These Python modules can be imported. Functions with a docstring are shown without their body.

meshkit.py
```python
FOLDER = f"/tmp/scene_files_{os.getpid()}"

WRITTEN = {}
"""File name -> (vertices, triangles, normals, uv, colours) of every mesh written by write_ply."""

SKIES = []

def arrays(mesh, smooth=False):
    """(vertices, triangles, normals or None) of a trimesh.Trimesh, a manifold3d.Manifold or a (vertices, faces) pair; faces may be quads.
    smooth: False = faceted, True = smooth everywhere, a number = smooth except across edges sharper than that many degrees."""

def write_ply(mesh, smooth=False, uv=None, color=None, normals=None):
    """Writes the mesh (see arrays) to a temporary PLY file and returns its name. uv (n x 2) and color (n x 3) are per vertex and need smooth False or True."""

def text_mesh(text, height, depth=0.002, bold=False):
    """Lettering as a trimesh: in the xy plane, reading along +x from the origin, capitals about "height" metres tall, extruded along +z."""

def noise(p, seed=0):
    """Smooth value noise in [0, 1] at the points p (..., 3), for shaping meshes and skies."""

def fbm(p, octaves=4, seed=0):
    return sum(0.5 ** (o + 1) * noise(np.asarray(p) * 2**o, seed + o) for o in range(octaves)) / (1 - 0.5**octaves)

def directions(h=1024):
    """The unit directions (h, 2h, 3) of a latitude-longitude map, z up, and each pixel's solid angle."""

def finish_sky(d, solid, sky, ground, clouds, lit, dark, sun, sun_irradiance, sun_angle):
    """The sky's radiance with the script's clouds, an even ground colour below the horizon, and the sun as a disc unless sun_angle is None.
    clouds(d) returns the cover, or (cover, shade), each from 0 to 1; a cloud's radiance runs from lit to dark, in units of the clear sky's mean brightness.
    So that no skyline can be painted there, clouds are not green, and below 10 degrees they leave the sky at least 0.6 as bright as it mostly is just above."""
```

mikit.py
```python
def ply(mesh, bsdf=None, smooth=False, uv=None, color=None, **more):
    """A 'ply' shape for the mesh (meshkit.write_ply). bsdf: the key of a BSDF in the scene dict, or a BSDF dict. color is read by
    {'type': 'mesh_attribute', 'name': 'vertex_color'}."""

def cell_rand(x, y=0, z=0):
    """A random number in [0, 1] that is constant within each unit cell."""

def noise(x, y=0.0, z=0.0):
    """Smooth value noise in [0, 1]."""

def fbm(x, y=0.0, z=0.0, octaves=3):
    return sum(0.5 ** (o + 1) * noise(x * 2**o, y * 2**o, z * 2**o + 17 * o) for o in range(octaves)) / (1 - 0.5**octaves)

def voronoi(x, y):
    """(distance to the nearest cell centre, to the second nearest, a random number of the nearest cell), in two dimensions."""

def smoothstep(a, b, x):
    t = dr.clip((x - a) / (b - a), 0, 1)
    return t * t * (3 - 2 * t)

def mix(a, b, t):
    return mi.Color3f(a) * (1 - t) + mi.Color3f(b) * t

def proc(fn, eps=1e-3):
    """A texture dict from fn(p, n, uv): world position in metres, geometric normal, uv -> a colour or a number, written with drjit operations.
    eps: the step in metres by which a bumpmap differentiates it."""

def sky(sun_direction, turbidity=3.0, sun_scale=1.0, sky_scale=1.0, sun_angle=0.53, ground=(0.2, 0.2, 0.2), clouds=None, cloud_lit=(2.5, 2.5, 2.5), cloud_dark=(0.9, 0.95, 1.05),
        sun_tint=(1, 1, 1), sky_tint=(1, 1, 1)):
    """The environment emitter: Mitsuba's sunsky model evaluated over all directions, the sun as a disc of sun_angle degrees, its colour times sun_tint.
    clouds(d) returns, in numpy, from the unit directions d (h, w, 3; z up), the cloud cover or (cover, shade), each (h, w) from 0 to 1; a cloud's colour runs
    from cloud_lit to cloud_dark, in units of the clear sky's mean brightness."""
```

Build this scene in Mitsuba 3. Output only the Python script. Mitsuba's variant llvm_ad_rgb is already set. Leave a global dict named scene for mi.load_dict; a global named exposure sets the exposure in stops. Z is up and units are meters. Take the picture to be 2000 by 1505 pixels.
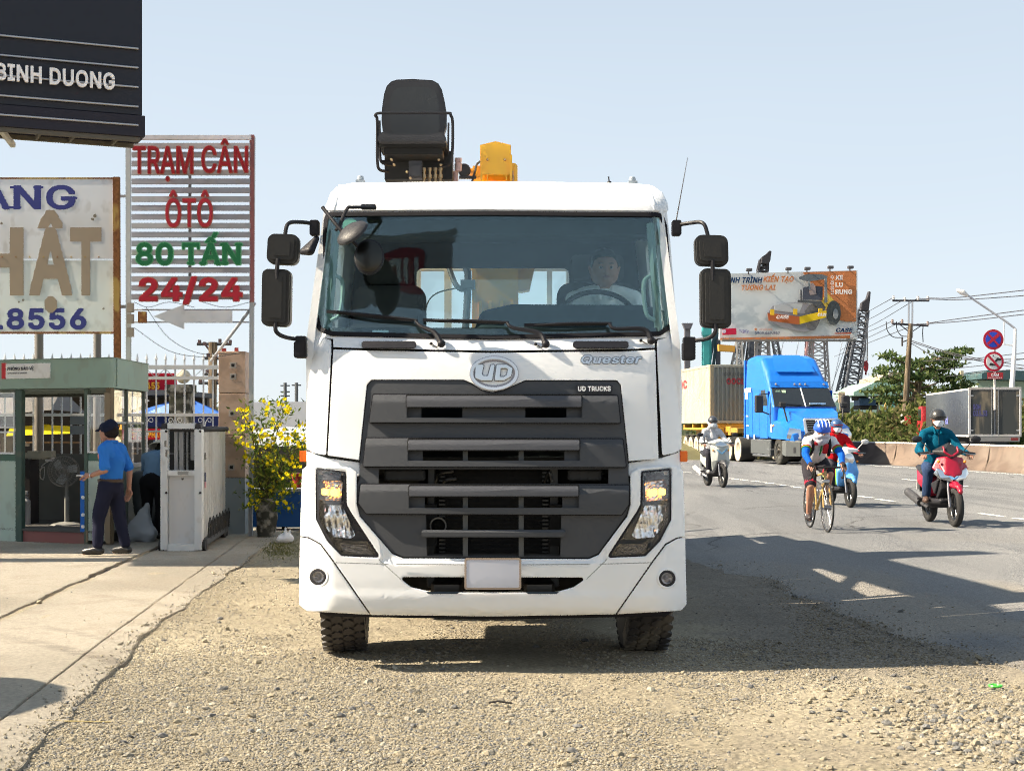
import math, random, glob
import numpy as np, trimesh, mitsuba as mi, drjit as dr, mikit, meshkit
import manifold3d as m3
import shapely
from shapely.geometry import Polygon, LineString, Point
sbox = shapely.box
from shapely import affinity
T = mi.ScalarTransform4f
scene, labels = {}, {}
# ---------------------------------------------------------------- camera, light, exposure
F, HC, HY = 3000.0, 1.55, 835.0          # focal length in photo pixels, lens height, horizon row
scene['camera'] = dict(type='perspective', fov=2 * math.degrees(math.atan(1000 / F)), fov_axis='x', near_clip=0.2, far_clip=5000.0,
                       principal_point_offset_y=-(HY - 752.5) / 1505, to_world=T().look_at(origin=[0, 0, HC], target=[0, 1, HC], up=[0, 0, 1]))
exposure = 2.7
SUN = (-1.2, -0.09, 1.0)
def clouds(d):
    n = meshkit.fbm(d * np.array([1.6, 1.6, 2.5]) + 3, 4, seed=4)
    return np.clip(0.62 + 0.25 * (n - 0.5) - 0.25 * d[..., 2], 0, 1), np.clip(d[..., 2] * 1.1, 0, 1)
scene['sky'] = mikit.sky(SUN, turbidity=4, sun_scale=1.4, sky_scale=0.53, sun_tint=(0.94, 1.0, 1.08), clouds=clouds, cloud_lit=(3.1, 3.3, 3.4), cloud_dark=(2.15, 2.65, 3.0), ground=(0.28, 0.25, 0.21))
# ---------------------------------------------------------------- helpers
rng = np.random.default_rng(7)
TF = [np.eye(4)]
def P(x, y, Y): return np.array([(x - 1000) * Y / F, Y, HC - (y - HY) * Y / F])   # a point at distance Y seen at photo pixel x, y
def G(x, y, z=0.0): Y = (HC - z) * F / (y - HY); return np.array([(x - 1000) * Y / F, Y, z])
used = set()
def newkey(name, parent=None):
    base = parent + '__' + name if parent else name
    k, i = base, 0
    while k in used: i += 1; k = f'{base}_{i:03d}'
    used.add(k); return k
def thing(name, label, cat, group=None):
    k = newkey(name); labels[k] = dict(label=label, category=cat)
    if group: labels[k]['group'] = group
    return k
def cat(ms):
    ms = [m for m in ms if m is not None]
    return ms[0] if len(ms) == 1 else trimesh.util.concatenate([tm(m) for m in ms])
def tm(m):
    if isinstance(m, trimesh.Trimesh): return m
    if hasattr(m, 'to_mesh'):
        q = m.to_mesh(); return trimesh.Trimesh(q.vert_properties[:, :3], q.tri_verts, process=False)
    v, f, _ = meshkit.arrays(m); return trimesh.Trimesh(v, f, process=False)
def put(name, mesh, mat, col=(.5, .5, .5), parent=None, smooth=32, label=None, var=0.0, vs=3.0, kind=None, cat_=None, group=None, vc=None):
    if isinstance(mesh, list): return [put(name, m, mat, col, parent, smooth, label, var, vs, kind, cat_, group, vc) for m in mesh][0]
    """one entry of scene; col goes to the vertex colour (var: how far noise varies it)"""
    k = newkey(name, parent)
    mesh = tm(mesh)
    v, f, n = meshkit.arrays(mesh, smooth)
    v = v @ TF[-1][:3, :3].T + TF[-1][:3, 3]
    if np.linalg.det(TF[-1][:3, :3]) < 0: f = f[:, ::-1]
    c = np.tile(np.asarray(col, float), (len(v), 1)) if vc is None else vc
    if var: c = np.clip(c * (1 + var * (meshkit.fbm(v * vs, 3, seed=len(used)) - .5)[:, None] * 2), 0, 1)
    if vc is None and not var and mat in TINT:
        c8 = tuple(round(round(float(x) / q) * q, 4) for x in col for q in [.004 if x < .1 else .01 if x < .2 else .02]); mk = f"{mat}_{'_'.join('%03d' % round(1000 * x) for x in c8)}"
        if mk not in scene: scene[mk] = recolour(scene[mat], c8)
        scene[k] = mikit.ply((v, f), mk, smooth=n is not None)
    elif mat in TINT: scene[k] = mikit.ply((v, f), mat, smooth=n is not None, color=c)
    else: scene[k] = mikit.ply((v, f), mat, smooth=n is not None)
    if label or kind or cat_:
        L = labels.setdefault(k, {})
        if label: L['label'] = label
        if cat_: L['category'] = cat_
        if kind: L['kind'] = kind
        if group: L['group'] = group
    return k
TINT = {'matte', 'cloth', 'satin', 'plastic', 'paint', 'metal', 'chrome', 'leaf', 'weathered', 'streaked'}
def recolour(d, c): return {k: rgb(*c) if v is VC else recolour(v, c) if isinstance(v, dict) else v for k, v in d.items()}
def loc(fwd, pos):                        # local x = forward, y = left, z = up
    f = np.array([fwd[0], fwd[1], 0.0]); f /= np.linalg.norm(f); l = np.array([-f[1], f[0], 0])
    m = np.eye(4); m[:3, 0], m[:3, 1], m[:3, 2], m[:3, 3] = f, l, [0, 0, 1], pos
    return m
def A(*p): return np.array(p, float)
def box(c, s, r=0.0, rot=None):
    h = np.asarray(s, float) / 2; r = min(r, h.min() * .98)
    if r <= 0: m = trimesh.creation.box(extents=s)
    else:
        q = [[sx * (h[0] - (r if k != 0 else 0)), sy * (h[1] - (r if k != 1 else 0)), sz * (h[2] - (r if k != 2 else 0))] for k in range(3) for sx in (-1, 1) for sy in (-1, 1) for sz in (-1, 1)]
        m = trimesh.Trimesh(q).convex_hull
    if rot is not None: m.apply_transform(rot)
    m.apply_translation(c); return m
def rotm(axis, deg): return trimesh.transformations.rotation_matrix(math.radians(deg), axis)
def span(x0, x1, y0, y1, z0, z1, r=0.0): return box(((x0 + x1) / 2, (y0 + y1) / 2, (z0 + z1) / 2), (x1 - x0, y1 - y0, z1 - z0), r)
def frame_of(d):
    d = d / np.linalg.norm(d); a = np.cross(d, [0, 0, 1] if abs(d[2]) < .95 else [1, 0, 0]); a /= np.linalg.norm(a); return d, a, np.cross(a, d)
def bar(p, q, w, h, r=0.0, up=None):      # a box from p to q, w wide sideways, h high
    p, q = np.asarray(p, float), np.asarray(q, float); L = np.linalg.norm(q - p); d, a, b = frame_of(q - p)
    if up is not None:
        a = np.cross(d, up); a /= np.linalg.norm(a); b = np.cross(a, d)
    m = box((0, 0, 0), (w, h, L), r); M = np.eye(4); M[:3, 0], M[:3, 1], M[:3, 2], M[:3, 3] = a, b, d, (p + q) / 2
    if np.linalg.det(M[:3, :3]) < 0: M[:3, 0] *= -1
    m.apply_transform(M); return m
def tube(pts, r, n=8, cap=True, closed=False):
    p = np.asarray(pts, float); N = len(p); rr = np.broadcast_to(r, (N,))
    t = np.gradient(p, axis=0) if not closed else np.roll(p, -1, 0) - np.roll(p, 1, 0)
    t /= np.linalg.norm(t, axis=1, keepdims=True) + 1e-12
    _, a, _ = frame_of(t[0]); v = []
    ang = np.arange(n) * 2 * np.pi / n
    for i in range(N):
        a = a - t[i] * (a @ t[i]); a /= np.linalg.norm(a); b = np.cross(t[i], a)
        v.append(p[i] + rr[i] * (np.cos(ang)[:, None] * a + np.sin(ang)[:, None] * b))
    v = np.vstack(v); f = []
    for i in range(N if closed else N - 1):
        i2 = (i + 1) % N
        for j in range(n):
            k = (j + 1) % n; f += [[i * n + j, i * n + k, i2 * n + k], [i * n + j, i2 * n + k, i2 * n + j]]
    if cap and not closed:
        v = np.vstack([v, p[:1], p[-1:]]); c0, c1 = N * n, N * n + 1
        for j in range(n): k = (j + 1) % n; f += [[c0, k, j], [c1, (N - 1) * n + j, (N - 1) * n + k]]
    return trimesh.Trimesh(v, f, process=False)
def bez(pts, n=16):                       # smooth curve through the points
    p = np.asarray(pts, float); q = np.vstack([2 * p[0] - p[1], p, 2 * p[-1] - p[-2]]); out = []
    for i in range(len(p) - 1):
        for s in np.linspace(0, 1, max(2, n // (len(p) - 1) + 1))[:-1]:
            a, b, c, d = q[i:i + 4]; out.append(.5 * (2 * b + (c - a) * s + (2 * a - 5 * b + 4 * c - d) * s * s + (3 * b - a - 3 * c + d) * s ** 3))
    return np.array(out + [p[-1]])
def lathe(prof, n=24, c=(0, 0, 0), axis='z'):
    m = trimesh.creation.revolve(np.asarray(prof, float), sections=n)
    if axis == 'y': m.apply_transform(rotm([1, 0, 0], 90))
    if axis == 'x': m.apply_transform(rotm([0, 1, 0], 90))
    m.apply_translation(c); return m
def cyl(p, q, r, n=16): return tube([p, q], r, n)
def ball(c, r, sub=2, sc=(1, 1, 1)):
    m = trimesh.creation.icosphere(sub, 1.0); m.apply_scale(np.asarray(sc, float) * r); m.apply_translation(c); return m
def torus(R, r, c=(0, 0, 0), axis='y', n=40, k=10, sq=1.0):
    a = np.linspace(0, 2 * np.pi, k, endpoint=False); co, si = np.cos(a), np.sin(a)
    w = np.sign(si) * np.abs(si) ** sq * r; ring = np.stack([R + np.sign(co) * np.abs(co) ** sq * r, w], 1)
    b = np.linspace(0, 2 * np.pi, n, endpoint=False)
    v = np.stack([ring[None, :, 0] * np.cos(b)[:, None], np.broadcast_to(ring[None, :, 1], (n, k)), ring[None, :, 0] * np.sin(b)[:, None]], -1).reshape(-1, 3)
    i, j = np.meshgrid(np.arange(n), np.arange(k), indexing='ij'); q = np.stack([i * k + j, i * k + (j + 1) % k, (i + 1) % n * k + (j + 1) % k, (i + 1) % n * k + j], -1).reshape(-1, 4)
    m = trimesh.Trimesh(v, np.vstack([q[:, [0, 1, 2]], q[:, [0, 2, 3]]]), process=False)
    if axis == 'x': m.apply_transform(rotm([0, 0, 1], 90))
    if axis == 'z': m.apply_transform(rotm([1, 0, 0], 90))
    m.apply_translation(c); return m
def rpoly(pts, r=0.0, q=6):
    p = Polygon(pts).buffer(0)
    if r: p = p.buffer(-r, quad_segs=q).buffer(2 * r, quad_segs=q).buffer(-r, quad_segs=q)
    return p
def polys(g): return [x for x in getattr(g, 'geoms', [g]) if x.area > 1e-12]
def cs(g):
    rings = []
    for p in polys(g):
        p = shapely.geometry.polygon.orient(p); rings += [np.array(p.exterior.coords)[:-1]] + [np.array(h.coords)[:-1] for h in p.interiors]
    return m3.CrossSection(rings, m3.FillRule.EvenOdd)
def slab(g, t, bev=0.0):                  # the polygon extruded from z = 0 to t, the upper edge rounded
    if not bev: return m3.Manifold.extrude(cs(g), t)
    out = [m3.Manifold.extrude(cs(g), t - bev)]
    for k in (1, 2, 3):
        a = k * math.pi / 6; gi = g.buffer(-bev * (1 - math.cos(a)), quad_segs=4)
        if gi.area > 0: out.append(m3.Manifold.extrude(cs(gi), t - bev + bev * math.sin(a)))
    return m3.Manifold.batch_boolean(out, m3.OpType.Add)
def ext(g, t, O, ux=(1, 0, 0), uz=(0, 0, 1), bev=0.0):   # drawn in the plane ux, uz through O, thickened towards ux x uz
    m = tm(slab(g, t, bev)); ux, uz = A(*ux), A(*uz); n = np.cross(ux, uz)
    m.vertices = np.asarray(O) + m.vertices[:, :1] * ux + m.vertices[:, 1:2] * uz + m.vertices[:, 2:] * n; return m
_FONT = {}
def font():
    if not _FONT:
        from PIL import ImageFont
        _FONT[0] = ImageFont.truetype(glob.glob('/opt/blender-*/*/datafiles/fonts/Inter.woff2')[0], 96)
    return _FONT[0]
def glyph(ch, bold=2):
    from PIL import Image, ImageDraw
    if (ch, bold) in _FONT: return _FONT[ch, bold]
    if bold:
        _FONT[ch, bold] = glyph(ch, 0).buffer(bold / 70, join_style=2, mitre_limit=2.5); return _FONT[ch, bold]
    f = font(); x0, y0, x1, y1 = f.getbbox(ch, anchor='ls', stroke_width=bold)
    im = Image.new('L', (int(x1 - x0) + 8, int(y1 - y0) + 8)); ImageDraw.Draw(im).text((4 - x0, 4 - y0), ch, 255, f, anchor='ls', stroke_width=bold)
    on = np.pad(np.asarray(im) > 127, ((0, 0), (1, 1))).astype(np.int8); r, s = np.nonzero(np.diff(on, axis=1) == 1); e = np.nonzero(np.diff(on, axis=1) == -1)[1]
    g = shapely.union_all(sbox(s, -r - 1, e, -r)).buffer(.6).buffer(-.6).simplify(.7)
    g = affinity.translate(g, x0 - 4, 4 - y0); _FONT[ch, bold] = g = affinity.scale(g, 1 / 70, 1 / 70, origin=(0, 0)); return g
def serif(ch, g):                          # slab serifs on the stems of a capital
    a, b, c, d = g.bounds; w, t = .16, .09; S = []
    feet = {'A': [(a + .1, 0), (c - .1, 0)], 'N': [(a + .09, 0), (a + .05, 1), (c - .09, 1)], 'T': [((a + c) / 2, 0)], 'G': [(c - .1, .42)], '1': [((a + c) / 2 + .08, 0)], 'H': [(a + .1, 0), (c - .1, 0), (a + .1, 1), (c - .1, 1)]}
    for x, k in feet.get(ch[0] if ch not in 'ẤẬÂ' else 'A', []): S.append(sbox(x - w, min(k, 1 - t), x + w, min(k, 1 - t) + t))
    if ch == 'T': S += [sbox(a, .74, a + t, 1), sbox(c - t, .74, c, 1)]
    return shapely.union_all([g] + S)
def text(s, h, bold=2, width=None, shear=0.0, ser=False, gap=0.0):
    f = font(); out, x = [], 0.0
    for ch in s:
        if ch != ' ':
            g = glyph(ch, bold)
            if ser: g = serif(ch, g)
            out.append((ch, affinity.translate(g, x, 0)))
        x += f.getlength(ch) / 70 + bold * .018 + gap
    a = min(g.bounds[0] for _, g in out); c = max(g.bounds[2] for _, g in out)
    sx = h if width is None else width / (c - a)
    return [(ch, affinity.affine_transform(g, [sx, shear * h, 0, h, -a * sx, 0])) for ch, g in out]
def sk(bones, res=.03, it=6, seg=14):      # one skin over bones (p, r, q, s)
    parts = []
    for p, r, q, s in bones:
        a, b = m3.Manifold.sphere(r, seg).translate([float(t) for t in p]), m3.Manifold.sphere(s, seg).translate([float(t) for t in q])
        parts.append(m3.Manifold.batch_hull([a, b]))
    m = m3.Manifold.batch_boolean(parts, m3.OpType.Add)
    m = tm(m.refine_to_length(res)); m.merge_vertices()
    if it: trimesh.smoothing.filter_taubin(m, lamb=.5, nu=.52, iterations=it)
    return m
def blob(groups, res=.03, it=6, seg=12):   # union of hulls, each of a list of spheres (x, y, z, r)
    parts = [m3.Manifold.batch_hull([m3.Manifold.sphere(s[3], seg).translate([float(t) for t in s[:3]]) for s in g]) for g in groups]
    m = tm(m3.Manifold.batch_boolean(parts, m3.OpType.Add).refine_to_length(res)); m.merge_vertices()
    if it: trimesh.smoothing.filter_taubin(m, lamb=.5, nu=.52, iterations=it)
    return m
def crumple(m, amp=.006, sc=9.0, seed=1):
    m = m.copy(); m.merge_vertices(); n = m.vertex_normals
    m.vertices = m.vertices + n * (meshkit.fbm(np.asarray(m.vertices) * sc * A(1, 1, .6), 3, seed) - .5)[:, None] * 2 * amp; return m
def rock(seed, sq=.6):
    r = np.random.default_rng(seed); m = trimesh.creation.icosahedron(); m.vertices *= (.75 + .5 * r.random((len(m.vertices), 1))); m.vertices *= A(1, .8, sq); return m
# ---------------------------------------------------------------- materials; 'vertex_color' carries each piece's own colour
VC = {'type': 'mesh_attribute', 'name': 'vertex_color'}
def two(b): return {'type': 'twosided', 'bsdf': b}
def prin(col=VC, **k): return {'type': 'principled', 'base_color': col, **k}
def rgb(*c): return {'type': 'rgb', 'value': list(c)}
N, FB, SS, MX = mikit.noise, mikit.fbm, mikit.smoothstep, mikit.mix
scene['matte'] = two(prin(roughness=.85, specular=.25))
scene['cloth'] = two(prin(roughness=.9, specular=.12, sheen=.08))
scene['satin'] = two(prin(roughness=.5, specular=.3))
scene['plastic'] = two(prin(roughness=.38, specular=.5))
scene['paint'] = two(prin(roughness=.35, specular=.5, clearcoat=.6, clearcoat_gloss=.93))
scene['metal'] = two(prin(roughness=.35, metallic=1.0))
scene['chrome'] = two(prin(roughness=.08, metallic=1.0))
scene['leaf'] = {'type': 'principledthin', 'base_color': VC, 'roughness': .55, 'diff_trans': .7, 'spec_trans': 0.0}
scene['glass'] = {'type': 'thindielectric', 'int_ior': 1.5}
scene['windscreen'] = {'type': 'thindielectric', 'int_ior': 1.74, 'specular_transmittance': rgb(.66, .84, .86), 'specular_reflectance': rgb(.72, .95, 1.0)}
scene['smoked'] = two(prin(rgb(.02, .025, .03), roughness=.06, specular=.7))
def f_weather(p, n, uv):
    s = FB(p.x * 1.3 + 9, p.y * 1.3, p.z * .7, 4); d = FB(p.x * 9, p.y * 9, p.z * 5 + 3, 3)
    return dr.clip(SS(.5, .8, s) * .28 + SS(.58, .78, d) * .2, 0, .6)
scene['weathered'] = two({'type': 'blendbsdf', 'weight': mikit.proc(f_weather), 'a': prin(roughness=.55, specular=.35), 'b': prin(rgb(.22, .18, .13), roughness=.9, specular=.1)})
def f_streak(p, n, uv):
    s = FB(p.x * 6 + p.y * 6, p.z * .7, 3, 4); d = FB(p.x * 2.2, p.z * 2.2 + p.y, 8, 3)
    return dr.clip(SS(.52, .78, s) * .4 + SS(.6, .8, d) * .25, 0, .6)
scene['streaked'] = two({'type': 'blendbsdf', 'weight': mikit.proc(f_streak), 'a': prin(roughness=.5, specular=.35), 'b': prin(rgb(.3, .25, .18), roughness=.9, specular=.1)})
def f_rust(p, n, uv):
    a = FB(p.x * 5, p.y * 5, p.z * 2.2, 4); b = N(p.x * 40, p.y * 40, p.z * 30)
    return MX(MX([.12, .05, .025], [.26, .12, .05], b), [.36, .24, .08], SS(.5, .6, a))
scene['rust'] = two(prin(mikit.proc(f_rust), roughness=.9, specular=.1))
def f_gravel(p, n, uv):
    big = FB(p.x * .7, p.y * .7, 1, 4); mid = FB(p.x * 5, p.y * 5, 2, 3); fine = N(p.x * 70, p.y * 70, 5)
    c = MX([.215, .188, .138], [.275, .243, .18], SS(.3, .7, big))
    c = MX(c, [.2, .175, .135], SS(.5, .75, mid) * .6)
    dark = SS(.9, 2.0, p.x + .5 * (mid - .5)) * SS(8.9, 10.6, p.y + .8 * (big - .5)) * SS(60, 30, p.y)   # darker, browner ground to the right, beyond the truck front
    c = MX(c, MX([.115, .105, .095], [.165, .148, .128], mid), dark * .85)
    return c * (.72 + .5 * fine)
def b_gravel(p, n, uv): return .012 * N(p.x * 28, p.y * 28, 3) + .006 * N(p.x * 75, p.y * 75, 8)
scene['gravel_soil'] = two({'type': 'bumpmap', 'arbitrary': mikit.proc(b_gravel, .003), 'scale': 1.0, 'bsdf': prin(mikit.proc(f_gravel), roughness=.95, specular=.1)})
def f_asphalt(p, n, uv):
    big = FB(p.x * .35, p.y * .12, 1, 4); spk = N(p.x * 95, p.y * 95, 2); str_ = FB(p.x * 3.0, p.y * .25, 7, 3)
    c = MX([.125, .128, .132], [.155, .156, .157], SS(.35, .65, big)); c = MX(c, [.098, .10, .104], SS(.52, .7, str_) * .55)
    v1, v2, _ = mikit.voronoi(p.x * .33 + .25 * FB(p.x, p.y, 3, 3), p.y * .16 + .2 * FB(p.y, p.x, 9, 3)); crack = SS(.022, .006, v2 - v1) * SS(.5, .6, FB(p.x * .3, p.y * .2, 11, 2))
    c = MX(c, [.05, .05, .05], crack * .75)
    dust = SS(.45, .7, FB(p.x * .9, p.y * .5, 4, 3)) * SS(24, 8, p.y) * .55
    return MX(c, [.22, .19, .145], dust) * (.74 + .52 * spk)
def b_asphalt(p, n, uv): return .004 * N(p.x * 80, p.y * 80, 3)
scene['asphalt'] = two({'type': 'bumpmap', 'arbitrary': mikit.proc(b_asphalt, .003), 'scale': 1.0, 'bsdf': prin(mikit.proc(f_asphalt), roughness=.82, specular=.25)})
def f_concrete(p, n, uv):
    big = FB(p.x * .6, p.y * .6, 1, 4); mid = FB(p.x * 4, p.y * 4, 2, 4); fine = N(p.x * 60, p.y * 60, 5)
    c = MX([.20, .182, .15], [.26, .237, .198], SS(.3, .7, big)); c = MX(c, [.21, .185, .15], SS(.52, .72, mid) * .55)
    def track(x0, y0, m, k, w):             # curved tyre marks of a turning vehicle
        e = p.x - x0; d = dr.abs(p.y - y0 - m * e - k * e * e); return SS(w, w * .3, d) * SS(.2, .5, N(p.x * 6, p.y * 25, 3)) * SS(-1.9, -.2, e) * SS(.35, .0, e)
    t = track(-2.55, 10.0, -1.25, -.12, .17) + track(-2.6, 10.75, -1.2, -.1, .13) * .7 + track(-2.75, 13.0, -1.05, 0, .16) * .55 + track(-2.6, 13.9, -1.0, 0, .12) * .35
    c = MX(c, [.09, .078, .066], dr.clip(t, 0, 1) * .5)
    return c * (.85 + .3 * fine)
def b_concrete(p, n, uv): return .003 * N(p.x * 45, p.y * 45, 3) + .006 * FB(p.x * 5, p.y * 5, 2, 3)
scene['concrete'] = two({'type': 'bumpmap', 'arbitrary': mikit.proc(b_concrete, .004), 'scale': 1.0, 'bsdf': prin(mikit.proc(f_concrete), roughness=.9, specular=.15)})
def f_barrier(p, n, uv):
    a = FB(p.x * .8 + p.y * .8, p.z * 1.5, 1, 4); s = FB(p.x * 5 + p.y * 2, p.z * .8, 4, 3)
    c = MX([.145, .11, .09], [.21, .17, .14], SS(.35, .65, a)); c = MX(c, [.26, .2, .16], SS(.5, .7, s) * .5); return c
scene['barrier_concrete'] = two(prin(mikit.proc(f_barrier), roughness=.9, specular=.1))
def f_tile(p, n, uv):
    a = FB(p.x * 6, p.y * 6, p.z * 6, 4); return MX([.36, .245, .175], [.47, .335, .25], SS(.3, .7, a))
scene['tile'] = two(prin(mikit.proc(f_tile), roughness=.45, specular=.4))
def f_mossy(p, n, uv):
    a = FB(p.x * 9, p.y * 9, p.z * 9, 4); b = FB(p.x * 4, p.y * 4, p.z * 4 + 7, 3)
    return MX(MX([.05, .05, .042], [.26, .25, .22], SS(.4, .66, a)), [.1, .1, .06], SS(.5, .7, b) * .6)
scene['old_stone'] = two(prin(mikit.proc(f_mossy), roughness=.95, specular=.1))
def f_pole(p, n, uv):
    a = FB(p.x * 20, p.y * 20, p.z * 1.2, 3); return MX([.10, .075, .052], [.22, .175, .125], SS(.35, .65, a))
scene['pole_wood'] = two(prin(mikit.proc(f_pole), roughness=.9, specular=.1))
scene['lamp_amber'] = two(prin(rgb(.9, .3, .05), roughness=.3))
# ---------------------------------------------------------------- ground, road, driveway
EDGE = np.array([[5.6, 5.0], [4.2, 7.6], [3.4, 9.1], [2.95, 10.1], [2.75, 11.6], [2.6, 12.9], [2.45, 15.5], [2.05, 18.3], [1.5, 25], [.5, 40], [-3, 70], [-10, 120], [-60, 400]])
def edge_x(y): return np.interp(y, EDGE[:, 1], EDGE[:, 0])
def sstep(a, b, x): t = np.clip((x - a) / (b - a), 0, 1); return t * t * (3 - 2 * t)
def gz(x, y):
    x, y = np.asarray(x, float), np.asarray(y, float); d = x - edge_x(y)
    rough = (meshkit.fbm(np.stack([x * .8, y * .8, x * 0], -1), 3, 3) - .5) * .05 * sstep(1.0, -.6, d)
    return .12 * sstep(-.1, 2.2, d) + rough * sstep(60, 20, y)
def grid(xs, ys, zf):
    X, Y = np.meshgrid(xs, ys); n = len(xs)
    v = np.stack([X, Y, zf(X, Y)], -1).reshape(-1, 3); i, j = np.meshgrid(np.arange(len(ys) - 1), np.arange(n - 1), indexing='ij')
    a = i * n + j; return v, np.stack([a, a + 1, a + n + 1, a + n], -1).reshape(-1, 4)
xs = np.concatenate([[-2500, -800, -300, -120, -60, -30], np.arange(-14, 12, .2), [14, 18, 25, 35, 60, 120, 300, 800, 2500]])
ys = np.concatenate([[-400, -120, -40, -15, 0, 3], np.arange(5, 24, .2), np.arange(24, 60, 1.5), [65, 80, 100, 140, 200, 400, 900, 2500]])
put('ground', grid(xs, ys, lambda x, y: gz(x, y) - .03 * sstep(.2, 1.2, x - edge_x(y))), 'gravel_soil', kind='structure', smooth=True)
# asphalt: rows along y, columns from the ragged edge outwards
ry = np.concatenate([np.arange(-10, 6, 1.0), np.arange(6, 26, .06), np.arange(26, 70, 1.0), [75, 90, 120, 160, 240, 400]]); cc = np.concatenate([np.linspace(0, 3, 16), [4, 6, 9, 13, 20, 32, 60]])
ex = edge_x(ry) + (meshkit.fbm(np.stack([ry * 1.4, ry * 0, ry * 0], -1), 5, 9) - .5) * .55
RX = ex[:, None] + cc[None]; RY = np.broadcast_to(ry[:, None], RX.shape); n = len(cc)
i, j = np.meshgrid(np.arange(len(ry) - 1), np.arange(n - 1), indexing='ij'); a = i * n + j
put('road', (np.stack([RX, RY, gz(RX, RY) + .012 - .03 * (cc[None] < .01)], -1).reshape(-1, 3), np.stack([a, a + 1, a + n + 1, a + n], -1).reshape(-1, 4)), 'asphalt', kind='structure', smooth=True)
ROADZ = .132
def strip(pts, w, parent, name):           # a painted line on the road through ground points
    p = np.asarray(pts); t = np.gradient(p, axis=0); t /= np.linalg.norm(t, axis=1, keepdims=True); s = np.stack([t[:, 1], -t[:, 0]], 1) * w / 2
    v = np.vstack([p + s, p - s]); z = gz(v[:, 0], v[:, 1]) + .017; k = len(p); i = np.arange(k - 1)
    put(name, (np.column_stack([v, z]), np.stack([i, i + 1, i + k + 1, i + k], 1)), 'matte', (.5, .5, .48), parent, smooth=False)
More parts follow.
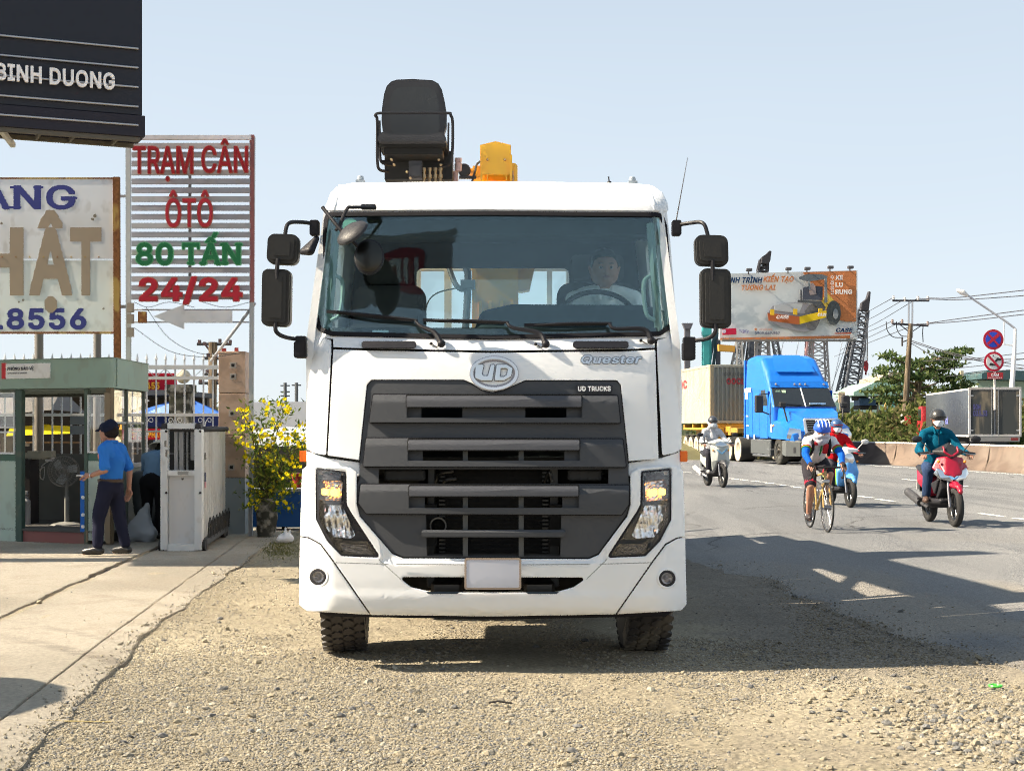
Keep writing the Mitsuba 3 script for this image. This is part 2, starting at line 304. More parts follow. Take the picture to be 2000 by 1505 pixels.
for (x0, y0, x1, y1) in [(1328, 921, 1350, 923), (1362, 926.5, 1384, 929), (1398, 931, 1418, 933.5), (1427, 934, 1440, 936), (1443, 936, 1461, 938), (1466, 938.5, 1487, 941), (1492, 942, 1512, 944.5), (1520, 946, 1535, 948), (1544, 949.5, 1566, 952.5), (1590, 956, 1625, 961), (1674, 968.5, 1704, 972), (1713, 974.5, 1747, 979), (1790, 985, 1830, 990.5), (1915, 1002.5, 1960, 1008.5), (1979, 1011, 2030, 1018), (1762, 935, 1788, 938), (1860, 946, 1890, 950)]:
    a, b = G(x0, y0, ROADZ)[:2], G(x1, y1, ROADZ)[:2]; strip(np.linspace(a, b, 3), .13, 'road', 'lane_dash')
strip(np.array([G(x, y, ROADZ)[:2] for x, y in [(1560, 899.5), (1640, 904.5), (1700, 908.5), (1800, 914.5), (1900, 920.5), (2000, 927), (2150, 938)]]), .14, 'road', 'edge_line')
# driveway of three concrete slabs, cracked joints between them
def jag(pts, amp, seed, step=.12):
    L = LineString(pts); n = max(2, int(L.length / step)); q = np.array([L.interpolate(t, normalized=True).coords[0] for t in np.linspace(0, 1, n)])
    o = (meshkit.fbm(np.column_stack([q * 2.3, q[:, 0] * 0]), 4, seed) - .5) * 2 * amp; t = np.gradient(q, axis=0); t /= np.linalg.norm(t, axis=1, keepdims=True)
    return q + np.stack([-t[:, 1], t[:, 0]], 1) * o[:, None]
SLZ = .02
g2 = lambda x, y: G(x, y, SLZ)[:2]
rim = jag([g2(-60, 1600), g2(60, 1480), g2(250, 1270), g2(400, 1150), g2(490, 1090), g2(545, 1046)], .07, 5)
j1 = jag([g2(-60, 1450), g2(200, 1250), g2(300, 1178), g2(432, 1084), g2(470, 1056), g2(500, 1040)], .008, 6, .08)
j2 = jag([g2(-340, 1345), g2(0, 1207), g2(120, 1150), g2(230, 1102), g2(306, 1070), g2(345, 1052), g2(380, 1040)], .05, 7, .06)
far = G(300, 1030, SLZ)[1]; bk = lambda q: [(q[-1][0] + .3, far + 1.5)]
pv = newkey('pavement'); labels[pv] = dict(kind='structure')
for m_, pts in enumerate([list(rim) + bk(rim) + bk(j1) + list(j1[::-1] + [.006, 0]), list(j1 - [.006, 0]) + bk(j1) + bk(j2) + list(j2[::-1] + [.045, 0]), list(j2 - [.02, 0]) + bk(j2) + [(-13, far + 1.5), (-13, 5)]]):
    put('slab', ext(Polygon(pts).buffer(0), .2, (0, 0, SLZ - .2 - .004 * m_ + (.0 if m_ < 2 else .012)), (1, 0, 0), (0, 1, 0), .012), 'concrete', parent=pv, smooth=False)
put('joint_filler', ext(LineString(j2 + [.012, 0]).buffer(.07), .1, (0, 0, SLZ - .125), (1, 0, 0), (0, 1, 0)), 'matte', (.045, .04, .036), pv, smooth=False)
# loose stones
def scatter(n, fn, smin, smax, seed, power=2.2):
    r = np.random.default_rng(seed); pos = fn(r, n); n = len(pos); s = smin + (smax - smin) * r.random(n) ** power
    base = [rock(q, .45 + .3 * ((q * 37) % 10) / 10) for q in range(6)]; V, Fc, C = [], [], []; kind = r.integers(0, 6, n); at = 0
    ang = r.random(n) * 6.283; tilt = (r.random(n) - .5) * .9; tone = r.random(n)
    for k in range(6):
        ii = np.nonzero(kind == k)[0]; bv, bf = base[k].vertices, base[k].faces; c, s_ = np.cos(ang[ii]), np.sin(ang[ii]); ct, st = np.cos(tilt[ii]), np.sin(tilt[ii])
        x = bv[None, :, 0] * ct[:, None] - bv[None, :, 2] * st[:, None]; z = bv[None, :, 0] * st[:, None] + bv[None, :, 2] * ct[:, None]; y = np.broadcast_to(bv[None, :, 1], x.shape)
        v = np.stack([x * c[:, None] - y * s_[:, None], x * s_[:, None] + y * c[:, None], z + .25], -1) * (s[ii] / 2)[:, None, None] + pos[ii][:, None]
        V.append(v.reshape(-1, 3)); Fc.append((bf[None] + (np.arange(len(ii)) * len(bv))[:, None, None]).reshape(-1, 3) + at); at += len(ii) * len(bv)
        t = tone[ii][:, None]; col = np.where(t < .45, A(.27, .235, .17), np.where(t < .76, A(.24, .22, .18), np.where(t < .92, A(.15, .148, .143), A(.36, .33, .26)))) * (.8 + .4 * r.random((len(ii), 1)))
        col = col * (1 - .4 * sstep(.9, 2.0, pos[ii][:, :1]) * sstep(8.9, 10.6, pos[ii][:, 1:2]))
        C.append(np.repeat(col, len(bv), 0))
    return (np.vstack(V), np.vstack(Fc)), np.vstack(C)
slabs = shapely.union_all([Polygon(list(rim) + [(-13, far), (-13, 4)]).buffer(0)])
shapely.prepare(slabs)
def near(r, n):
    Y = 1 / (1 / 6.3 + r.random(n * 3) * (1 / 18 - 1 / 6.3)); X = (r.random(n * 3) - .5) * Y * .72
    dens = np.clip(meshkit.fbm(np.stack([X * 1.1, Y * .5, X * 0], -1), 4, 21) * 4.2 - 1.75, .03, 1)
    inside = shapely.contains_xy(slabs, X, Y); de = shapely.distance(slabs.exterior, shapely.points(X, Y))
    dens = np.where(inside, np.where(de < .3, .5 * np.exp(-de / .07), .002), np.maximum(dens, .9 * np.exp(-de / .5)))
    d = X - edge_x(Y); dens = np.where(d > .1, .35 * np.exp(-(d - .1) / .35) * (1 + 1.5 * (Y < 9)), dens)
    k = r.random(n * 3) < dens; X, Y = X[k][:n], Y[k][:n]
    return np.stack([X, Y, np.where(shapely.contains_xy(slabs, X, Y), SLZ + .004, gz(X, Y) + np.where(X > edge_x(Y), .01, 0))], -1)
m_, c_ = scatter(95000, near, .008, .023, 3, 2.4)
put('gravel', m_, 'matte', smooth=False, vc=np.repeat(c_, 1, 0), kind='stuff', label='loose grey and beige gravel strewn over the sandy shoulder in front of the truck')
m_, c_ = scatter(1300, near, .024, .065, 4, 3.2)
from_corner = lambda r, n: (lambda X, Y: np.stack([X, Y, gz(X, Y)], -1))(2.45 + .42 * r.normal(size=n), 7.9 + .55 * r.normal(size=n))
m2, c2 = scatter(1500, from_corner, .012, .06, 14, 2.4)
put('gravel_heap', m2, 'matte', smooth=False, vc=c2, kind='stuff', label='coarse gravel heaped in the near right corner')
put('rubble', m_, 'matte', smooth=False, vc=c_, kind='stuff', label='coarser loose stones lying among the gravel')
put('green_ring', torus(.035, .008, (2.87, 9.12, .02), 'z', 20, 6), 'plastic', (.08, .5, .06), smooth=50, cat_='ring', label='small bright green plastic ring on the gravel')
put('twig', tube([(-.13, 8.6, .012), (-.08, 8.61, .02), (0, 8.6, .01)], .006, 5), 'matte', (.04, .035, .03), smooth=50, cat_='twig', label='dark twig lying on the gravel before the truck')
put('straw', tube([(-2.55, 8.05, .015), (-2.3, 8.02, .02), (-2.1, 8.04, .012)], .004, 5), 'matte', (.45, .36, .18), smooth=50, cat_='straw', label='pale straw lying on the gravel by the driveway')
# ---------------------------------------------------------------- the white crane truck
Y0 = 9.75; S0 = Y0 / F; XC = -38 * S0
WHITE, GREY, BLACK, YEL = (.75, .775, .80), (.054, .060, .069), (.012, .013, .016), (.85, .43, .02)
def R(x, y): return ((x - 1000) * S0, HC - (y - HY) * S0)
_pz = np.array([.2, .34, .40, .6, 1.0, 1.5, 2.03, 2.10, 2.925, 2.96, 3.00, 3.04, 3.08, 3.105, 3.13]); _py = np.array([9.82, 9.74, 9.68, 9.65, 9.65, 9.70, 9.79, 9.85, 10.09, 10.105, 10.14, 10.20, 10.32, 10.50, 10.8])
from scipy.interpolate import PchipInterpolator
_pf = PchipInterpolator(_pz, _py)
def D(X, Z):
    u = X - XC; k = np.maximum(0, np.abs(u) - 1.0)
    return _pf(np.clip(Z, .2, 3.13)) + .11 * (u / 1.2) ** 2 + 5.0 * k ** 2
def warp(m, off, t, extra=None):
    m = tm(m); v = np.asarray(m.vertices); X, Z, z = v[:, 0], v[:, 1], v[:, 2]
    Y = D(X, Z) - off + (t - z)
    if extra is not None: Y = Y + extra(X, Z)
    k = Y / Y0; m.vertices = np.stack([X * k, Y, HC + (Z - HC) * k], 1); return m
def panel(pts, off=0.0, t=.03, bev=.006, res=.06, r=0.0, holes=(), extra=None, sheet=False):
    res = min(res, .045); g = pts if hasattr(pts, 'area') else Polygon([R(*p) for p in pts]).buffer(0)
    r *= S0
    if r: g = g.buffer(-r).buffer(2 * r).buffer(-r)
    for h in holes: g = g.difference(h)
    m = slab(g, t, bev).refine_to_length(res)
    if sheet:
        q = tm(m); q.update_faces(np.all(q.vertices[q.faces][:, :, 2] > t - 1e-6, axis=1)); q.remove_unreferenced_vertices(); m = q
    return warp(m, off, t, extra)
def RP(pts, r=0.0): g = Polygon([R(*p) for p in pts]).buffer(0); r *= S0; return g.buffer(-r).buffer(2 * r).buffer(-r) if r else g
def rect(x0, y0, x1, y1, r=0.0): return RP([(x0, y0), (x1, y0), (x1, y1), (x0, y1)], r)
def mir(pts, c=962.5): return [(2 * c - x, y + .3) for x, y in pts]
def pp(pts, Y, t, bev=0.0, r=0.0):          # outline seen at distance Y, t deep towards the camera
    g = rpoly([((x - 1000) * Y / F, HC - (y - HY) * Y / F) for x, y in pts], r * Y / F); return ext(g, t, (0, Y, 0), bev=bev)
def pr(x0, y0, x1, y1, Y, t, bev=0.0, r=0.0): return pp([(x0, y0), (x1, y0), (x1, y1), (x0, y1)], Y, t, bev, r)
def taper(pts, r0, r1, n=8, k=14): b = bez(pts, k); return tube(b, np.linspace(r0, r1, len(b)), n)
def pt(pts, r, n=8, k=24): return tube(bez([P(*p) for p in pts], k), r, n)
tk = thing('crane_truck', 'white crane truck parked facing the camera with its amber lamps lit', 'truck')
Q = lambda name, m, mat='paint', c=WHITE, smooth=32, par=None, label=None, **k: put(name, m, mat, c, par or tk, smooth, label, **k)
grille = RP([(726, 743), (905, 743), (922, 750), (940, 762), (962, 767), (985, 762), (1012, 750), (1026, 744), (1204, 744), (1211, 752), (1226, 895), (1228, 940), (1231, 948), (1230, 984), (1224, 1005), (1168, 1080), (1150, 1088), (788, 1087), (766, 1078), (703, 1006), (697, 985), (697, 947), (702, 935), (703, 896), (718, 752)], 2)
shield_out = RP([(637, 414), (962, 412), (1294, 415), (1303, 440), (1311, 540), (1318, 605), (1313, 640), (1290, 656), (962, 663), (646, 656), (620, 645), (612, 612), (620, 540), (632, 430)], 14)
shield_in = shield_out.buffer(-9 * S0)
hl = RP([(618, 914), (675, 920), (676, 985), (684, 1000), (741, 1087), (668, 1084), (640, 1055), (619, 1014)], 3); hr = RP(mir([(618, 914), (675, 920), (676, 985), (684, 1000), (741, 1087), (668, 1084), (640, 1055), (619, 1014)], 964), 3)
intake = RP([(778, 1126), (1148, 1127), (1120, 1146), (1085, 1156), (845, 1156), (803, 1146)], 4)
fogs = [Point(R(621, 1126)).buffer(16 * S0), Point(R(1303, 1129)).buffer(16 * S0)]
# front skin
hood = RP([(651, 682), (700, 684), (962, 689), (1224, 686), (1280, 683), (1286, 896), (1228, 900), (700, 898), (640, 889)], 3)
Q('hood_flap', panel(hood, holes=[grille.buffer(1.5 * S0)]))
Q('cowl', panel([(650, 657), (962, 666), (1278, 658), (1279, 679), (1224, 682), (962, 685), (700, 680), (651, 678)], -.004))
upper = RP([(640, 402), (1301, 403), (1309, 470), (1319, 600), (1322, 655), (1282, 662), (962, 668), (648, 662), (604, 655), (610, 590), (628, 470)])
Q('pillar_frame', panel(upper, -.012, holes=[shield_out.buffer(-2 * S0)]))
Q('roof_panel', panel(RP([(637, 412), (962, 410), (1306, 413), (1304, 396), (1294, 376), (1275, 363), (1240, 358), (962, 354), (690, 357), (664, 362), (649, 374), (639, 396)], 4), .004, .03, .006, .03))
for s in (0, 1):
    f = (lambda q: mir(q, 965)) if s else (lambda q: q)
    Q('corner_panel', panel(RP(f([(605, 652), (647, 664), (647, 690), (637, 889), (612, 884), (599, 876), (598, 760), (600, 700)]), 4), -.003, res=.03))
    Q('lower_step', panel(RP(f([(598, 880), (640, 894), (703, 903), (703, 930), (600, 925)]), 3), -.045))
    Q('roof_seam', panel(RP(f([(662, 360), (667, 360), (652, 410), (647, 410)]), 1), .012, .012, .002, .02))
bump = RP([(590, 917), (600, 909), (640, 907), (685, 913), (697, 922), (697, 985), (703, 1008), (766, 1081), (788, 1090), (1150, 1091), (1169, 1083), (1225, 1008), (1231, 985), (1231, 925), (1245, 914), (1290, 910), (1325, 911), (1334, 919), (1337, 1000), (1341, 1180), (1330, 1192), (1200, 1199), (962, 1203), (725, 1200), (600, 1193), (584, 1180), (586, 1050)], 5)
seams = [LineString([R(*p) for p in q]).buffer(1.3 * S0) for q in ([(580, 1046), (604, 1050), (626, 1062), (650, 1094), (728, 1206)], mir([(580, 1046), (604, 1050), (626, 1062), (650, 1094), (728, 1206)], 963))]
lip = lambda X, Z: .014 * np.clip((Z - (HC - (1098 - HY) * S0)) / .01, 0, 1) * (np.abs(X - XC) < .71) - .012 * np.clip((HC - (1150 - HY) * S0 - Z) / .05, 0, 1)
bp = shapely.difference(bump, shapely.union_all([hl.buffer(1.5 * S0), hr.buffer(1.5 * S0), intake] + fogs + seams))
for i_, g in enumerate(sorted(polys(bp), key=lambda g: g.centroid.x)): Q('bumper_panel', panel(g, .012, .035, .012, .03, extra=lip))
for g, nm in ((fogs[0], 0), (fogs[1], 1)):
    rg = lambda a, b: g.centroid.buffer(a * S0).difference(g.centroid.buffer(b * S0))
    fg = Q('fog_lamp', panel(rg(15.5, 11), .012, .05, .004, .02), 'satin', BLACK)
    Q('reflector', panel(g.centroid.buffer(12.3 * S0), -.03, .01, 0, .012, extra=lambda X, Z, c=g.centroid: .02 * np.cos(np.hypot(X - c.x, Z - c.y) * 90)), 'chrome', (.28, .29, .31), 25, fg)
    Q('lens', panel(g.centroid.buffer(12.2 * S0), .008, .01, 0, .02, sheet=True), 'glass', par=fg)
    Q('rim', panel(rg(21, 16), .018, .02, .008, .02))
Q('backing', panel(RP([(604, 640), (1322, 640), (1330, 900), (1334, 1185), (590, 1185), (598, 900)]), -.055, .02, 0, .08, holes=[grille.buffer(-6 * S0), intake, hl, hr]), 'matte', (.03, .03, .03))
Q('underside_lip', panel([(612, 1190), (725, 1199), (962, 1202), (1200, 1198), (1318, 1190), (1300, 1203), (962, 1209), (640, 1203)], -.03, .05, 0), 'matte', BLACK)
Q('windscreen_seal', panel(shield_out.difference(shield_in), .006, .02, .006, .04), 'matte', BLACK)
Q('windscreen', panel(shield_in.buffer(3 * S0), -.006, .01, 0, .06, sheet=True), 'windscreen', smooth=True)
Q('inspection_sticker', panel(Point(R(684, 441)).buffer(15 * S0), -.012, .003, 0, .05), 'matte', (.25, .42, .3))
Q('dash_label', panel(rect(727, 645, 759, 653, 2), -.012, .003, 0, .05), 'matte', (.6, .7, .7))
# grille
holes = [rect(823, 796, 903, 815), rect(1026, 796, 1106, 815), rect(826, 879, 1102, 899), rect(740, 916, 1188, 944), rect(830, 968, 1098, 991), RP([(832, 1004), (1096, 1006), (1094, 1086), (834, 1085)])]
def chamf(y, dy, dep): zt = HC - (y - HY) * S0; return lambda X, Z: dep * np.clip((Z - (zt - dy * S0)) / (dy * S0), 0, 1)
gr = Q('grille', panel(grille, -.012, .03, .005, .05, holes=holes), 'satin', GREY)
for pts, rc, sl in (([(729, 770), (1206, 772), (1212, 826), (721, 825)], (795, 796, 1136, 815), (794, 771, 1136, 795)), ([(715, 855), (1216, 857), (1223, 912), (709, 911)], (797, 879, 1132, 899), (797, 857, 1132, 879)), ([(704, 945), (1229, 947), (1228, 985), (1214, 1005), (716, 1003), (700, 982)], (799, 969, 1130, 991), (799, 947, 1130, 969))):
    Q('bar_gap', panel(RP(pts, 3).buffer(1.6 * S0).difference(RP(pts, 3).buffer(-.5 * S0)), .0, .02, 0), 'matte', (.012, .012, .014), 22, gr); Q('bar_gap', panel(rect(*sl, 3).buffer(1.5 * S0).difference(rect(*sl, 3).buffer(-.5 * S0)), .037, .01, 0), 'matte', (.016, .016, .018), 22, gr)  # dark rings round bars and slats: seams, with gap shade painted in
    Q('grille_bar', panel(RP(pts, 3), .032, .05, .007, .02, holes=[rect(*rc)], extra=chamf(pts[0][1], 13, .03)), 'satin', GREY, 22, gr)
    Q('grille_slat', panel(rect(*sl, 3), .052, .05, .007, .018, extra=chamf(sl[1], 9, .02)), 'satin', (.068, .074, .083), 22, gr)
for x in (904, 1013):
    for y0, y1 in ((879, 899), (968, 991), (1004, 1087)): Q('mullion', panel(rect(x, y0, x + 10, y1), -.016, .05, .004, .05), 'satin', (.085, .087, .09), 25, gr)
Q('lower_bar', panel(rect(823, 1034, 1105, 1049, 6), .03, .05, .01, .02, extra=chamf(1034, 5, .012)), 'satin', GREY, 25, gr)
Q('radiator', cat([span(-.62, .38, 10.18, 10.3, .5, 1.6)] + [span(-.6, .36, 10.165, 10.18, z, z + .008) for z in np.arange(.55, 1.55, .028)]), 'matte', (.03, .03, .032), False)
Q('radiator_tank', [cat([span(-.56, -.50, 10.08, 10.17, .5, 1.35, .01)] + [span(-.48, -.44, 10.1, 10.16, z, z + .012) for z in np.arange(.52, 1.3, .026)]), cat([span(.24, .31, 10.08, 10.17, .5, 1.35, .01)] + [span(.2, .24, 10.1, 10.16, z, z + .012) for z in np.arange(.52, 1.3, .026)])], 'metal', (.07, .07, .07), 25)
Q('horn', lathe([(.005, 0), (.03, .02), (.045, .1), (.055, .1), (.03, -.02), (.03, -.06), (.005, -.06)], 24, (-.475, 9.98, .92), 'y'), 'metal', (.12, .12, .12), 40)
Q('hose', [tube(bez([(-.5, 10.1, 1.1), (-.48, 10.0, 1.24), (-.38, 9.98, 1.27)]), .014), tube(bez([(-.46, 10.1, 1.1), (-.44, 10.0, 1.2), (-.36, 9.98, 1.22)]), .012), tube(bez([(.2, 10.1, 1.15), (.24, 9.98, 1.26), (.26, 9.98, 1.2)]), .01)], 'metal', (.2, .2, .2), 40)
for x0, x1 in ((-.82, -.56), (.36, .58)):
    Q('hinge_bracket', cat([span(x0, x1, 9.86, 9.95, 1.21, 1.28, .01)] + [cyl((x, 9.84, z), (x, 9.88, z), .009, 8) for x in np.linspace(x0 + .03, x1 - .03, 4) for z in (1.225, 1.26)]), 'satin', (.06, .06, .06), 30)
for s in (-1, 1): Q('tow_bracket', span(XC + s * .3 - .1, XC + s * .3 + .1, 9.9, 10.1, .45, .56, .02), 'metal', (.12, .11, .1), 25)
for x in (832, 1026): Q('bumper_slot', panel([(x, 1155), (x + 66, 1155), (x + 61, 1159), (x + 5, 1159)], .0265, .01, 0, .05), 'matte', (.03, .05, .07))
for q in ([(655, 1098), (757, 1101)], [(1172, 1101), (1272, 1098)], [(775, 1101), (905, 1102)], [(1021, 1102), (1152, 1101)], [(740, 1092), (782, 1130)], [(1185, 1092), (1146, 1130)]): Q('crease', panel(LineString([R(*p) for p in q]).buffer(.8 * S0), .0135 + (.014 if abs(q[0][1] - 1101) < 2 and 770 < q[0][0] < 1100 else 0), .004, 0), 'satin', (.3, .31, .33))
pl = Q('number_plate', panel(rect(909, 1091, 1016, 1149, 4), .05, .012, .003, .05), 'satin', (.54, .57, .63))
Q('plate_rim', panel(rect(907, 1089, 1018, 1151, 5).difference(rect(911, 1093, 1014, 1147, 3)), .053, .014, .003, .05), 'satin', (.38, .3, .24), 25, pl)
# headlights
for s, g in ((0, hl), (1, hr)):
    f = (lambda q: mir(q, 964)) if s else (lambda q: q)
    h = Q('headlight', panel(g, -.075, .02, 0, .04), 'satin', (.025, .025, .027))
    Q('housing_rim', panel(g.difference(g.buffer(-4.5 * S0)), .004, .07, .004, .04), 'satin', BLACK, 25, h)
    Q('hood_cap', panel(RP(f([(632, 921), (666, 924), (668, 939), (629, 936)]), 2), -.03, .04, .004, .03), 'satin', (.05, .05, .055), 25, h)
    Q('indicator_reflector', panel(RP(f([(624, 936), (669, 939), (667, 978), (625, 976)]), 2), -.05, .02, 0, .012, extra=lambda X, Z: .008 * np.sin(X * 260) * np.sin(Z * 260)), 'chrome', (.75, .72, .68), 20, h)
    k = Q('indicator_bulb', cat([panel(RP(f([(628, 953), (642, 954), (642, 967), (628, 966)]), 4), -.03, .014, .006, .01), panel(RP(f([(645, 954), (664, 956), (663, 970), (645, 968)]), 5), -.03, .014, .006, .01)]), 'lamp_amber', smooth=30, par=h, label='lit amber indicator bulb')
    scene[k]['emitter'] = {'type': 'area', 'radiance': rgb(1.5, .5, .06)}
    Q('divider', panel(RP(f([(624, 977), (676, 979), (677, 985), (625, 983)])), -.03, .03, .003, .03), 'satin', BLACK, 25, h)
    Q('main_reflector', panel(RP(f([(628, 985), (668, 986), (676, 1003), (694, 1045), (686, 1051), (650, 1048), (637, 1030), (626, 1006)]), 2), -.055, .02, 0, .008, extra=lambda X, Z: .005 * np.sin(X * 170 + Z * 25) + .009 * np.sin(Z * 42 + 1) + .006 * np.floor(np.sin(X * 38 - Z * 20) * 1.5)), 'chrome', (.86, .88, .9), 15, h)
    c0 = P(*f([(655, 1008)])[0], 9.98)
    Q('bulb_shield', lathe([(.004, -.02), (.02, -.02), (.026, 0), (.026, .05), (.004, .05)], 20, c0, 'y'), 'chrome', (.7, .7, .7), 30, h)
    Q('running_lamp', panel(RP(f([(662, 1060), (716, 1064), (731, 1084), (672, 1081)]), 2), -.03, .03, .004, .015, extra=lambda X, Z: .004 * np.sin(Z * 500)), 'satin', (.05, .05, .055), 20, h)
    Q('lens', panel(g.buffer(-2 * S0), .004, .008, 0, .05, sheet=True), 'glass', smooth=True, par=h)
# badges
em = RP([(965 + 47 * math.cos(a), 729 + 33 * math.sin(a)) for a in np.linspace(0, 6.283, 60)[:-1]])
eb = Q('emblem', panel(em.difference(em.buffer(-6 * S0)), .03, .02, .008, .012), 'chrome', (.84, .81, .77), 40, label='chrome oval ring with the two letters')
Q('emblem_edge', panel(em.buffer(1.2 * S0).difference(em.buffer(-10 * S0)), .012, .014, 0, .03), 'satin', (.32, .33, .35), 40, eb)
Q('emblem_disc', panel(em.buffer(-3 * S0), .008, .02, 0, .03), 'paint', WHITE, 40, eb)
for q in ([(929, 712), (945, 712), (941, 730), (944, 734), (953, 734), (959, 712), (966, 712), (961, 743), (940, 743), (928, 738)], [(966, 743), (970, 712), (990, 712), (1001, 719), (998, 735), (984, 743)]):
    g = RP(q, 2); g = g.difference(RP([(978, 719), (989, 719), (992, 722), (990, 732), (984, 736), (976, 736)], 1)) if q[0][0] == 966 else g
    Q('letter_shadow', panel(g.buffer(1.6 * S0), .014, .01, 0, .02), 'satin', (.16, .17, .19), 40, eb)
    Q('emblem_letter', panel(g, .034, .026, .008, .012), 'chrome', (.82, .79, .75), 40, eb)
def badge(name, s, x0, x1, yb, hpx, off, mat, c, shear=0.0, bold=2, par=None, bev=.003):
    for ch, g in text(s, hpx, bold, x1 - x0, shear):
        g = affinity.affine_transform(g, [S0, 0, 0, S0, *R(x0, yb)]); k = Q(name, panel(g, off, .012, bev, .03), mat, c, 30, par)
        if mat == 'chrome': Q('outline', panel(g.buffer(1.1 * S0), off - .008, .004, 0, .03), 'satin', (.12, .13, .15), 30, k if par is None else par)
badge('model_letter', 'Quester', 1133, 1250, 709, 15, .012, 'chrome', (.78, .78, .78), .3, 3)
bg_ = Q('maker_badge', panel(rect(1126, 751, 1196, 767, 2), .006, .012, .002, .05), 'plastic', (.01, .01, .012), 30, gr)
badge('badge_letter', 'UD TRUCKS', 1129, 1193, 763, 8.5, .012, 'satin', (.85, .85, .85), 0, 4, tk, 0)
# handles, wipers, lamps, mirrors
for x0, x1 in ((706, 813), (1119, 1228)):
    Q('grab_handle', cat([panel(rect(x0, 666, x1, 680, 6), .05, .03, .008, .02), panel(rect(x0 + 3, 668, x0 + 16, 680, 3), .03, .05, .004, .03), panel(rect(x1 - 16, 668, x1 - 3, 680, 3), .03, .05, .004, .03)]), 'satin', BLACK)
for w, (px, py, ax, ay, bx0, by0, bx1, by1) in enumerate([(862, 671, 812, 628, 638, 608, 806, 625), (1066, 672, 990, 630, 826, 625, 985, 630), (1272, 665, 1190, 632, 1024, 635, 1186, 632)]):
    yy = lambda x, y: D(*R(x, y))
    q = lambda x, y, o: P(x, y, yy(x, y) - o)
    wp = Q('wiper', cat([ball(q(px, py, .05), .026, 2, (1, .9, 1)), taper([q(px, py, .055), q(px - 14, py - 22, .06), q(ax + 12, ay + 10, .05), q(ax, ay, .045)], .019, .010, 8)]), 'satin', BLACK)
    Q('wiper_blade', cat([bar(q(bx0, by0, .015), q(bx1, by1, .02), .012, .022), tube(bez([q(bx0 + 20, by0 + .5, .03), q((bx0 + bx1) / 2, (by0 + by1) / 2 - 2, .05), q(bx1, by1 - 1, .04), q(ax, ay, .045)]), .009, 6)]), 'satin', BLACK, par=wp)
    Q('washer_nozzle', cat([ball(q(px - 20, py, .02), .011, 1), tube([q(px - 20, py, .02), q(px - 10, py + 6, .02), q(px, py + 4, .03)], .004, 5)]), 'satin', BLACK, par=wp)
for x, y, r in ((704, 356, 8), (1235, 358, 8)):
    Q('marker_lamp', cat([pr(x - 8, y - 3, x + 9, y + 5, 10.6, .05, .005, 1), lathe([(0, .03), (.018, .028), (.024, .015), (.025, -.01), (0, -.01)], 16, P(x, y - 4, 10.58))]), 'plastic', (.28, .32, .37), 40)
Q('stub_antenna', cat([lathe([(0, .02), (.012, .016), (.02, 0), (0, 0)], 12, P(1190, 359, 10.6)), cyl(P(1190, 358, 10.6), P(1188.5, 345, 10.6), .005, 6)]), 'satin', BLACK)
Q('whip_antenna', tube([P(1319, 440, 10.1), P(1331, 374, 10.15), P(1343, 308, 10.2)], [.005, .0035, .002], 6), 'satin', BLACK)
def mirror(x0, y0, x1, y1, Y, r, lean=0.0):
    m = pp([(x0 + lean, y0), (x1 + lean, y0 + 2), (x1, y1), (x0, y1 - 3)], Y, .13, .05, r); return m
for nm, q in (('mirror_housing', (524, 459, 585, 520, 9.95, 14, 3)), ('mirror_housing', (514, 527, 570, 640, 9.95, 12, 2)), ('mirror_housing', (1356, 461, 1420, 523, 9.95, 14, -2)), ('mirror_housing', (1366, 526, 1425, 643, 9.95, 12, -1))):
    mk = Q(nm, mirror(*q), 'satin', (.03, .031, .034)); x0, y0, x1, y1, Y = q[:5]; Q('mirror_glass', pr(x0 + 5, y0 + 6, x1 - 5, y1 - 6, Y + .006, .004, 0, 8), 'chrome', (.7, .7, .7), par=mk)
Q('mirror_arm', pt([(619, 438, 10.1), (588, 434, 10.05), (563, 437, 9.95), (556, 462, 9.93)], .013), 'satin', BLACK, 40)
Q('mirror_arm', cat([pt([(543, 505, 9.83), (541, 528, 9.83), (541, 545, 9.83)], .014), pt([(538, 628, 9.84), (540, 648, 9.84), (560, 659, 9.88), (600, 664, 10.0)], .014), pr(578, 668, 602, 700, 10.02, .12, .02, 4), pr(580, 657, 600, 670, 10.0, .08, .01, 3)]), 'satin', BLACK, 40)
Q('mirror_arm', pt([(1318, 441, 10.1), (1345, 436, 10.05), (1373, 436, 9.95), (1384, 464, 9.93)], .013), 'satin', BLACK, 40)
Q('mirror_arm', cat([pt([(1392, 508, 9.83), (1392, 530, 9.83), (1392, 548, 9.83)], .014), pt([(1397, 630, 9.84), (1396, 650, 9.84), (1378, 662, 9.88), (1335, 666, 10.0)], .014), pr(1331, 669, 1355, 704, 10.02, .12, .02, 4), pr(1333, 659, 1356, 672, 10.0, .08, .01, 3)]), 'satin', BLACK, 40)
for x in (616, 1320): Q('mirror_bracket', pr(x - 9, 432, x + 9, 462, 10.15, .08, .015, 4), 'satin', BLACK)
Q('kerb_mirror', blob([[(*P(590, 492, 10.1), .02), (*P(618, 466, 10.1), .02), (*P(606, 490, 10.05), .03)]], .02), 'satin', BLACK)
fm = Q('front_mirror_arm', cat([pt([(733, 405, 10.02), (690, 405, 9.86), (678, 408, 9.84), (664, 438, 9.8), (656, 450, 9.78)], .011), pt([(630, 405, 9.8), (668, 452, 9.72), (700, 482, 9.72)], .013), pr(706, 401, 735, 410, 10.06, .05, .006, 2)]), 'satin', BLACK, 40)
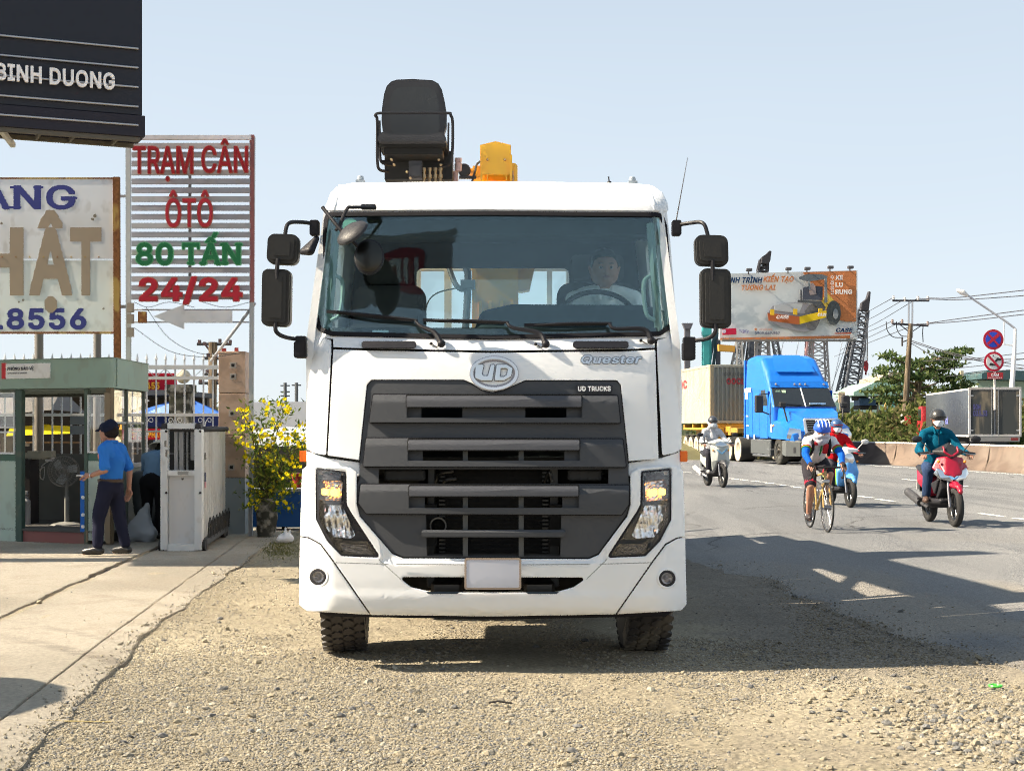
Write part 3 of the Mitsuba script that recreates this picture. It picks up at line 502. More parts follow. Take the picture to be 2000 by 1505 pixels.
a_ = frame_of(A(-.45, -.45, .55)); dm = lathe([(0, .035), (.07, .03), (.10, .01), (.105, -.005), (0, -.01)], 28); M_ = np.eye(4); M_[:3, 0], M_[:3, 1], M_[:3, 2] = a_[1], a_[2], a_[0]; dm.apply_transform(M_); dm.vertices *= A(1.1, 1, 1); dm.apply_translation(P(688, 455, 9.66)); Q('front_mirror', dm, 'satin', (.03, .032, .036), 40, fm)
dm = lathe([(0, .03), (.06, .024), (.088, .008), (.094, .004), (.094, -.03), (0, -.05)], 28); dm.vertices *= A(1, 1.22, 1); dm.apply_transform(rotm([1, 0, 0], 78)); dm.apply_translation(P(721, 501, 9.7)); Q('round_mirror', dm, 'satin', BLACK, 40, fm)
dm = lathe([(0, .032), (.06, .026), (.084, .011), (0, .0)], 28); dm.vertices *= A(1, 1.22, 1); dm.apply_transform(rotm([1, 0, 0], 78)); dm.apply_translation(P(721, 501, 9.696)); Q('round_mirror_glass', dm, 'metal', (.05, .05, .045), 40, fm)
for s, x in ((0, 594), (1, 1334)):
    Q('side_indicator', pr(x - 7, 880, x + 7, 901, 10.06, .06, .008, 2), 'plastic', (.85, .16, .01), label='orange side marker lamp')
# cab shell and inside
def cabx(Z): return 1.215 - .10 * np.clip(Z - 2.1, 0, 1)
for s in (-1, 1):
    g = Polygon([(10.02, .95), (11.95, .95), (11.95, 3.16), (10.5, 3.16), (10.2, 3.0), (9.98, 2.1)]).difference(rpoly([(10.2, 2.05), (11.2, 2.05), (11.15, 2.85), (10.45, 2.85)], .06))
    m = tm(slab(g, .05).refine_to_length(.2)); v = m.vertices; Y, Z, t_ = v[:, 0].copy(), v[:, 1].copy(), v[:, 2].copy(); m.vertices = np.stack([XC + s * (cabx(Z) - t_), Y, Z], 1)
    if s > 0: m.invert()
    Q('side_wall', m)
    Q('side_window', ext(rpoly([(10.2, 2.05), (11.2, 2.05), (11.15, 2.85), (10.45, 2.85)], .06), .004, (XC + s * 1.16, 0, 0), (0, 1, 0), (0, 0, 1)), 'glass')
    Q('fender', cat([span(XC + s * 1.16 - .03, XC + s * 1.16 + .02, 10.12, 10.3, .36, 1.3, .01), span(XC + s * 1.16 - .03, XC + s * 1.16 + .02, 10.2, 11.9, 1.12, 1.4, .01), span(XC + s * 1.0 - .22, XC + s * 1.0 + .22, 10.1, 11.6, 1.15, 1.2)]), 'satin', (.2, .2, .2))
    Q('door_pillar_trim', tube([A(XC + s * 1.09, 10.03, 2.05), A(XC + s * 1.04, 10.2, 2.9)], .028, 6), 'satin', (.25, .3, .28))
    Q('cab_grab_rail', tube(bez([A(XC + s * 1.06, 10.05, 2.25), A(XC + s * 1.0, 10.04, 2.3), A(XC + s * .99, 10.1, 2.5), A(XC + s * 1.05, 10.14, 2.56)]), .014), 'satin', (.3, .36, .33), 40)
Q('roof', cat([span(XC - 1.12, XC + 1.12, 10.5, 11.95, 3.1, 3.2, .04)]))
Q('headlining', cat([span(XC - 1.1, XC + 1.1, 10.2, 11.9, 2.98, 3.02), span(XC - 1.08, XC + 1.08, 10.42, 10.6, 2.84, 2.98, .02)]), 'matte', (.035, .045, .05), False)
rw = rpoly([((x - 1000) * 11.9 / F, HC - (y - HY) * 11.9 / F) for x, y in [(813, 523), (1112, 523), (1112, 645), (826, 645), (813, 560)]], .05)
Q('rear_wall', ext(Polygon([(XC - 1.2, .95), (XC + 1.2, .95), (XC + 1.12, 3.16), (XC - 1.12, 3.16)]).difference(rw), .05, (0, 11.95, 0)), 'matte', (.045, .05, .053))
Q('rear_window', ext(rw, .004, (0, 11.92, 0)), 'glass')
Q('plastic_sheet', cat([trimesh.Trimesh([P(1110, 528, 11.6), P(1112, 590, 11.6), P(1098, 588, 11.7), P(1080, 558, 11.75)], [[0, 1, 2], [0, 2, 3]]), trimesh.Trimesh([P(822, 545, 11.6), P(852, 552, 11.7), P(826, 600, 11.6)], [[0, 1, 2]])]), 'glass')
Q('cab_floor', span(XC - 1.15, XC + 1.15, 9.95, 11.9, 1.3, 1.36), 'matte', (.03, .03, .03))
Q('dashboard', blob([[(*P(632, 672, 10.2), .05), (*P(1300, 672, 10.2), .05), (*P(700, 668, 10.7), .05), (*P(1290, 640, 10.7), .05)], [(*P(952, 622, 10.5), .06), (*P(1290, 622, 10.5), .06), (*P(940, 650, 10.2), .05), (*P(1295, 650, 10.2), .05), (*P(1000, 608, 10.65), .05), (*P(1260, 610, 10.65), .05)]], .06, 4), 'matte', (.05, .055, .06))
for x0, x1, yb in ((690, 835, 545), (1085, 1245, 540)):
    Q('seat', cat([pr(x0, 640, x1, 720, 11.2, .5, .05, 20), pr(x0 + 2, yb + 15, x1 - 2, 700, 11.55, .16, .06, 25)] + ([pr(x0 + 28, yb - 40, x1 - 28, yb + 12, 11.55, .12, .04, 12)])), 'cloth', (.07, .07, .072))
cw = P(1167, 625, 10.62); tw = torus(.265, .018, (0, 0, 0), 'z', 40, 8); tw.apply_transform(rotm([1, 0, 0], 52)); tw.apply_translation(cw)
Q('steering_wheel', cat([tw, cyl(cw + A(-.25, 0, 0), cw + A(.25, 0, 0), .016, 8), ball(cw, .07, 2, (1.2, .6, 1)), cyl(cw, cw + A(0, -.35, -.35), .03)]), 'satin', (.03, .03, .033), 40)
# wheels and underframe
def tyre(cx, cy, r, w, ang=0.0, tread=True, parent=None):
    prof = [(r - .24, -w / 2 + .03), (r - .12, -w / 2), (r - .04, -w / 2 + .004), (r - .012, -w / 2 + .022), (r - .012, w / 2 - .022), (r - .04, w / 2 - .004), (r - .12, w / 2), (r - .24, w / 2 - .03), (r - .24, -w / 2 + .03)]
    ms = [lathe(prof, 56, axis='x')]
    if tread:
        nb = 44; cols = 4; bw = w / cols
        for c in range(cols):
            for k in range(nb):
                a = 2 * math.pi * (k + (.5 if c % 2 else 0)) / nb
                if math.sin(a) > .75: continue
                hx, hy = bw * .46, 2 * math.pi * r / nb * .44
                g = Polygon([(-hx, -hy * .55), (0, -hy * 1.15), (hx, -hy * .35), (hx, hy * .55), (0, hy * 1.15), (-hx, hy * .35)])
                b = tm(slab(g, .014, .003)); b.apply_translation((-w / 2 + bw * (c + .5), 0, r - .013))
                b.apply_transform(rotm([1, 0, 0], math.degrees(a) - 90)); ms.append(b)
    m = cat(ms); m.apply_transform(rotm([0, 0, 1], ang)); m.apply_translation((cx, cy, r)); return m
for s in (-1, 1):
    w = newkey('wheel', tk); cx = XC + s * 1.035
    Q('tyre', tyre(cx, 10.72, .52, .30, 3), 'streaked', (.045, .042, .04), 25, w)
    Q('rim', lathe([(.02, .1), (.12, .1), (.14, .02), (.24, -.02), (.285, .05), (.285, -.12), (.02, -.12)], 32, (cx, 10.72, .52), 'x'), 'metal', (.4, .4, .4), 30, w)
    for y in (16.4, 17.75):
        w = newkey('wheel', tk); Q('tyre', cat([tyre(cx - s * .02, y, .52, .28, 0, False), tyre(cx - s * .34, y, .52, .28, 0, False)]), 'matte', (.03, .03, .03), 30, w)
Q('front_axle', cat([cyl((XC - 1, 10.72, .5), (XC + 1, 10.72, .5), .06, 12), span(XC - .95, XC + .95, 10.65, 10.8, .42, .56, .02), span(XC - .1, XC + .1, 10.3, 11, .42, .62, .03)]), 'matte', (.03, .03, .03))
for s in (-1, 1): Q('chassis_rail', span(XC + s * .42 - .05, XC + s * .42 + .05, 10.0, 20.6, .78, 1.05), 'matte', (.04, .04, .04))
Q('axle', cat([cyl((XC - .9, y, .52), (XC + .9, y, .52), .09, 12) for y in (16.4, 17.75)] + [ball((XC, y, .52), .22, 2) for y in (16.4, 17.75)]), 'matte', (.04, .04, .04))
Q('engine_sump', span(XC - .4, XC + .4, 10.4, 12.2, .62, 1.3, .05), 'matte', (.02, .02, .02))
for s in (-1, 1):
    Q('side_tank', span(XC + s * 1.0 - .2, XC + s * 1.0 + .2, 13.1, 15.2, .45, 1.05, .05), 'metal', (.4, .4, .4), 30)
    Q('side_guard', [span(XC + s * 1.15 - .02, XC + s * 1.15 + .02, 18.5, 20.6, z, z + .16, .01) for z in (.5, .8)], 'satin', (.5, .5, .5))  # unseen boards added to close sunlit gaps in the truck shadow
Q('tool_box', span(XC - 1.12, XC + 1.12, 12.3, 15.6, .5, 1.08, .02), 'matte', (.05, .05, .05))  # unseen full-width box added to keep sun from passing under the bed
Q('crane_base', span(XC - 1.1, XC + 1.1, 12.05, 13.4, 1.08, 2.2, .03), 'satin', (.05, .05, .055))  # unseen box added to block the sun between cab and bed
bd = Q('cargo_bed', span(XC - 1.2, XC + 1.2, 13.5, 20.8, 1.08, 1.2), 'satin', (.3, .3, .31))
for s in (-1, 1):
    for k in range(4): Q('side_board', span(XC + s * 1.22 - .02, XC + s * 1.22 + .02, 13.52 + k * 1.82, 15.335 + k * 1.82, 1.06, 1.78, .008), 'satin', (.72, .72, .72), par=bd)
Q('tail_board', span(XC - 1.2, XC + 1.2, 20.78, 20.82, 1.2, 1.78, .008), 'satin', (.72, .72, .72), par=bd)
hb = Q('head_board', cat([pr(868, 500, 882, 760, 13.5, .05, .006), pr(1068, 500, 1078, 760, 13.5, .05, .006), pr(818, 518, 1116, 530, 13.5, .05, .006), pr(812, 500, 822, 760, 13.5, .05, .006), pr(1106, 500, 1118, 760, 13.5, .05, .006)]), 'satin', (.62, .62, .6), par=bd)
# crane behind the cab
cb = Q('crane_column', cat([pr(924, 480, 1012, 760, 13.0, .35, .01), pr(924, 520, 930, 590, 12.62, .05, .004)]), 'paint', (.62, .33, .03), label='yellow crane column seen through the cab')  # duller than the boom yellow: shade behind the glass is in the colour
for x in (938, 957, 980, 1000): Q('column_rib', pr(x - 3, 588, x + 3, 640, 12.66, .03, .006), 'paint', YEL, par=cb)
Q('column_hoses', cat([pt([(876, 520, 12.7), (890, 555, 12.6), (905, 565, 12.6), (918, 545, 12.6)], .022), pt([(905, 700, 12.6), (912, 600, 12.6), (914, 540, 12.6), (910, 520, 12.6)], .03), pt([(830, 640, 12.7), (834, 595, 12.7), (855, 572, 12.7), (905, 560, 12.7)], .006), pr(900, 548, 928, 566, 12.6, .1, .02)]), 'satin', (.03, .03, .035), 40)
Q('column_gusset', pp([(1012, 500), (1045, 500), (1043, 530), (1034, 570), (1018, 573), (1012, 572)], 13.0, .2, .01), 'paint', (.5, .27, .05), par=cb)
for s in (-1, 1): Q('outrigger', cat([span(XC + s * .9 - .35, XC + s * .9 + .35, 12.75, 12.98, .75, .98, .02), span(XC + s * 1.18 - .07, XC + s * 1.18 + .07, 12.78, 12.95, .5, 1.5, .02)]), 'paint', YEL)
X_ = lambda x, Y: (x - 1000) * Y / F
bz = lambda y, Y: HC - (y - HY) * Y / F
head = [(940, 360), (940, 304), (969, 297), (998, 304), (998, 360)]
bo = Q('boom', pp(head, 13.0, .5, .012), 'paint', YEL, label='orange yellow boom end above the cab roof')
Q('boom_flange', cat([pp([(939, 360), (939, 303), (942, 302), (942, 360)], 12.5, .02), pp([(996, 360), (996, 303), (1000, 303), (1000, 360)], 12.5, .02), pp([(951, 360), (951, 315), (953, 315), (953, 360)], 12.5, .006), pp([(988, 360), (988, 315), (990, 315), (990, 360)], 12.5, .006)]), 'paint', YEL, par=bo)
for x in (952, 986): Q('boom_bolt', ball(P(x, 312, 12.49), .012, 1), 'metal', (.7, .5, .3), par=bo)
Q('boom_section', cat([bar((XC + .02, 12.9, 3.5), (XC + .02, 19.2, 3.0), .3, .56, .02), bar((XC + .02, 19.2, 3.05), (XC + .02, 20.2, 2.98), .2, .26, .02)]), 'paint', YEL, par=bo)
Q('boom_cylinder', bar((XC + .02, 13.2, 2.4), (XC + .02, 15.5, 3.15), .14, .14, .05), 'paint', YEL, par=bo)
Q('boom_turret', cat([pr(925, 335, 940, 358, 12.9, .3, .02), pr(918, 338, 936, 346, 12.9, .25, .02), span(XC - .28, XC + .28, 12.6, 13.2, 2.9, 3.5, .03)]), 'paint', YEL, par=bo)
Q('boom_hook_pin', cat([cyl(P(1001, 341, 12.6), P(1003, 341, 12.6), .03), pt([(1002, 341, 12.6), (1002, 352, 12.6), (1002, 358, 12.6)], .006)]), 'metal', (.35, .3, .25), par=bo)
Q('hose_reel', cat([lathe([(.0, .04), (.05, .04), (.052, .02), (.048, .02), (.048, -.02), (.052, -.02), (.05, -.04), (0, -.04)], 24, P(907, 333, 12.6), 'y'), pt([(938, 315, 12.6), (931, 322, 12.6), (928, 335, 12.55), (922, 355, 12.55)], .009), pr(897, 345, 930, 350, 12.6, .05, .005)]), 'satin', (.035, .035, .04), 40)
Q('oil_filter', cat([lathe([(0, .05), (.028, .045), (.028, .015), (.02, .01), (.03, 0), (.03, -.06), (0, -.06)], 16, P(895, 320, 12.5)), cyl(P(890, 335, 12.55), P(890, 358, 12.55), .02)]), 'plastic', (.45, .3, .27), 40)
st = newkey('operator_seat', tk); labels[st] = dict(label='black operator seat of the crane above the cab roof')
bk_ = [(749, 259), (747, 240), (748, 215), (752, 188), (757, 173), (766, 164), (778, 160.5), (809, 159.5), (846, 162), (857, 168), (864, 180), (869, 200), (873, 225), (873, 252), (868, 266), (856, 276), (809, 277.5), (764, 276), (753, 268)]
Q('backrest', pp(bk_, 12.45, .12, .03, 3), 'plastic', (.035, .036, .04), 40, st)
Q('backrest_panel', pp([(762, 252), (762, 195), (768, 178), (780, 171), (809, 170), (838, 171), (850, 178), (857, 195), (860, 252), (852, 263), (809, 267), (770, 263)], 12.335, .012, .008, 5), 'plastic', (.042, .043, .047), 40, st)
Q('cushion', cat([pp([(746, 290), (749, 280), (757, 277), (774, 281), (845, 281), (860, 277), (871, 279), (876, 290), (874, 297), (750, 297)], 12.35, .45, .03, 3)]), 'plastic', (.04, .04, .043), 40, st)
Q('seat_pan', cat([pr(748, 297, 876, 304, 12.4, .4), pr(757, 302, 868, 316, 12.4, .35, .01), pr(757, 308, 886, 362, 12.75, .3)]), 'satin', (.012, .012, .013), 30, st)
Q('arm_rail', cat([pt([(732, 227, 11.95), (737, 222, 11.95), (760, 221, 11.95), (870, 221, 11.95), (880, 224, 11.95)], .011, 8, 20), pt([(733, 226, 11.95), (737, 238, 12.0), (737, 310, 12.05), (741, 331, 12.1), (758, 335, 12.2)], .012), pt([(741, 236, 12.1), (742, 300, 12.1), (747, 318, 12.1), (768, 323, 12.2)], .011), pt([(880, 224, 11.95), (884, 240, 12.0), (883, 305, 12.05), (876, 322, 12.1), (860, 325, 12.2)], .012), pt([(876, 240, 12.2), (875, 300, 12.2)], .008), pt([(743, 315, 12.15), (760, 315, 12.2), (770, 314, 12.2)], .009)]), 'satin', BLACK, 40, st)
Q('valve_block', cat([pr(800, 318, 825, 352, 12.1, .1, .01), pr(804, 324, 822, 345, 12.0, .03, .006)]), 'satin', (.04, .04, .045), 30, st)
Q('valve_fitting', [lathe([(0, .045), (.016, .04), (.016, .02), (.011, .018), (.011, -.01), (.018, -.012), (.018, -.04), (.01, -.045), (.01, -.12), (0, -.12)], 10, P(x, 338, 12.1)) for x in (828, 839, 850, 860)] + [ball(P(x, y, 12.0), .012, 1) for x, y in ((795, 336), (802, 348), (765, 312), (857, 312), (770, 322), (861, 322))], 'metal', (.4, .3, .18), 35, st)

# ---------------------------------------------------------------- what the windscreen mirrors and unseen shapes added to shade the driveway (all outside the frame)
py_ = thing('pylon_sign', 'tall grey pylon sign with red emblem mirrored in the truck windscreen', 'sign'); PX = (-1, 0, 0)
put('board', ext(Polygon([(-.3, 0), (3.4, 0), (3.6, 11.2), (1.6, 10.6), (-.9, 11.4)]), .5, (-2.6, -1.6, 0), PX, bev=.02), 'satin', (.26, .265, .275), py_)
put('emblem', ext(rpoly([(.0, 9.6), (1.9, 9.2), (2.0, 7.9), (1.2, 7.2), (.3, 7.6)], .4), .08, (-2.7, -1.08, 0), PX), 'satin', (.22, .02, .03), py_)
for s_, z, h, w, c in (('UD', 8.1, .8, 1.2, (.35, .35, .36)), ('UD TRUCKS', 6.2, .5, 2.6, (.5, .52, .5)), ('XE TẢI NẶNG', 5.2, .5, 2.6, (.5, .06, .06))): put('letters', cat([ext(g, .06, (-2.9 if s_ != 'UD' else -3.0, -.98, z), PX) for _, g in text(s_, h, 4, w)]), 'satin', c, py_)
vn = thing('parasol', 'round canopy added unseen left of the view to cast the near shadow', 'parasol'); vc_ = (-5.95, 8.45)  # added, unseen: shaped only for the round shadow it throws
put('canopy', lathe([(0, .28), (.45, .14), (.88, 0), (.87, -.06), (.44, .1), (0, .24)], 12, (*vc_, 2.15)), 'cloth', (.1, .2, .5), vn); put('pole', cyl((*vc_, .02), (*vc_, 2.42), .022, 8), 'metal', (.5, .5, .5), vn); put('base', lathe([(0, .1), (.22, .08), (.25, 0), (0, 0)], 20, (*vc_, .02)), 'matte', (.3, .3, .3), vn)
wr_ = thing('weigh_station_roof', 'flat roof on posts added out of view to shade the driveway', 'roof')  # added, unseen: outline follows the shaded area wanted on the driveway
put('roof', ext(Polygon([(-16, 18.4), (-10.0, 18.2), (-9.75, 16.6), (-7.3, 16.6), (-7.3, 20.6), (-16, 20.6)]), .2, (0, 0, 4.6), (1, 0, 0), (0, 1, 0)), 'satin', (.5, .5, .5), wr_)
put('post', [cyl((x, y, 0), (x, y, 4.6), .08, 10) for x, y in ((-9.4, 17.6), (-15.5, 18.6), (-15.5, 20.3))], 'satin', (.5, .5, .5), wr_)
# ---------------------------------------------------------------- left side: signs, booth, fence, gate
def onplane(O, n):
    O, n = A(*O), A(*n); C = A(0, 0, HC)
    def f(x, y): d = A((x - 1000) / F, 1, (HY - y) / F); return C + d * (((O - C) @ n) / (d @ n))
    return f
# dark board, turned a little away
yw = math.radians(23.7); ux = A(math.cos(yw), math.sin(yw), 0); uz = A(0, 0, 1); nn = np.cross(ux, uz); Ob = P(283, 268, 16.6)
on = onplane(Ob, nn); sz = lambda x, y: ((on(x, y) - Ob) @ ux, (on(x, y) - Ob)[2])
def brect(s0, s1, z0, z1, d0, d1, bev=0.004): m = box(((s0 + s1) / 2, (z0 + z1) / 2, (d0 + d1) / 2), (s1 - s0, z1 - z0, d1 - d0), bev); m.vertices = Ob + m.vertices[:, :1] * ux + m.vertices[:, 1:2] * uz + m.vertices[:, 2:] * nn; return m
db = thing('sign_board', 'large dark navy sign board high on the left reading BINH DUONG', 'sign')
zb = lambda y: sz(271, y)[1]
put('panel', brect(-4.2, -.03, zb(225), 3.4, -.45, 0), 'satin', (.016, .02, .03), db)
put('lower_panel', brect(-4.2, 0, 0, zb(225) - .004, -.45, .012), 'satin', (.014, .018, .027), db)
for y in (97, 134, 172, 210, 246): put('trim_strip', brect(-4.2, -.075, zb(y + 2), zb(y - 2), .0, .045, .006), 'metal', (.42, .42, .43), db, label='grey metal strip')
s0, _ = sz(-9, 160); s1, zl = sz(222, 177)
for ch, g in text('BINH DUONG', (sz(222, 148)[1] - zl) * 1.0, 3, s1 - s0): put('letter', ext(affinity.translate(g, s0, zl), .04, Ob + nn * .05, ux, uz, .004), 'satin', (.80, .80, .82), db)
put('under_frame', cat([brect(-4.2, -.05, -.05, 0, -.06, -.01), brect(-4.2, -.05, -.05, 0, -.45, -.4)] + [brect(s, s + .03, -.05, 0, -.42, -.03) for s in (-.3, -.75, -1.1, -1.6)]), 'matte', (.10, .095, .085), db)
put('strut', bar(Ob + ux * -1.5 + nn * -.05, Ob + ux * -1.32 + nn * -.4 + uz * -.12, .05, .05), 'satin', (.45, .44, .4), db)
put('post', [span(-8.1, -7.7, 17.3, 17.7, 0, 7.5), bar((-7.9, 17.4, 6.2), (-7.2, 15.4, 6.2), .2, .2)], 'satin', (.1, .1, .12), db)
# white weathered sign with the rusty post
ws = thing('shop_sign', 'weathered white sign board with navy and tan letters and a rusty edge post', 'sign')
YW = 22.6
put('panel', pr(-90, 348, 223, 506, YW, .03), 'weathered', (.66, .69, .71), ws)
put('panel', pr(-90, 508, 223, 650, YW, .026), 'weathered', (.64, .67, .69), ws)
put('rusty_edge', cat([pr(-90, 347, 224, 350, YW - .02, .02), pr(-90, 648, 224, 652, YW - .02, .02)]), 'rust', parent=ws)
put('post', pp([(223, 347), (235, 347), (238, 1040), (226, 1040)], YW, .08, .004), 'rust', parent=ws, label='post flaked with orange rust')
put('rivet', cat([ball(P(x, 502, YW - .035), .012, 1) for x in range(-50, 220, 27)]), 'rust', parent=ws, kind='stuff')
def letters(par, s, x0, x1, yt, yb, Y, c, mat='satin', dep=.02, bold=3, ser=False, back=None, shear=0.0):
    k = Y / F; tp = text(s, (yb - yt) * k, bold, (x1 - x0) * k, shear, ser); O = P(x0, yb, Y)
    for ch, g in tp:
        if back is not None: q = put('letter', ext(g.buffer(1.6 * k), dep * .6, O), mat, back, par); put('face', ext(g, dep, O, bev=.003), mat, c, q)
        else: put('letter', ext(g, dep, O), mat, c, par)
letters(ws, 'ANG', -42, 151, 364, 407, YW - .032, (.035, .045, .2), ser=True, dep=.004)
for s_, a_, b_ in (('H', -52, 46), ('Ậ', 57, 141), ('T', 137, 198)): letters(ws, s_, a_, b_, 451, 570, YW - .032, (.30, .25, .18), dep=.004, bold=4)
letters(ws, '18556', -26, 170, 604, 641, YW - .028, (.035, .045, .2), dep=.004, bold=4, ser=True)
for x, y, s in ((185, 422, 3.2), (181, 428, 2.2), (202, 603, 1.8), (45, 586, 2), (3, 436, 2), (37, 590, 1.5)): put('peeled_patch', ext(rpoly([(s * .01 * math.cos(a) * (.6 + .8 * ((k * 37 + x) % 10) / 10), s * .01 * math.sin(a) * (.6 + .6 * ((k * 53 + y) % 10) / 10)) for k, a in enumerate(np.linspace(0, 6.28, 10)[:-1])]), .003, P(x, y, YW - .034)), 'matte', (.2, .18, .15), ws)
for x, a in ((76, 9), (190, 8)): put('support_pole', cyl(P(x, 560, YW + .9), P(x, 1000, YW + .9), a * YW / F, 12), 'weathered', (.2, .19, .175), ws)
put('tie_bar', cat([pr(236, 381, 252, 386, YW + .1, .03), pr(228, 596, 252, 602, YW + .1, .04)]), 'satin', (.4, .4, .42), ws)
# slatted sign
ss = thing('slat_sign', 'tall grey slatted sign with red and green letters and a white arrow below', 'sign')
YS = 21.8
put('post', pp([(247, 276), (256, 276), (257, 1048), (248, 1048)], YS + .06, .06, .006), 'weathered', (.42, .43, .45), ss)
put('post', pp([(490, 268), (499, 268), (494, 1048), (486, 1048)], YS + .06, .06, .006), 'weathered', (.36, .38, .41), ss)
put('centre_post', pr(369, 282, 374, 590, YS + .12, .04), 'satin', (.16, .16, .17), ss)
put('top_bar', pr(256, 265, 491, 274, YS, .05, .01), 'weathered', (.6, .61, .63), ss)
put('top_edge', pr(488, 264, 497, 590, YS + .02, .03), 'satin', (.3, .12, .12), ss)
for k in range(18): put('slat', pr(258, 280.5 + 17.3 * k, 489, 291 + 17.3 * k, YS + .01 * ((k * 7) % 3 - 1), .05, .008), 'weathered', (.32, .33, .35) if k % 3 else (.38, .385, .40), ss)
RED, REDB, GRN = (.28, .008, .016), (.42, .10, .07), (.008, .13, .05)
letters(ss, 'TRẠM', 261, 377, 287, 339, YS - .09, RED, dep=.04, back=REDB, bold=0)
letters(ss, 'CÂN', 395, 484, 287, 337, YS - .09, RED, dep=.04, back=REDB, bold=0)
letters(ss, 'ÔTÔ', 325, 415, 389, 443, YS - .09, (.36, .02, .035), dep=.04, back=REDB, bold=0)
letters(ss, '80', 267, 338, 476, 516, YS - .09, GRN, dep=.04, back=(.12, .4, .2), bold=2, ser=True)
letters(ss, 'TẤN', 357, 473, 476, 516, YS - .09, GRN, dep=.04, back=(.12, .4, .2), bold=2, ser=True)
letters(ss, '24/24', 273, 473, 545, 586, YS - .09, (.36, .012, .028), dep=.04, back=REDB, bold=3, ser=True)
put('arrow', pp([(300, 618), (360, 595), (360, 606), (454, 606), (454, 629), (360, 630), (360, 643), (331, 631)], YS - .05, .03, .004), 'weathered', (.68, .69, .7), ss, label='white arrow pointing left')
put('arrow_rail', cat([tube([P(262, y, YS), P(486, y, YS)], .012, 6) for y in (605, 629)]), 'satin', (.35, .36, .38), ss)
put('junction_box', pr(272, 609, 287, 631, YS - .02, .08, .006), 'rust', parent=ss)
for y0, y1 in ((592, 610), (614, 632), (640, 658)): put('ballast_box', pr(250, y0, 262, y1, YS - .03, .06, .006), 'weathered', (.28, .25, .2), ss)
put('brace', tube([P(498, 592, YS), P(458, 645, YS + .3), P(412, 705, YS + .6)], .022, 8), 'satin', (.38, .40, .43), ss)
for w in ([(262, 640), (330, 685), (400, 697), (470, 690)], [(285, 600), (330, 660), (390, 690), (460, 690)], [(262, 590), (290, 600), (330, 590), (380, 600)], [(395, 590), (440, 600), (488, 590)]): put('loose_wire', tube(bez([P(x, y, YS - .02) for x, y in w]), .004, 4), 'matte', (.07, .07, .08), ss)
# guard booth
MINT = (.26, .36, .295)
gb = thing('guard_booth', 'mint green metal guard booth with open front and small white name plate', 'booth')
pa, pb_, pc, pd = A(-5.23, 20.0), A(-8.2, 21.35), A(-5.27, 22.0), A(-8.2, 23.2)
roofp = Polygon([pa, pc, pd, pb_]).buffer(.06, quad_segs=3)
put('roof_fascia', ext(roofp, .39, (0, 0, 2.07), (1, 0, 0), (0, 1, 0), .012), 'weathered', MINT, gb)
put('fascia_seam', cat([bar((*(pa + A(.072, .05)), 2.09), (*(pa + A(.072, .05)), 2.45), .012, .012), ext(roofp.buffer(.01), .012, (0, 0, 2.452), (1, 0, 0), (0, 1, 0))]), 'satin', (.16, .22, .18), gb)
fr = (pb_ - pa) / np.linalg.norm(pb_ - pa); fn = A(-fr[1], fr[0]); fn = fn if fn[1] < 0 else -fn
onf = onplane((*pa, 0), (*fn, 0))
def fq(x0, y0, x1, y1, t=.03, off=0.0, bev=.004):      # a piece of the booth front between two photo corners
    p, q = onf(x0, y1), onf(x1, y0); u = -A(*fr, 0); L = (q - p) @ u; h = q[2] - p[2]
    return ext(Polygon([(0, 0), (L, 0), (L, h), (0, h)]), t, p + A(*fn, 0) * (off - t), u, (0, 0, 1), bev)
npl = put('name_plate', fq(11, 709, 105, 740, .02, .075), 'weathered', (.74, .74, .73), gb)
put('red_stripe', fq(11, 709, 19, 740, .022, .08), 'satin', (.5, .03, .04), npl)
for s, x0, x1, y0, y1, b, c in (('PHÒNG BẢO VỆ', 23, 74, 716.5, 723.5, 0, (.05, .05, .06)), ('SECURITY ROOM', 23, 61, 727, 730.5, 1, (.3, .3, .3))):
    p, q = onf(x0, y1), onf(x1, y0); u = -A(*fr, 0)
    put('plate_text', ext(shapely.union_all([g for _, g in text(s, q[2] - p[2], b, (q - p) @ u)]), .006, p + A(*fn, 0) * .08, u, (0, 0, 1)), 'satin', c, npl)
for x0, x1, c in ((31, 43, (.05, .09, .07)), (165, 172, (.06, .10, .08)), (207, 217, (.16, .12, .07))): put('post', fq(x0, 757, x1, 1062, .07, .01), 'weathered', c, gb)
put('wall_panel', fq(-70, 900, 31, 1062, .03), 'weathered', (.40, .5, .43), gb)
put('wall_panel', fq(172, 900, 207, 1055, .03), 'weathered', (.40, .48, .42), gb)
put('sill', [fq(-70, 884, 31, 899, .06), fq(172, 886, 207, 899, .05)], 'weathered', (.06, .13, .10), gb)
for x0, y0, x1, y1 in ((-60, 766, 30, 836), (-60, 842, 30, 886), (172, 771, 208, 884)):
    w = put('window_frame', cat([fq(x0, y0, x1, y0 + 3, .03, .02), fq(x0, y1 - 3, x1, y1, .03, .02), fq(x0, y0, x0 + 2.5, y1, .03, .021), fq(x1 - 2.5, y0, x1, y1, .03, .021)]), 'satin', (.66, .68, .68), gb)
    put('pane', fq(x0 + 1, y0 + 1, x1 - 1, y1 - 1, .004, .005, 0), 'glass', parent=w)
put('base', fq(40, 1038, 168, 1061, .12, -.02), 'weathered', (.25, .09, .08), gb)
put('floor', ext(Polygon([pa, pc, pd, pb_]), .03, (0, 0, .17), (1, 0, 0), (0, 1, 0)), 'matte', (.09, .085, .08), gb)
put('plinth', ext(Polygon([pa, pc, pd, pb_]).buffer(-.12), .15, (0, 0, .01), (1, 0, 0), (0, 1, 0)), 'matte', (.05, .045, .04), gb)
put('ceiling', ext(Polygon([pa, pc, pd, pb_]).buffer(-.03), .02, (0, 0, 2.045), (1, 0, 0), (0, 1, 0)), 'matte', (.2, .24, .22), gb)
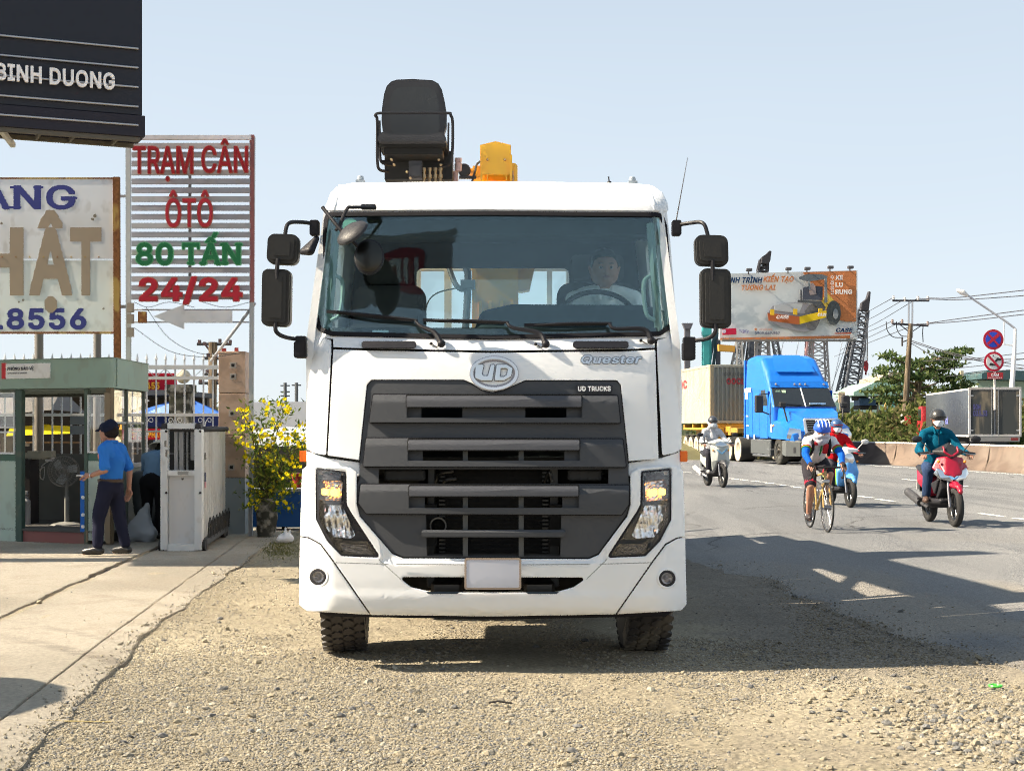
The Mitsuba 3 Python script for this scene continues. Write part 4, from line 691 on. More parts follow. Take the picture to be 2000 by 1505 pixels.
bw = A(*(pd - pc)); bl = np.linalg.norm(bw); bw /= bl
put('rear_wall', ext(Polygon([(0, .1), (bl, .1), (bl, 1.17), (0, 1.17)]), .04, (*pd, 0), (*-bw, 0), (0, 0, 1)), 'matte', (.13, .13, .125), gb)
put('left_wall', bar((*(pb_ + A(.05, .1)), 1.1), (*(pd + A(.05, -.1)), 1.1), .04, 1.9), 'weathered', MINT, gb)
put('rear_lintel', ext(Polygon([(0, 2.0), (bl, 2.0), (bl, 2.08), (0, 2.08)]), .04, (*pd, 0), (*-bw, 0), (0, 0, 1)), 'matte', (.1, .11, .1), gb)
for y in (20.06, 20.95, 21.94): put('side_post', span(-5.29, -5.24, y - .025, y + .025, .17, 2.07, .004), 'weathered', (.1, .12, .1), gb)
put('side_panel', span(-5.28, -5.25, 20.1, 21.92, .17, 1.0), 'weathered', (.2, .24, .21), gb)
put('side_rail', span(-5.285, -5.245, 20.09, 21.92, 1.0, 1.06, .004), 'satin', (.5, .52, .5), gb)
put('side_rail', span(-5.28, -5.25, 20.09, 21.92, 1.6, 1.63, .004), 'satin', (.4, .42, .4), gb)
put('side_pane', span(-5.268, -5.263, 20.1, 21.9, 1.06, 2.05), 'glass', parent=gb)
put('open_door', cat([pr(169, 1035, 172, 1058, 19.95, .03), pp([(205, 765), (216, 768), (216, 1062), (205, 1056)], 20.0, .03)]), 'weathered', (.22, .17, .11), gb)
k = thing('pedestal_fan', 'grey pedestal fan standing inside the guard booth', 'fan'); fc = P(125, 920, 21.3)
put('guard', cat([torus(r, .005, fc + A(0, -d, 0), 'y', 28, 5) for r, d in ((.21, .05), (.15, .075), (.09, .085), (.21, -.02), (.04, .09))] + [tube([fc + A(.03 * math.cos(a), -.09, .03 * math.sin(a)), fc + A(.15 * math.cos(a), -.075, .15 * math.sin(a)), fc + A(.21 * math.cos(a), -.02, .21 * math.sin(a))], .003, 4) for a in np.linspace(0, 6.28, 33)[:-1]]), 'satin', (.2, .19, .18), k)
put('blade', cat([ext(rpoly([(.02, -.02), (.17, -.07), (.19, .03), (.1, .06), (.02, .02)], .01), .006, fc + A(0, .01, 0), (math.cos(a), .2 * math.sin(a), math.sin(a)), (-math.sin(a), .2, math.cos(a))) for a in (0.3, 2.4, 4.5)]), 'plastic', (.3, .32, .33), k)
put('motor', cat([ball(fc + A(0, .06, 0), .07, 2), cyl(fc + A(0, 0, 0), fc + A(0, -.03, 0), .04)]), 'plastic', (.17, .17, .165), k)
put('stand', cat([cyl(fc + A(.02, .06, -.02), (fc[0] + .02, fc[1] + .06, .2), .024), cyl((fc[0] + .02, fc[1] + .06, .2), (fc[0] + .02, fc[1] + .06, .6), .035), lathe([(0, .05), (.1, .04), (.21, .015), (.22, 0), (0, 0)], 28, (fc[0] + .02, fc[1] + .06, .2))]), 'plastic', (.2, .2, .19), k)
k = thing('cabinet', 'dark cabinet cluttered with papers at the left inside the booth', 'cabinet')
put('body', pr(45, 895, 76, 1030, 21.9, .4, .01), 'matte', (.035, .032, .03), k); put('papers', cat([pr(44 + i * 9, 888 - (i % 3) * 4, 64 + i * 9, 896 - (i % 2) * 3, 21.85 - .03 * i, .2) for i in range(6)]), 'matte', (.3, .27, .22), k, kind='stuff')
k = thing('power_socket', 'white socket box with looped cable on the booth rear wall', 'socket'); put('box', pr(90, 890, 107, 900, 22.2, .06, .005), 'plastic', (.6, .58, .55), k); put('cable', tube(bez([P(x, y, 22.1) for x, y in ((95, 900), (82, 910), (78, 930), (85, 935), (86, 912), (72, 925), (68, 950), (62, 970))], 40), .007, 5), 'plastic', (.5, .49, .46), k)
put('fire_extinguisher', cat([lathe([(0, .4), (.03, .39), (.03, .36), (.06, .33), (.065, 0), (0, 0)], 16, P(51, 1024, 21.4)), pr(47, 958, 55, 966, 21.4, .05, .01)]), 'plastic', (.3, .3, .31), cat_='fire extinguisher', label='small grey and black cylinder on the booth floor')
k = thing('blue_banner', 'narrow blue vertical banner with white discs beside the booth door', 'banner'); put('cloth', pr(157, 920, 165, 1038, 19.93, .012), 'satin', (.015, .13, .5), k)
for y in (971, 1005, 1028): put('disc', lathe([(0, .004), (.024, .004), (.024, 0), (0, 0)], 16, P(162, y, 19.915), 'y'), 'satin', (.7, .72, .75), k)
put('wall_calendar', cat([pr(137, 812, 166, 829, 22.3, .01), pr(137, 831, 166, 848, 22.3, .008)]), 'matte', (.2, .25, .28), cat_='calendar', label='pale blue wall calendar hanging at the booth rear window')
# fence
fe = thing('fence', 'white painted steel picket fence with spear tips behind the booth', 'fence'); YF = 23.5; kf = YF / F
for x in np.arange(-27, 428, 18.45):
    z0, z1 = .25, HC + (HY - 703) * kf; X = (x - 1000) * kf
    put('picket', cat([span(X - .011, X + .011, YF - .011, YF + .011, z0, z1), lathe([(.006, -.01), (.024, .01), (.014, .05), (0, .11)], 6, (X, YF, z1))]), 'satin', (.62, .64, .66), fe)
for y, h in ((717, 8), (738, 6), (810, 6), (915, 8)): put('rail', span(-1040 * kf, -573 * kf, YF - .025, YF + .025, HC + (HY - y) * kf - h * kf / 2, HC + (HY - y) * kf + h * kf / 2), 'satin', (.66, .67, .67), fe)
put('brace_wire', cat([tube([P(x, 720, YF), P(x + 18.45, 737, YF)], .005, 4) if i % 2 else tube([P(x, 737, YF), P(x + 18.45, 720, YF)], .005, 4) for i, x in enumerate(np.arange(267, 410, 18.45))]), 'satin', (.55, .56, .57), fe, kind='stuff')
for x in (286, 342, 400):
    for s in (-1, 1): put('scroll', tube(bez([P(x + s * q[0], q[1], YF - .02) for q in ((0, 833), (3, 822), (8, 816), (12, 818), (12, 823), (8, 824), (6, 821))], 24), .006, 5), 'satin', (.6, .62, .64), fe)
put('low_wall', span(-1040 * kf, -573 * kf, YF - .06, YF + .08, 0, .3), 'old_stone', parent=fe)
put('crossbar', tube([P(243, 841, 22.8), P(270, 842.5, 22.8), P(320, 842, 22.8)], .016, 6), 'satin', (.7, .69, .6), fe)
# gate pillar of tiles, gate
gp = thing('gate_pillar', 'square gate pillar clad in pink brown tiles above grey render', 'pillar')
X0, X1 = (427 - 1000) * 22.2 / F, (479 - 1000) * 22.2 / F; zt = lambda y: HC + (HY - y) * 22.2 / F
put('core', span(X0 + .01, X1 - .01, 22.21, 22.7, 0, zt(687)), 'matte', (.14, .11, .09), gp)
for y0, y1 in ((686, 767), (768.5, 849.5), (851, 932)): put('tile', span(X0, X1, 22.2, 22.72, zt(y1), zt(y0), .006), 'tile', parent=gp)
put('render', span(X0 + .004, X1 - .004, 22.2, 22.71, 0, zt(933)), 'weathered', (.25, .27, .30), gp)
for x, y in ((455, 713), (455, 735), (453, 807), (452, 912)):
    b = put('fixing_plate', pr(x - 6, y - 6, x + 6, y + 6, 22.2, .008, .002), 'weathered', (.38, .34, .3), gp); put('bolt_hole', pr(x - 3, y - 3, x + 3, y + 3, 22.19, .004), 'matte', (.02, .02, .02), b)
put('cap_lamp', cat([pr(434, 680, 442, 687, 22.4, .05), pr(459, 679, 466, 687, 22.4, .05)]), 'satin', (.3, .05, .05), gp)
tg = thing('folding_gate', 'silver accordion sliding gate folded up at the driveway edge', 'gate'); ALU = (.64, .66, .66)
for x0, x1 in ((318, 331), (384, 398)): put('post', pr(x0, 838, x1, 1072, 19.25, .14, .006), 'weathered', ALU, tg)
for y0, y1 in ((826, 837), (918, 928), (1061, 1074)): put('cross_rail', pr(331, y0, 384, y1, 19.24, .12, .005), 'weathered', (.66, .68, .68), tg)
put('kick_panel', pr(331, 928, 384, 1061, 19.22, .03), 'weathered', (.58, .59, .59), tg)
for x0, x1 in ((318, 331), (384, 398)):
    put('corner_cap', pp([(x0, 838), (x0 + 3, 827), (x1 - 3, 826), (x1, 838)], 19.26, .15, .01), 'satin', (.03, .03, .035), tg)
    for y in (838 + 4, 962): put('bolt', lathe([(0, .012), (.012, .01), (.016, 0), (0, 0)], 12, P((x0 + x1) / 2, y, 19.1), 'y'), 'satin', (.01, .01, .01), tg)
for x0, x1, y0, y1 in ((342, 349, 840, 918), (351, 360, 838, 880), (352, 360, 880, 918), (374, 383, 838, 898), (366, 368, 840, 918)): put('inner_bar', pr(x0, y0, x1, y1, 19.6, .06, .004), 'weathered', (.4, .4, .39), tg)
put('inner_panel', pr(328, 836, 386, 920, 20.0, .02), 'matte', (.03, .03, .032), tg)  # dark sheet added to stand for the shade inside the folded gate
put('inner_rail', pr(331, 884, 384, 887, 19.7, .04), 'satin', (.12, .12, .13), tg)
put('gate_label', pr(347, 920, 368, 927, 19.118, .003), 'satin', (.3, .3, .28), tg); put('lock', pr(355, 933, 359, 937, 19.2, .02), 'satin', (.05, .05, .05), tg)
put('scuff_patch', cat([pr(321, 860, 325, 872, 19.108, .002), pr(323, 878, 327, 892, 19.108, .002)]), 'matte', (.2, .19, .17), tg)
NB = 22; g0, g1 = P(398, 1072, 19.2), P(441, 1046, 21.9); ztop = HC + (HY - 838) * 19.2 / F
for k in range(NB):
    a = (k + .5) / NB; p = A(g0[0] + (g1[0] - g0[0]) * a - .02, g0[1] + .1 + (g1[1] - g0[1] - .1) * a, 0)
    put('fold_bar', span(p[0] - (.5 if p[1] > 20.05 else .09), p[0] + (.012 if k % 2 else 0), p[1] - .052, p[1] + .052, .16, ztop - .01, .02), 'weathered', (.50, .50, .475) if k % 2 else (.44, .44, .42), tg)
put('top_bellows', cat([blob([[(p0, y, ztop, .035), (p0 - .45, y, ztop, .035)]], .2, 0, 8) for p0, y in [(g0[0] + (g1[0] - g0[0]) * a, g0[1] + .05 + (g1[1] - g0[1]) * a) for a in np.linspace(.02, 1, 20)]]), 'satin', (.06, .06, .062), tg, kind='stuff')
put('bottom_rail', cat([bar((g0[0] + .0, g0[1] + .05, .12), (g1[0] + .0, g1[1], .12), .07, .07), bar((g0[0] - .5, g0[1] + .05, .12), (g1[0] - .5, g1[1], .12), .07, .07)]), 'satin', (.09, .09, .09), tg)
for a in np.linspace(.12, .98, 7):
    p = A(g0[0] + (g1[0] - g0[0]) * a + .03, g0[1] + (g1[1] - g0[1]) * a, 0); put('stirrup', tube([p + A(0, -.05, .14), p + A(.01, -.05, .34), p + A(.01, .02, .4), p + A(.01, .09, .34), p + A(0, .09, .14)], .013, 5), 'satin', (.05, .05, .05), tg)
for x, y in ((316, 19.2), (398, 19.2), (398, 19.5), (440, 21.8), (436, 21.5)): q = P(x, 1070, y); put('caster', cat([cyl((q[0] - .03, y, .085), (q[0] + .03, y, .085), .07, 14)]), 'satin', (.03, .03, .03), tg)
for y0, y1, c in ((1000, 1018, (.05, .06, .1)), (1018, 1030, (.45, .2, .25)), (962, 975, (.1, .1, .1))): p = g0 + (g1 - g0) * .02; put('sticker', span(p[0] - .003, p[0] + .003, p[1] + .02, p[1] + .10, HC + (HY - y1) * 19.3 / F + .5, HC + (HY - y0) * 19.3 / F + .5), 'satin', c, tg)
# behind the fence
op = thing('stone_pillar', 'old mossy stone pillar topped with a cream ball behind the fence', 'pillar'); Yp = 27.0
put('shaft', pr(338, 768, 379, 1010, Yp, .35, .02), 'old_stone', parent=op); put('cap', pr(333, 752, 384, 769, Yp + .05, .45, .03), 'old_stone', parent=op)
put('ball', ball(P(358, 735, Yp - .15), .125, 3), 'weathered', (.62, .56, .42), op, 60)
s1_ = thing('red_awning', 'red fabric sign with yellow phone digits behind the fence', 'awning'); put('cloth', cat([pp([(235, 730), (345, 731), (346, 765), (232, 764)], 31, .1, .02), pp([(235, 728), (345, 729), (345, 733), (235, 732)], 30.9, .1)]), 'cloth', (.45, .02, .04), s1_)
for ch, g in text('78.3455', 12 * 30.8 / F, 4, 56 * 30.8 / F): put('digit', ext(g, .01, P(256, 763 - 4, 30.88)), 'satin', (.75, .4, .03), s1_)
s2_ = thing('shop_awning', 'red shop awning with yellow letters and white oval emblem', 'awning'); put('cloth', pp([(190, 840), (330, 836), (330, 858), (190, 860)], 29, .1, .02), 'cloth', (.4, .02, .03), s2_)
for s, x0, x1 in (('ỘC', 243, 263), ('PHÁT', 290, 316)):
    for ch, g in text(s, 9.5 * 28.85 / F, 5, (x1 - x0) * 28.85 / F): put('letter', ext(g, .01, P(x0, 853, 28.88)), 'satin', (.8, .42, .03), s2_)
put('emblem', ext(affinity.scale(Point(0, 0).buffer(.1), 1.15, .6), .012, P(279, 847, 28.88)), 'satin', (.75, .74, .74), s2_); put('emblem_inner', ext(affinity.scale(Point(0, 0).buffer(.08), 1.15, .5), .018, P(279, 847, 28.87)), 'satin', (.1, .1, .13), s2_)
cn = thing('blue_canopy', 'blue pyramid canopy tent with navy valance behind the fence', 'canopy'); ap = P(362, 774, 31); cr = [P(252, 808, 30), P(432, 808, 30), P(440, 808, 33), P(270, 808, 33)]
for k_, (i, j, c) in enumerate(((0, 1, (.10, .25, .72)), (1, 2, (.08, .2, .6)), (2, 3, (.08, .2, .6)), (3, 0, (.2, .38, .8)))): put('roof_panel', trimesh.Trimesh([ap, cr[i], cr[j]], [[0, 1, 2]]), 'leaf', c, cn, False)
put('roof_panel', trimesh.Trimesh([P(356, 776, 30.9), P(286, 806, 29.95), P(336, 807, 29.95)], [[0, 1, 2]]), 'leaf', (.35, .52, .85), cn, False)
put('valance', pp([(250, 808), (434, 808), (434, 832), (250, 834)], 30, .01), 'cloth', (.015, .025, .09), cn); put('leg', cat([cyl(P(x, 830, 30), P(x, 985, 30), .02, 6) for x in (254, 430)]), 'satin', (.3, .3, .3), cn)
cn2 = thing('yellow_awning', 'yellow awning seen through the booth rear window', 'awning'); put('cloth', trimesh.Trimesh([P(20, 834, 29), P(100, 830, 29), P(140, 832, 29.5), P(148, 846, 28.5), P(12, 851, 28.5), P(95, 828, 31)], [[0, 4, 3], [0, 3, 1], [1, 3, 2], [0, 1, 5]]), 'leaf', (.75, .6, .03), cn2, False)
put('grey_tarpaulin', trimesh.Trimesh([P(-40, 742, 30), P(120, 760, 30), P(168, 806, 30), P(-40, 815, 29), P(100, 800, 28.5), P(60, 755, 33)], [[0, 3, 4], [0, 4, 1], [1, 4, 2], [0, 1, 5]]), 'cloth', (.16, .15, .14), smooth=False, cat_='tarpaulin', label='sagging grey tarpaulin roof behind the booth window')
put('striped_tarpaulin', trimesh.Trimesh([P(215, 763, 28.5), P(255, 770, 28.5), P(292, 782, 28.5), P(262, 800, 28), P(215, 795, 28), P(240, 760, 30)], [[0, 4, 3], [0, 3, 1], [1, 3, 2], [0, 1, 5]]), 'cloth', (.4, .42, .45), smooth=False, cat_='tarpaulin', label='pale crumpled tarpaulin beside the blue canopy')
sb = thing('market_stall', 'dim market stalls and stacked goods behind the fence', 'stall')
put('back_wall', span(-16, -6.75, 34, 34.3, 0, 2.2), 'matte', (.09, .08, .075), sb); put('roof', span(-16, -6.6, 30.5, 34.2, 2.2, 2.3), 'matte', (.1, .1, .1), sb)
r_ = np.random.default_rng(5)
for k in range(34):
    x, y = r_.uniform(20, 425), r_.uniform(868, 950); w, h = r_.uniform(8, 26), r_.uniform(5, 14); c = [(.2, .14, .08), (.25, .22, .18), (.08, .09, .11), (.3, .28, .25), (.35, .22, .1), (.3, .05, .04), (.08, .12, .2)][k % 7]; put('crate', pr(x, y - h, x + w, y, r_.uniform(27.5, 31), .3, .02), 'matte', c, sb)
for k in range(9): put('shelf', pr(60 + (k % 3) * 130, 862 + 12 * k, 160 + (k % 3) * 130, 865 + 12 * k, 30 + .1 * k, .3), 'matte', (.35, .33, .3) if k % 2 else (.2, .13, .08), sb)
for i, (x, y, a) in enumerate(((330, 1035, 18), (268, 1030, 14), (255, 1045, 12))):
    put('carton', box(P(x - 20 + i * 6, y - 30, 22.4 - i * .3) , (.3, .25, .35), .01, rotm([0, 0, 1], a)), 'matte', (.22, .15, .09), cat_='carton', label=('brown carton behind the folding gate', 'brown carton behind the white sack', 'brown carton nearest the booth side')[i])
sk_ = P(262, 1053, 20.6); put('white_sack', crumple(blob([[(sk_[0] - .14, sk_[1], .1, .07), (sk_[0] + .2, sk_[1], .12, .1), (sk_[0] + .12, sk_[1] + .1, .45, .05), (sk_[0] + .05, sk_[1] + .2, .1, .1)], [(sk_[0] + .12, sk_[1] + .1, .40, .05), (sk_[0] + .15, sk_[1] + .1, .52, .035)]], .02, 3), .045, 9), 'cloth', (.34, .36, .38), cat_='sack', label='white plastic sack slumped beside the bending person', var=.2)
put('dark_bin_bag', crumple(blob([[(sk_[0] - .05, sk_[1] + .5, .85, .12), (sk_[0] + .3, sk_[1] + .5, .85, .12), (sk_[0] + .1, sk_[1] + .5, .3, .2)]], .05, 4), .03, 6), 'plastic', (.05, .055, .06), cat_='bag', label='dark grey bin bag behind the white sack')
# right of the gate pillar: shrub, cart, wall
put('grey_shed', cat([pp([(430, 786), (640, 784), (640, 832), (430, 836)], 36, .2), span(-7.2, -1.5, 36, 40, 0, 1.55)]), 'matte', (.72, .72, .72), cat_='shed', label='low pale grey shed roof behind the flowering shrub')
put('silver_sheet', crumple(trimesh.Trimesh([P(490, 842, 30), P(600, 832, 30), P(600, 872, 29), P(490, 868, 29)], [[0, 2, 1], [0, 3, 2]]).subdivide().subdivide().subdivide(), .08, 2), 'plastic', (.42, .45, .48), cat_='sheet', label='silver plastic sheet under the shed roof behind the shrub')
put('dark_stall', span(-6.3, -2.2, 31, 33, 0, 1.25), 'matte', (.05, .045, .045), cat_='stall', label='dark stall front behind the flowering shrub')
ct = thing('blue_cart', 'blue metal handcart behind the flowering shrub', 'cart'); put('bin', pr(497, 957, 596, 1024, 23.4, .5, .01), 'satin', (.012, .07, .24), ct); put('rim', pr(495, 952, 598, 957, 23.42, .55, .01), 'satin', (.3, .33, .36), ct)
put('wheel', cat([torus(.09, .03, P(556, 1033, 23.1), 'x', 20, 8), cyl(P(554, 1033, 23.1), P(558, 1033, 23.1), .08)]), 'matte', (.02, .02, .02), ct); put('frame', cat([tube([P(500, 1043, 23), P(592, 1043, 23)], .014, 6), tube([P(503, 1024, 23), P(500, 1043, 23)], .014, 6), tube([P(590, 1024, 23), P(592, 1043, 23)], .014, 6)]), 'satin', (.4, .4, .42), ct)
put('red_bucket', lathe([(0, 0), (.09, 0), (.12, .2), (.125, .2), (0, .19)], 20, P(584, 950, 23.1)), 'plastic', (.3, .02, .02), smooth=40, cat_='bucket', label='red bucket standing on the blue cart')
kb = P(556, 1060, 20.6); put('white_bag', crumple(blob([[(kb[0] - .06, kb[1], .06, .05), (kb[0] + .06, kb[1], .07, .06), (kb[0], kb[1] + .03, .1, .06)], [(kb[0], kb[1], .1, .04), (kb[0] + .01, kb[1], .2, .012)], [(kb[0] + .05, kb[1], .1, .03), (kb[0] + .07, kb[1], .18, .01)]], .02, 3), .018, 14), 'plastic', (.75, .76, .78), cat_='bag', label='small knotted white plastic bag on the ground')
k = thing('flowering_shrub', 'leafy shrub full of yellow flowers beside the gate pillar', 'shrub'); bs = P(520, 1045, 21.6); r_ = np.random.default_rng(12)
put('pot', crumple(lathe([(0, .55), (.10, .55), (.13, .5), (.15, .3), (.12, .05), (.14, 0), (0, 0)], 18, (bs[0], bs[1], .0)), .03, 6), 'old_stone', parent=k)
fl = [(470, 797), (487, 802), (478, 812), (493, 824), (459, 833), (465, 840), (480, 826), (483, 838), (492, 838), (463, 862), (478, 864), (490, 872), (478, 890), (490, 897), (498, 902), (510, 912), (497, 926), (502, 858), (505, 850), (518, 800), (524, 806), (513, 786), (545, 790), (552, 786), (556, 797), (563, 795), (561, 808), (529, 820), (538, 822), (531, 832), (546, 834), (513, 844), (520, 850), (527, 862), (531, 870), (519, 874), (541, 862), (548, 848), (560, 855), (566, 862), (577, 850), (585, 842), (592, 830), (589, 846), (568, 848), (575, 862), (583, 868), (596, 868), (535, 878), (528, 898), (537, 900), (545, 895), (556, 900), (567, 892), (572, 902), (580, 908), (530, 912), (540, 918), (549, 925), (560, 920), (567, 930), (573, 948), (512, 940), (488, 952), (497, 962), (510, 962), (534, 955), (550, 956), (552, 960), (495, 975), (504, 980), (487, 985), (530, 975), (543, 978), (556, 985), (503, 984), (588, 880), (592, 890), (596, 855), (561, 938), (505, 884), (515, 895), (586, 902), (577, 930), (527, 935)]
BR = []
for i in range(22):
    q = fl[(i * 31 + 7) % len(fl)]; e = P(q[0], q[1], 21.6 + r_.uniform(-.35, .35)); b = A(bs[0], bs[1], .5); mid = b + (e - b) * .45 + A(*(r_.uniform(-.08, .08, 2)), .12); BR.append(bez([b, mid, e], 10))
put('branch', cat([tube(b, np.linspace(.014, .004, len(b)), 5) for b in BR] + [tube([(bs[0], bs[1], .3), (bs[0], bs[1], .6)], .05, 8)]), 'matte', (.09, .07, .05), k, kind='stuff')
def leaf(c, L, d, up, w=.4):
    d = d / np.linalg.norm(d); s = np.cross(d, up); s /= np.linalg.norm(s) + 1e-9; n = np.cross(s, d)
    return np.array([c, c + d * L * .4 + s * L * w * .5 + n * L * .04, c + d * L * .45 - n * L * .05, c + d * L * .4 - s * L * w * .5 + n * L * .04, c + d * L])
LF = np.array([[0, 1, 2], [0, 2, 3], [1, 4, 2], [2, 4, 3]])
def leaves(pts, L0, L1, cols, seed, w=.4, droop=0.0):
    r = np.random.default_rng(seed)
    c = np.asarray(pts, float); n = len(c); d = r.normal(size=(n, 3)); d[:, 2] -= droop; d /= np.linalg.norm(d, axis=1, keepdims=True); s = np.cross(d, r.normal(size=(n, 3))); s /= np.linalg.norm(s, axis=1, keepdims=True); q = np.cross(s, d); L = r.uniform(L0, L1, (n, 1))
    V = np.stack([c, c + d * L * .4 + s * L * w * .5 + q * L * .04, c + d * L * .45 - q * L * .05, c + d * L * .4 - s * L * w * .5 + q * L * .04, c + d * L], 1)
    col = np.asarray(cols)[r.integers(0, len(cols), n)] * r.uniform(.7, 1.25, (n, 1)); return (V.reshape(-1, 3), (LF[None] + 5 * np.arange(n)[:, None, None]).reshape(-1, 3)), np.repeat(col, 5, 0)
pts = []
for q in fl:
    for _ in range(11): pts.append(P(q[0] + r_.normal() * 11, q[1] + r_.normal() * 9 + 4, 21.6 + r_.uniform(-.4, .4)))
for b in BR:
    for _ in range(24): pts.append(b[r_.integers(2, len(b))] + r_.normal(size=3) * .07)
for _ in range(380): pts.append(P(535 + r_.normal() * 24, 930 + r_.normal() * 32, 21.6 + r_.uniform(-.35, .35)))
m_, c_ = leaves(pts, .05, .10, [(.12, .18, .035), (.17, .22, .04), (.08, .13, .03), (.26, .27, .06)], 2); put('foliage', m_, 'leaf', parent=k, smooth=False, vc=c_)
for q in fl:
    c = P(q[0], q[1], 21.6 + r_.uniform(-.42, .2)); ms = []
    for f_ in range(r_.integers(2, 5)):
        cc_ = c + r_.normal(size=3) * .032; nrm = r_.normal(size=3) + A(0, -1.2, .5); _, a, b = frame_of(nrm); n0 = nrm / np.linalg.norm(nrm)
        for t in range(5): th = t * 1.257; d = a * math.cos(th) + b * math.sin(th) + n0 * .5; ms.append(trimesh.Trimesh(leaf(cc_, .037, d, n0, 1.1), LF, process=False))
    put('flower', cat(ms), 'leaf', (.9, .74, .02), k, False, var=.2)
gr_ = []
for _ in range(1500):
    x, y = 550 + r_.normal() * 22, 1072 + r_.normal() * 9; p = G(x, y, 0); gr_.append(p)
V = []; 
for p in gr_: d = A(r_.normal() * .4, r_.normal() * .4, 1); s = A(r_.normal(), r_.normal(), 0) * .004; h = r_.uniform(.015, .05); V.append([p - s, p + s, p + d * h])
put('grass', (np.array(V).reshape(-1, 3), np.arange(len(V) * 3).reshape(-1, 3)), 'leaf', (.13, .13, .04), smooth=False, kind='stuff', label='short yellowish grass at the end of the driveway', var=.5)
# ---------------------------------------------------------------- right side: barrier, lorries, signs, cranes, trees
RZ = .13
def hull(pts): return trimesh.Trimesh(np.asarray(pts, float)).convex_hull
def sec(x, w, z0, z1): return [(x, s * w, z) for s in (-1, 1) for z in (z0, z1)]
bl_ = np.array([G(x, y, RZ)[:2] for x, y in [(1400, 887), (1500, 893.5), (1600, 899.8), (1690, 905), (1800, 911.5), (1900, 918), (2000, 925), (2150, 937), (2400, 960)]])
BL = LineString(bl_); ba = thing('road_barrier', 'weathered concrete median barrier along the far side of the road', 'barrier')
L_ = BL.length; k = 0; d = 0.0
while d < L_ - .5:
    e = min(d + 4.0, L_); p, q = A(*BL.interpolate(d + .012).coords[0]), A(*BL.interpolate(e - .012).coords[0]); t = (q - p) / np.linalg.norm(q - p); nrm = A(-t[1], t[0]); prof = [(-.27, 0), (-.27, .1), (-.14, .4), (-.10, .84), (.10, .84), (.14, .4), (.27, .1), (.27, 0)]
    v = [(*(c + nrm * (a + .25)), RZ - .02 + z) for c in (p, q) for a, z in prof]; n = len(prof); f = [[i, (i + 1) % n, n + (i + 1) % n, n + i] for i in range(n)]
    m = trimesh.Trimesh(v, np.vstack([np.array(f)[:, [0, 1, 2]], np.array(f)[:, [0, 2, 3]], [[0, i + 1, i] for i in range(1, n - 1)], [[n, n + i, n + i + 1] for i in range(1, n - 1)]]), process=False); m.fix_normals()
    put('section', m, 'barrier_concrete', parent=ba)
    put('coping', bar((*(p + nrm * .25), RZ + .845), (*(q + nrm * .25), RZ + .845), .23, .05, .01), 'matte', (.66, .62, .55), ba, var=.15); d = e
# --- container lorry
BLU = (.006, .15, .58)
ah = math.radians(8); f8 = A(math.sin(ah), -math.cos(ah)); l8 = A(-f8[1], f8[0]); W = G(1527, 907, RZ); o8 = W[:2] + 1.05 * l8
bt = thing('blue_lorry', 'bright blue long-nosed lorry tractor hauling the cream container', 'lorry')
m8 = loc(f8, (*o8, RZ)); m8[:3, 1] *= 1.09; m8[:2, 3] += l8 * .09 * 1.05; TF.append(m8)
V = lambda n, m, mat='paint', c=BLU, par=None, sm=30, **k: put(n, m, mat, c, par or bt, sm, **k)
prof = [(-4.75, .95), (-4.75, 4.28), (-3.6, 4.36), (-2.9, 4.28), (-2.2, 3.9), (-1.65, 3.4), (-1.30, 3.0), (-.62, 2.25), (-.55, .95)]
V('sleeper_cab', blob([[(x, s * w, z, r) for s in (-1, 1) for x, w, z, r in ((-4.2, 1.0, 1.15, .2), (-4.2, 1.0, 2.9, .2), (-4.2, .93, 4.08, .22), (-3.5, .9, 4.14, .22), (-2.75, .86, 4.0, .24), (-2.16, .86, 3.52, .24), (-1.55, .98, 3.02, .14), (-.75, 1.08, 2.2, .12), (-.7, 1.08, 1.1, .12))]], .5, 0, 28))
V('roof_fairing_panel', hull([(x + .03, s * w, z + .02) for x, z, w in ((-1.83, 3.62, .74), (-2.2, 3.9, .72), (-2.75, 4.24, .6), (-3.0, 4.34, .5)) for s in (-1, 1)] + [(-2.4, s * .6, 3.8) for s in (-1, 1)]))
V('visor', hull([(x, s * y, z) for s in (-1, 1) for x, y, z in ((-1.2, 1.08, 3.0), (-1.42, 1.08, 3.25), (-1.5, 1.08, 3.0))]), c=(.005, .12, .48))
V('cab_extender', [hull([(x, s * y, z) for x in (-4.55, -4.42) for y in (1.12, 1.19) for z in (1.0, 4.2)]) for s in (-1, 1)])
V('hood', hull([(x, s * y, z) for s in (-1, 1) for x, y, z in ((-.6, 1.0, 2.18), (-.6, 1.1, 1.0), (.4, .86, 2.02), (1.1, .64, 1.78), (1.22, .60, 1.7), (1.22, .6, .9), (.4, .9, 1.0))]))
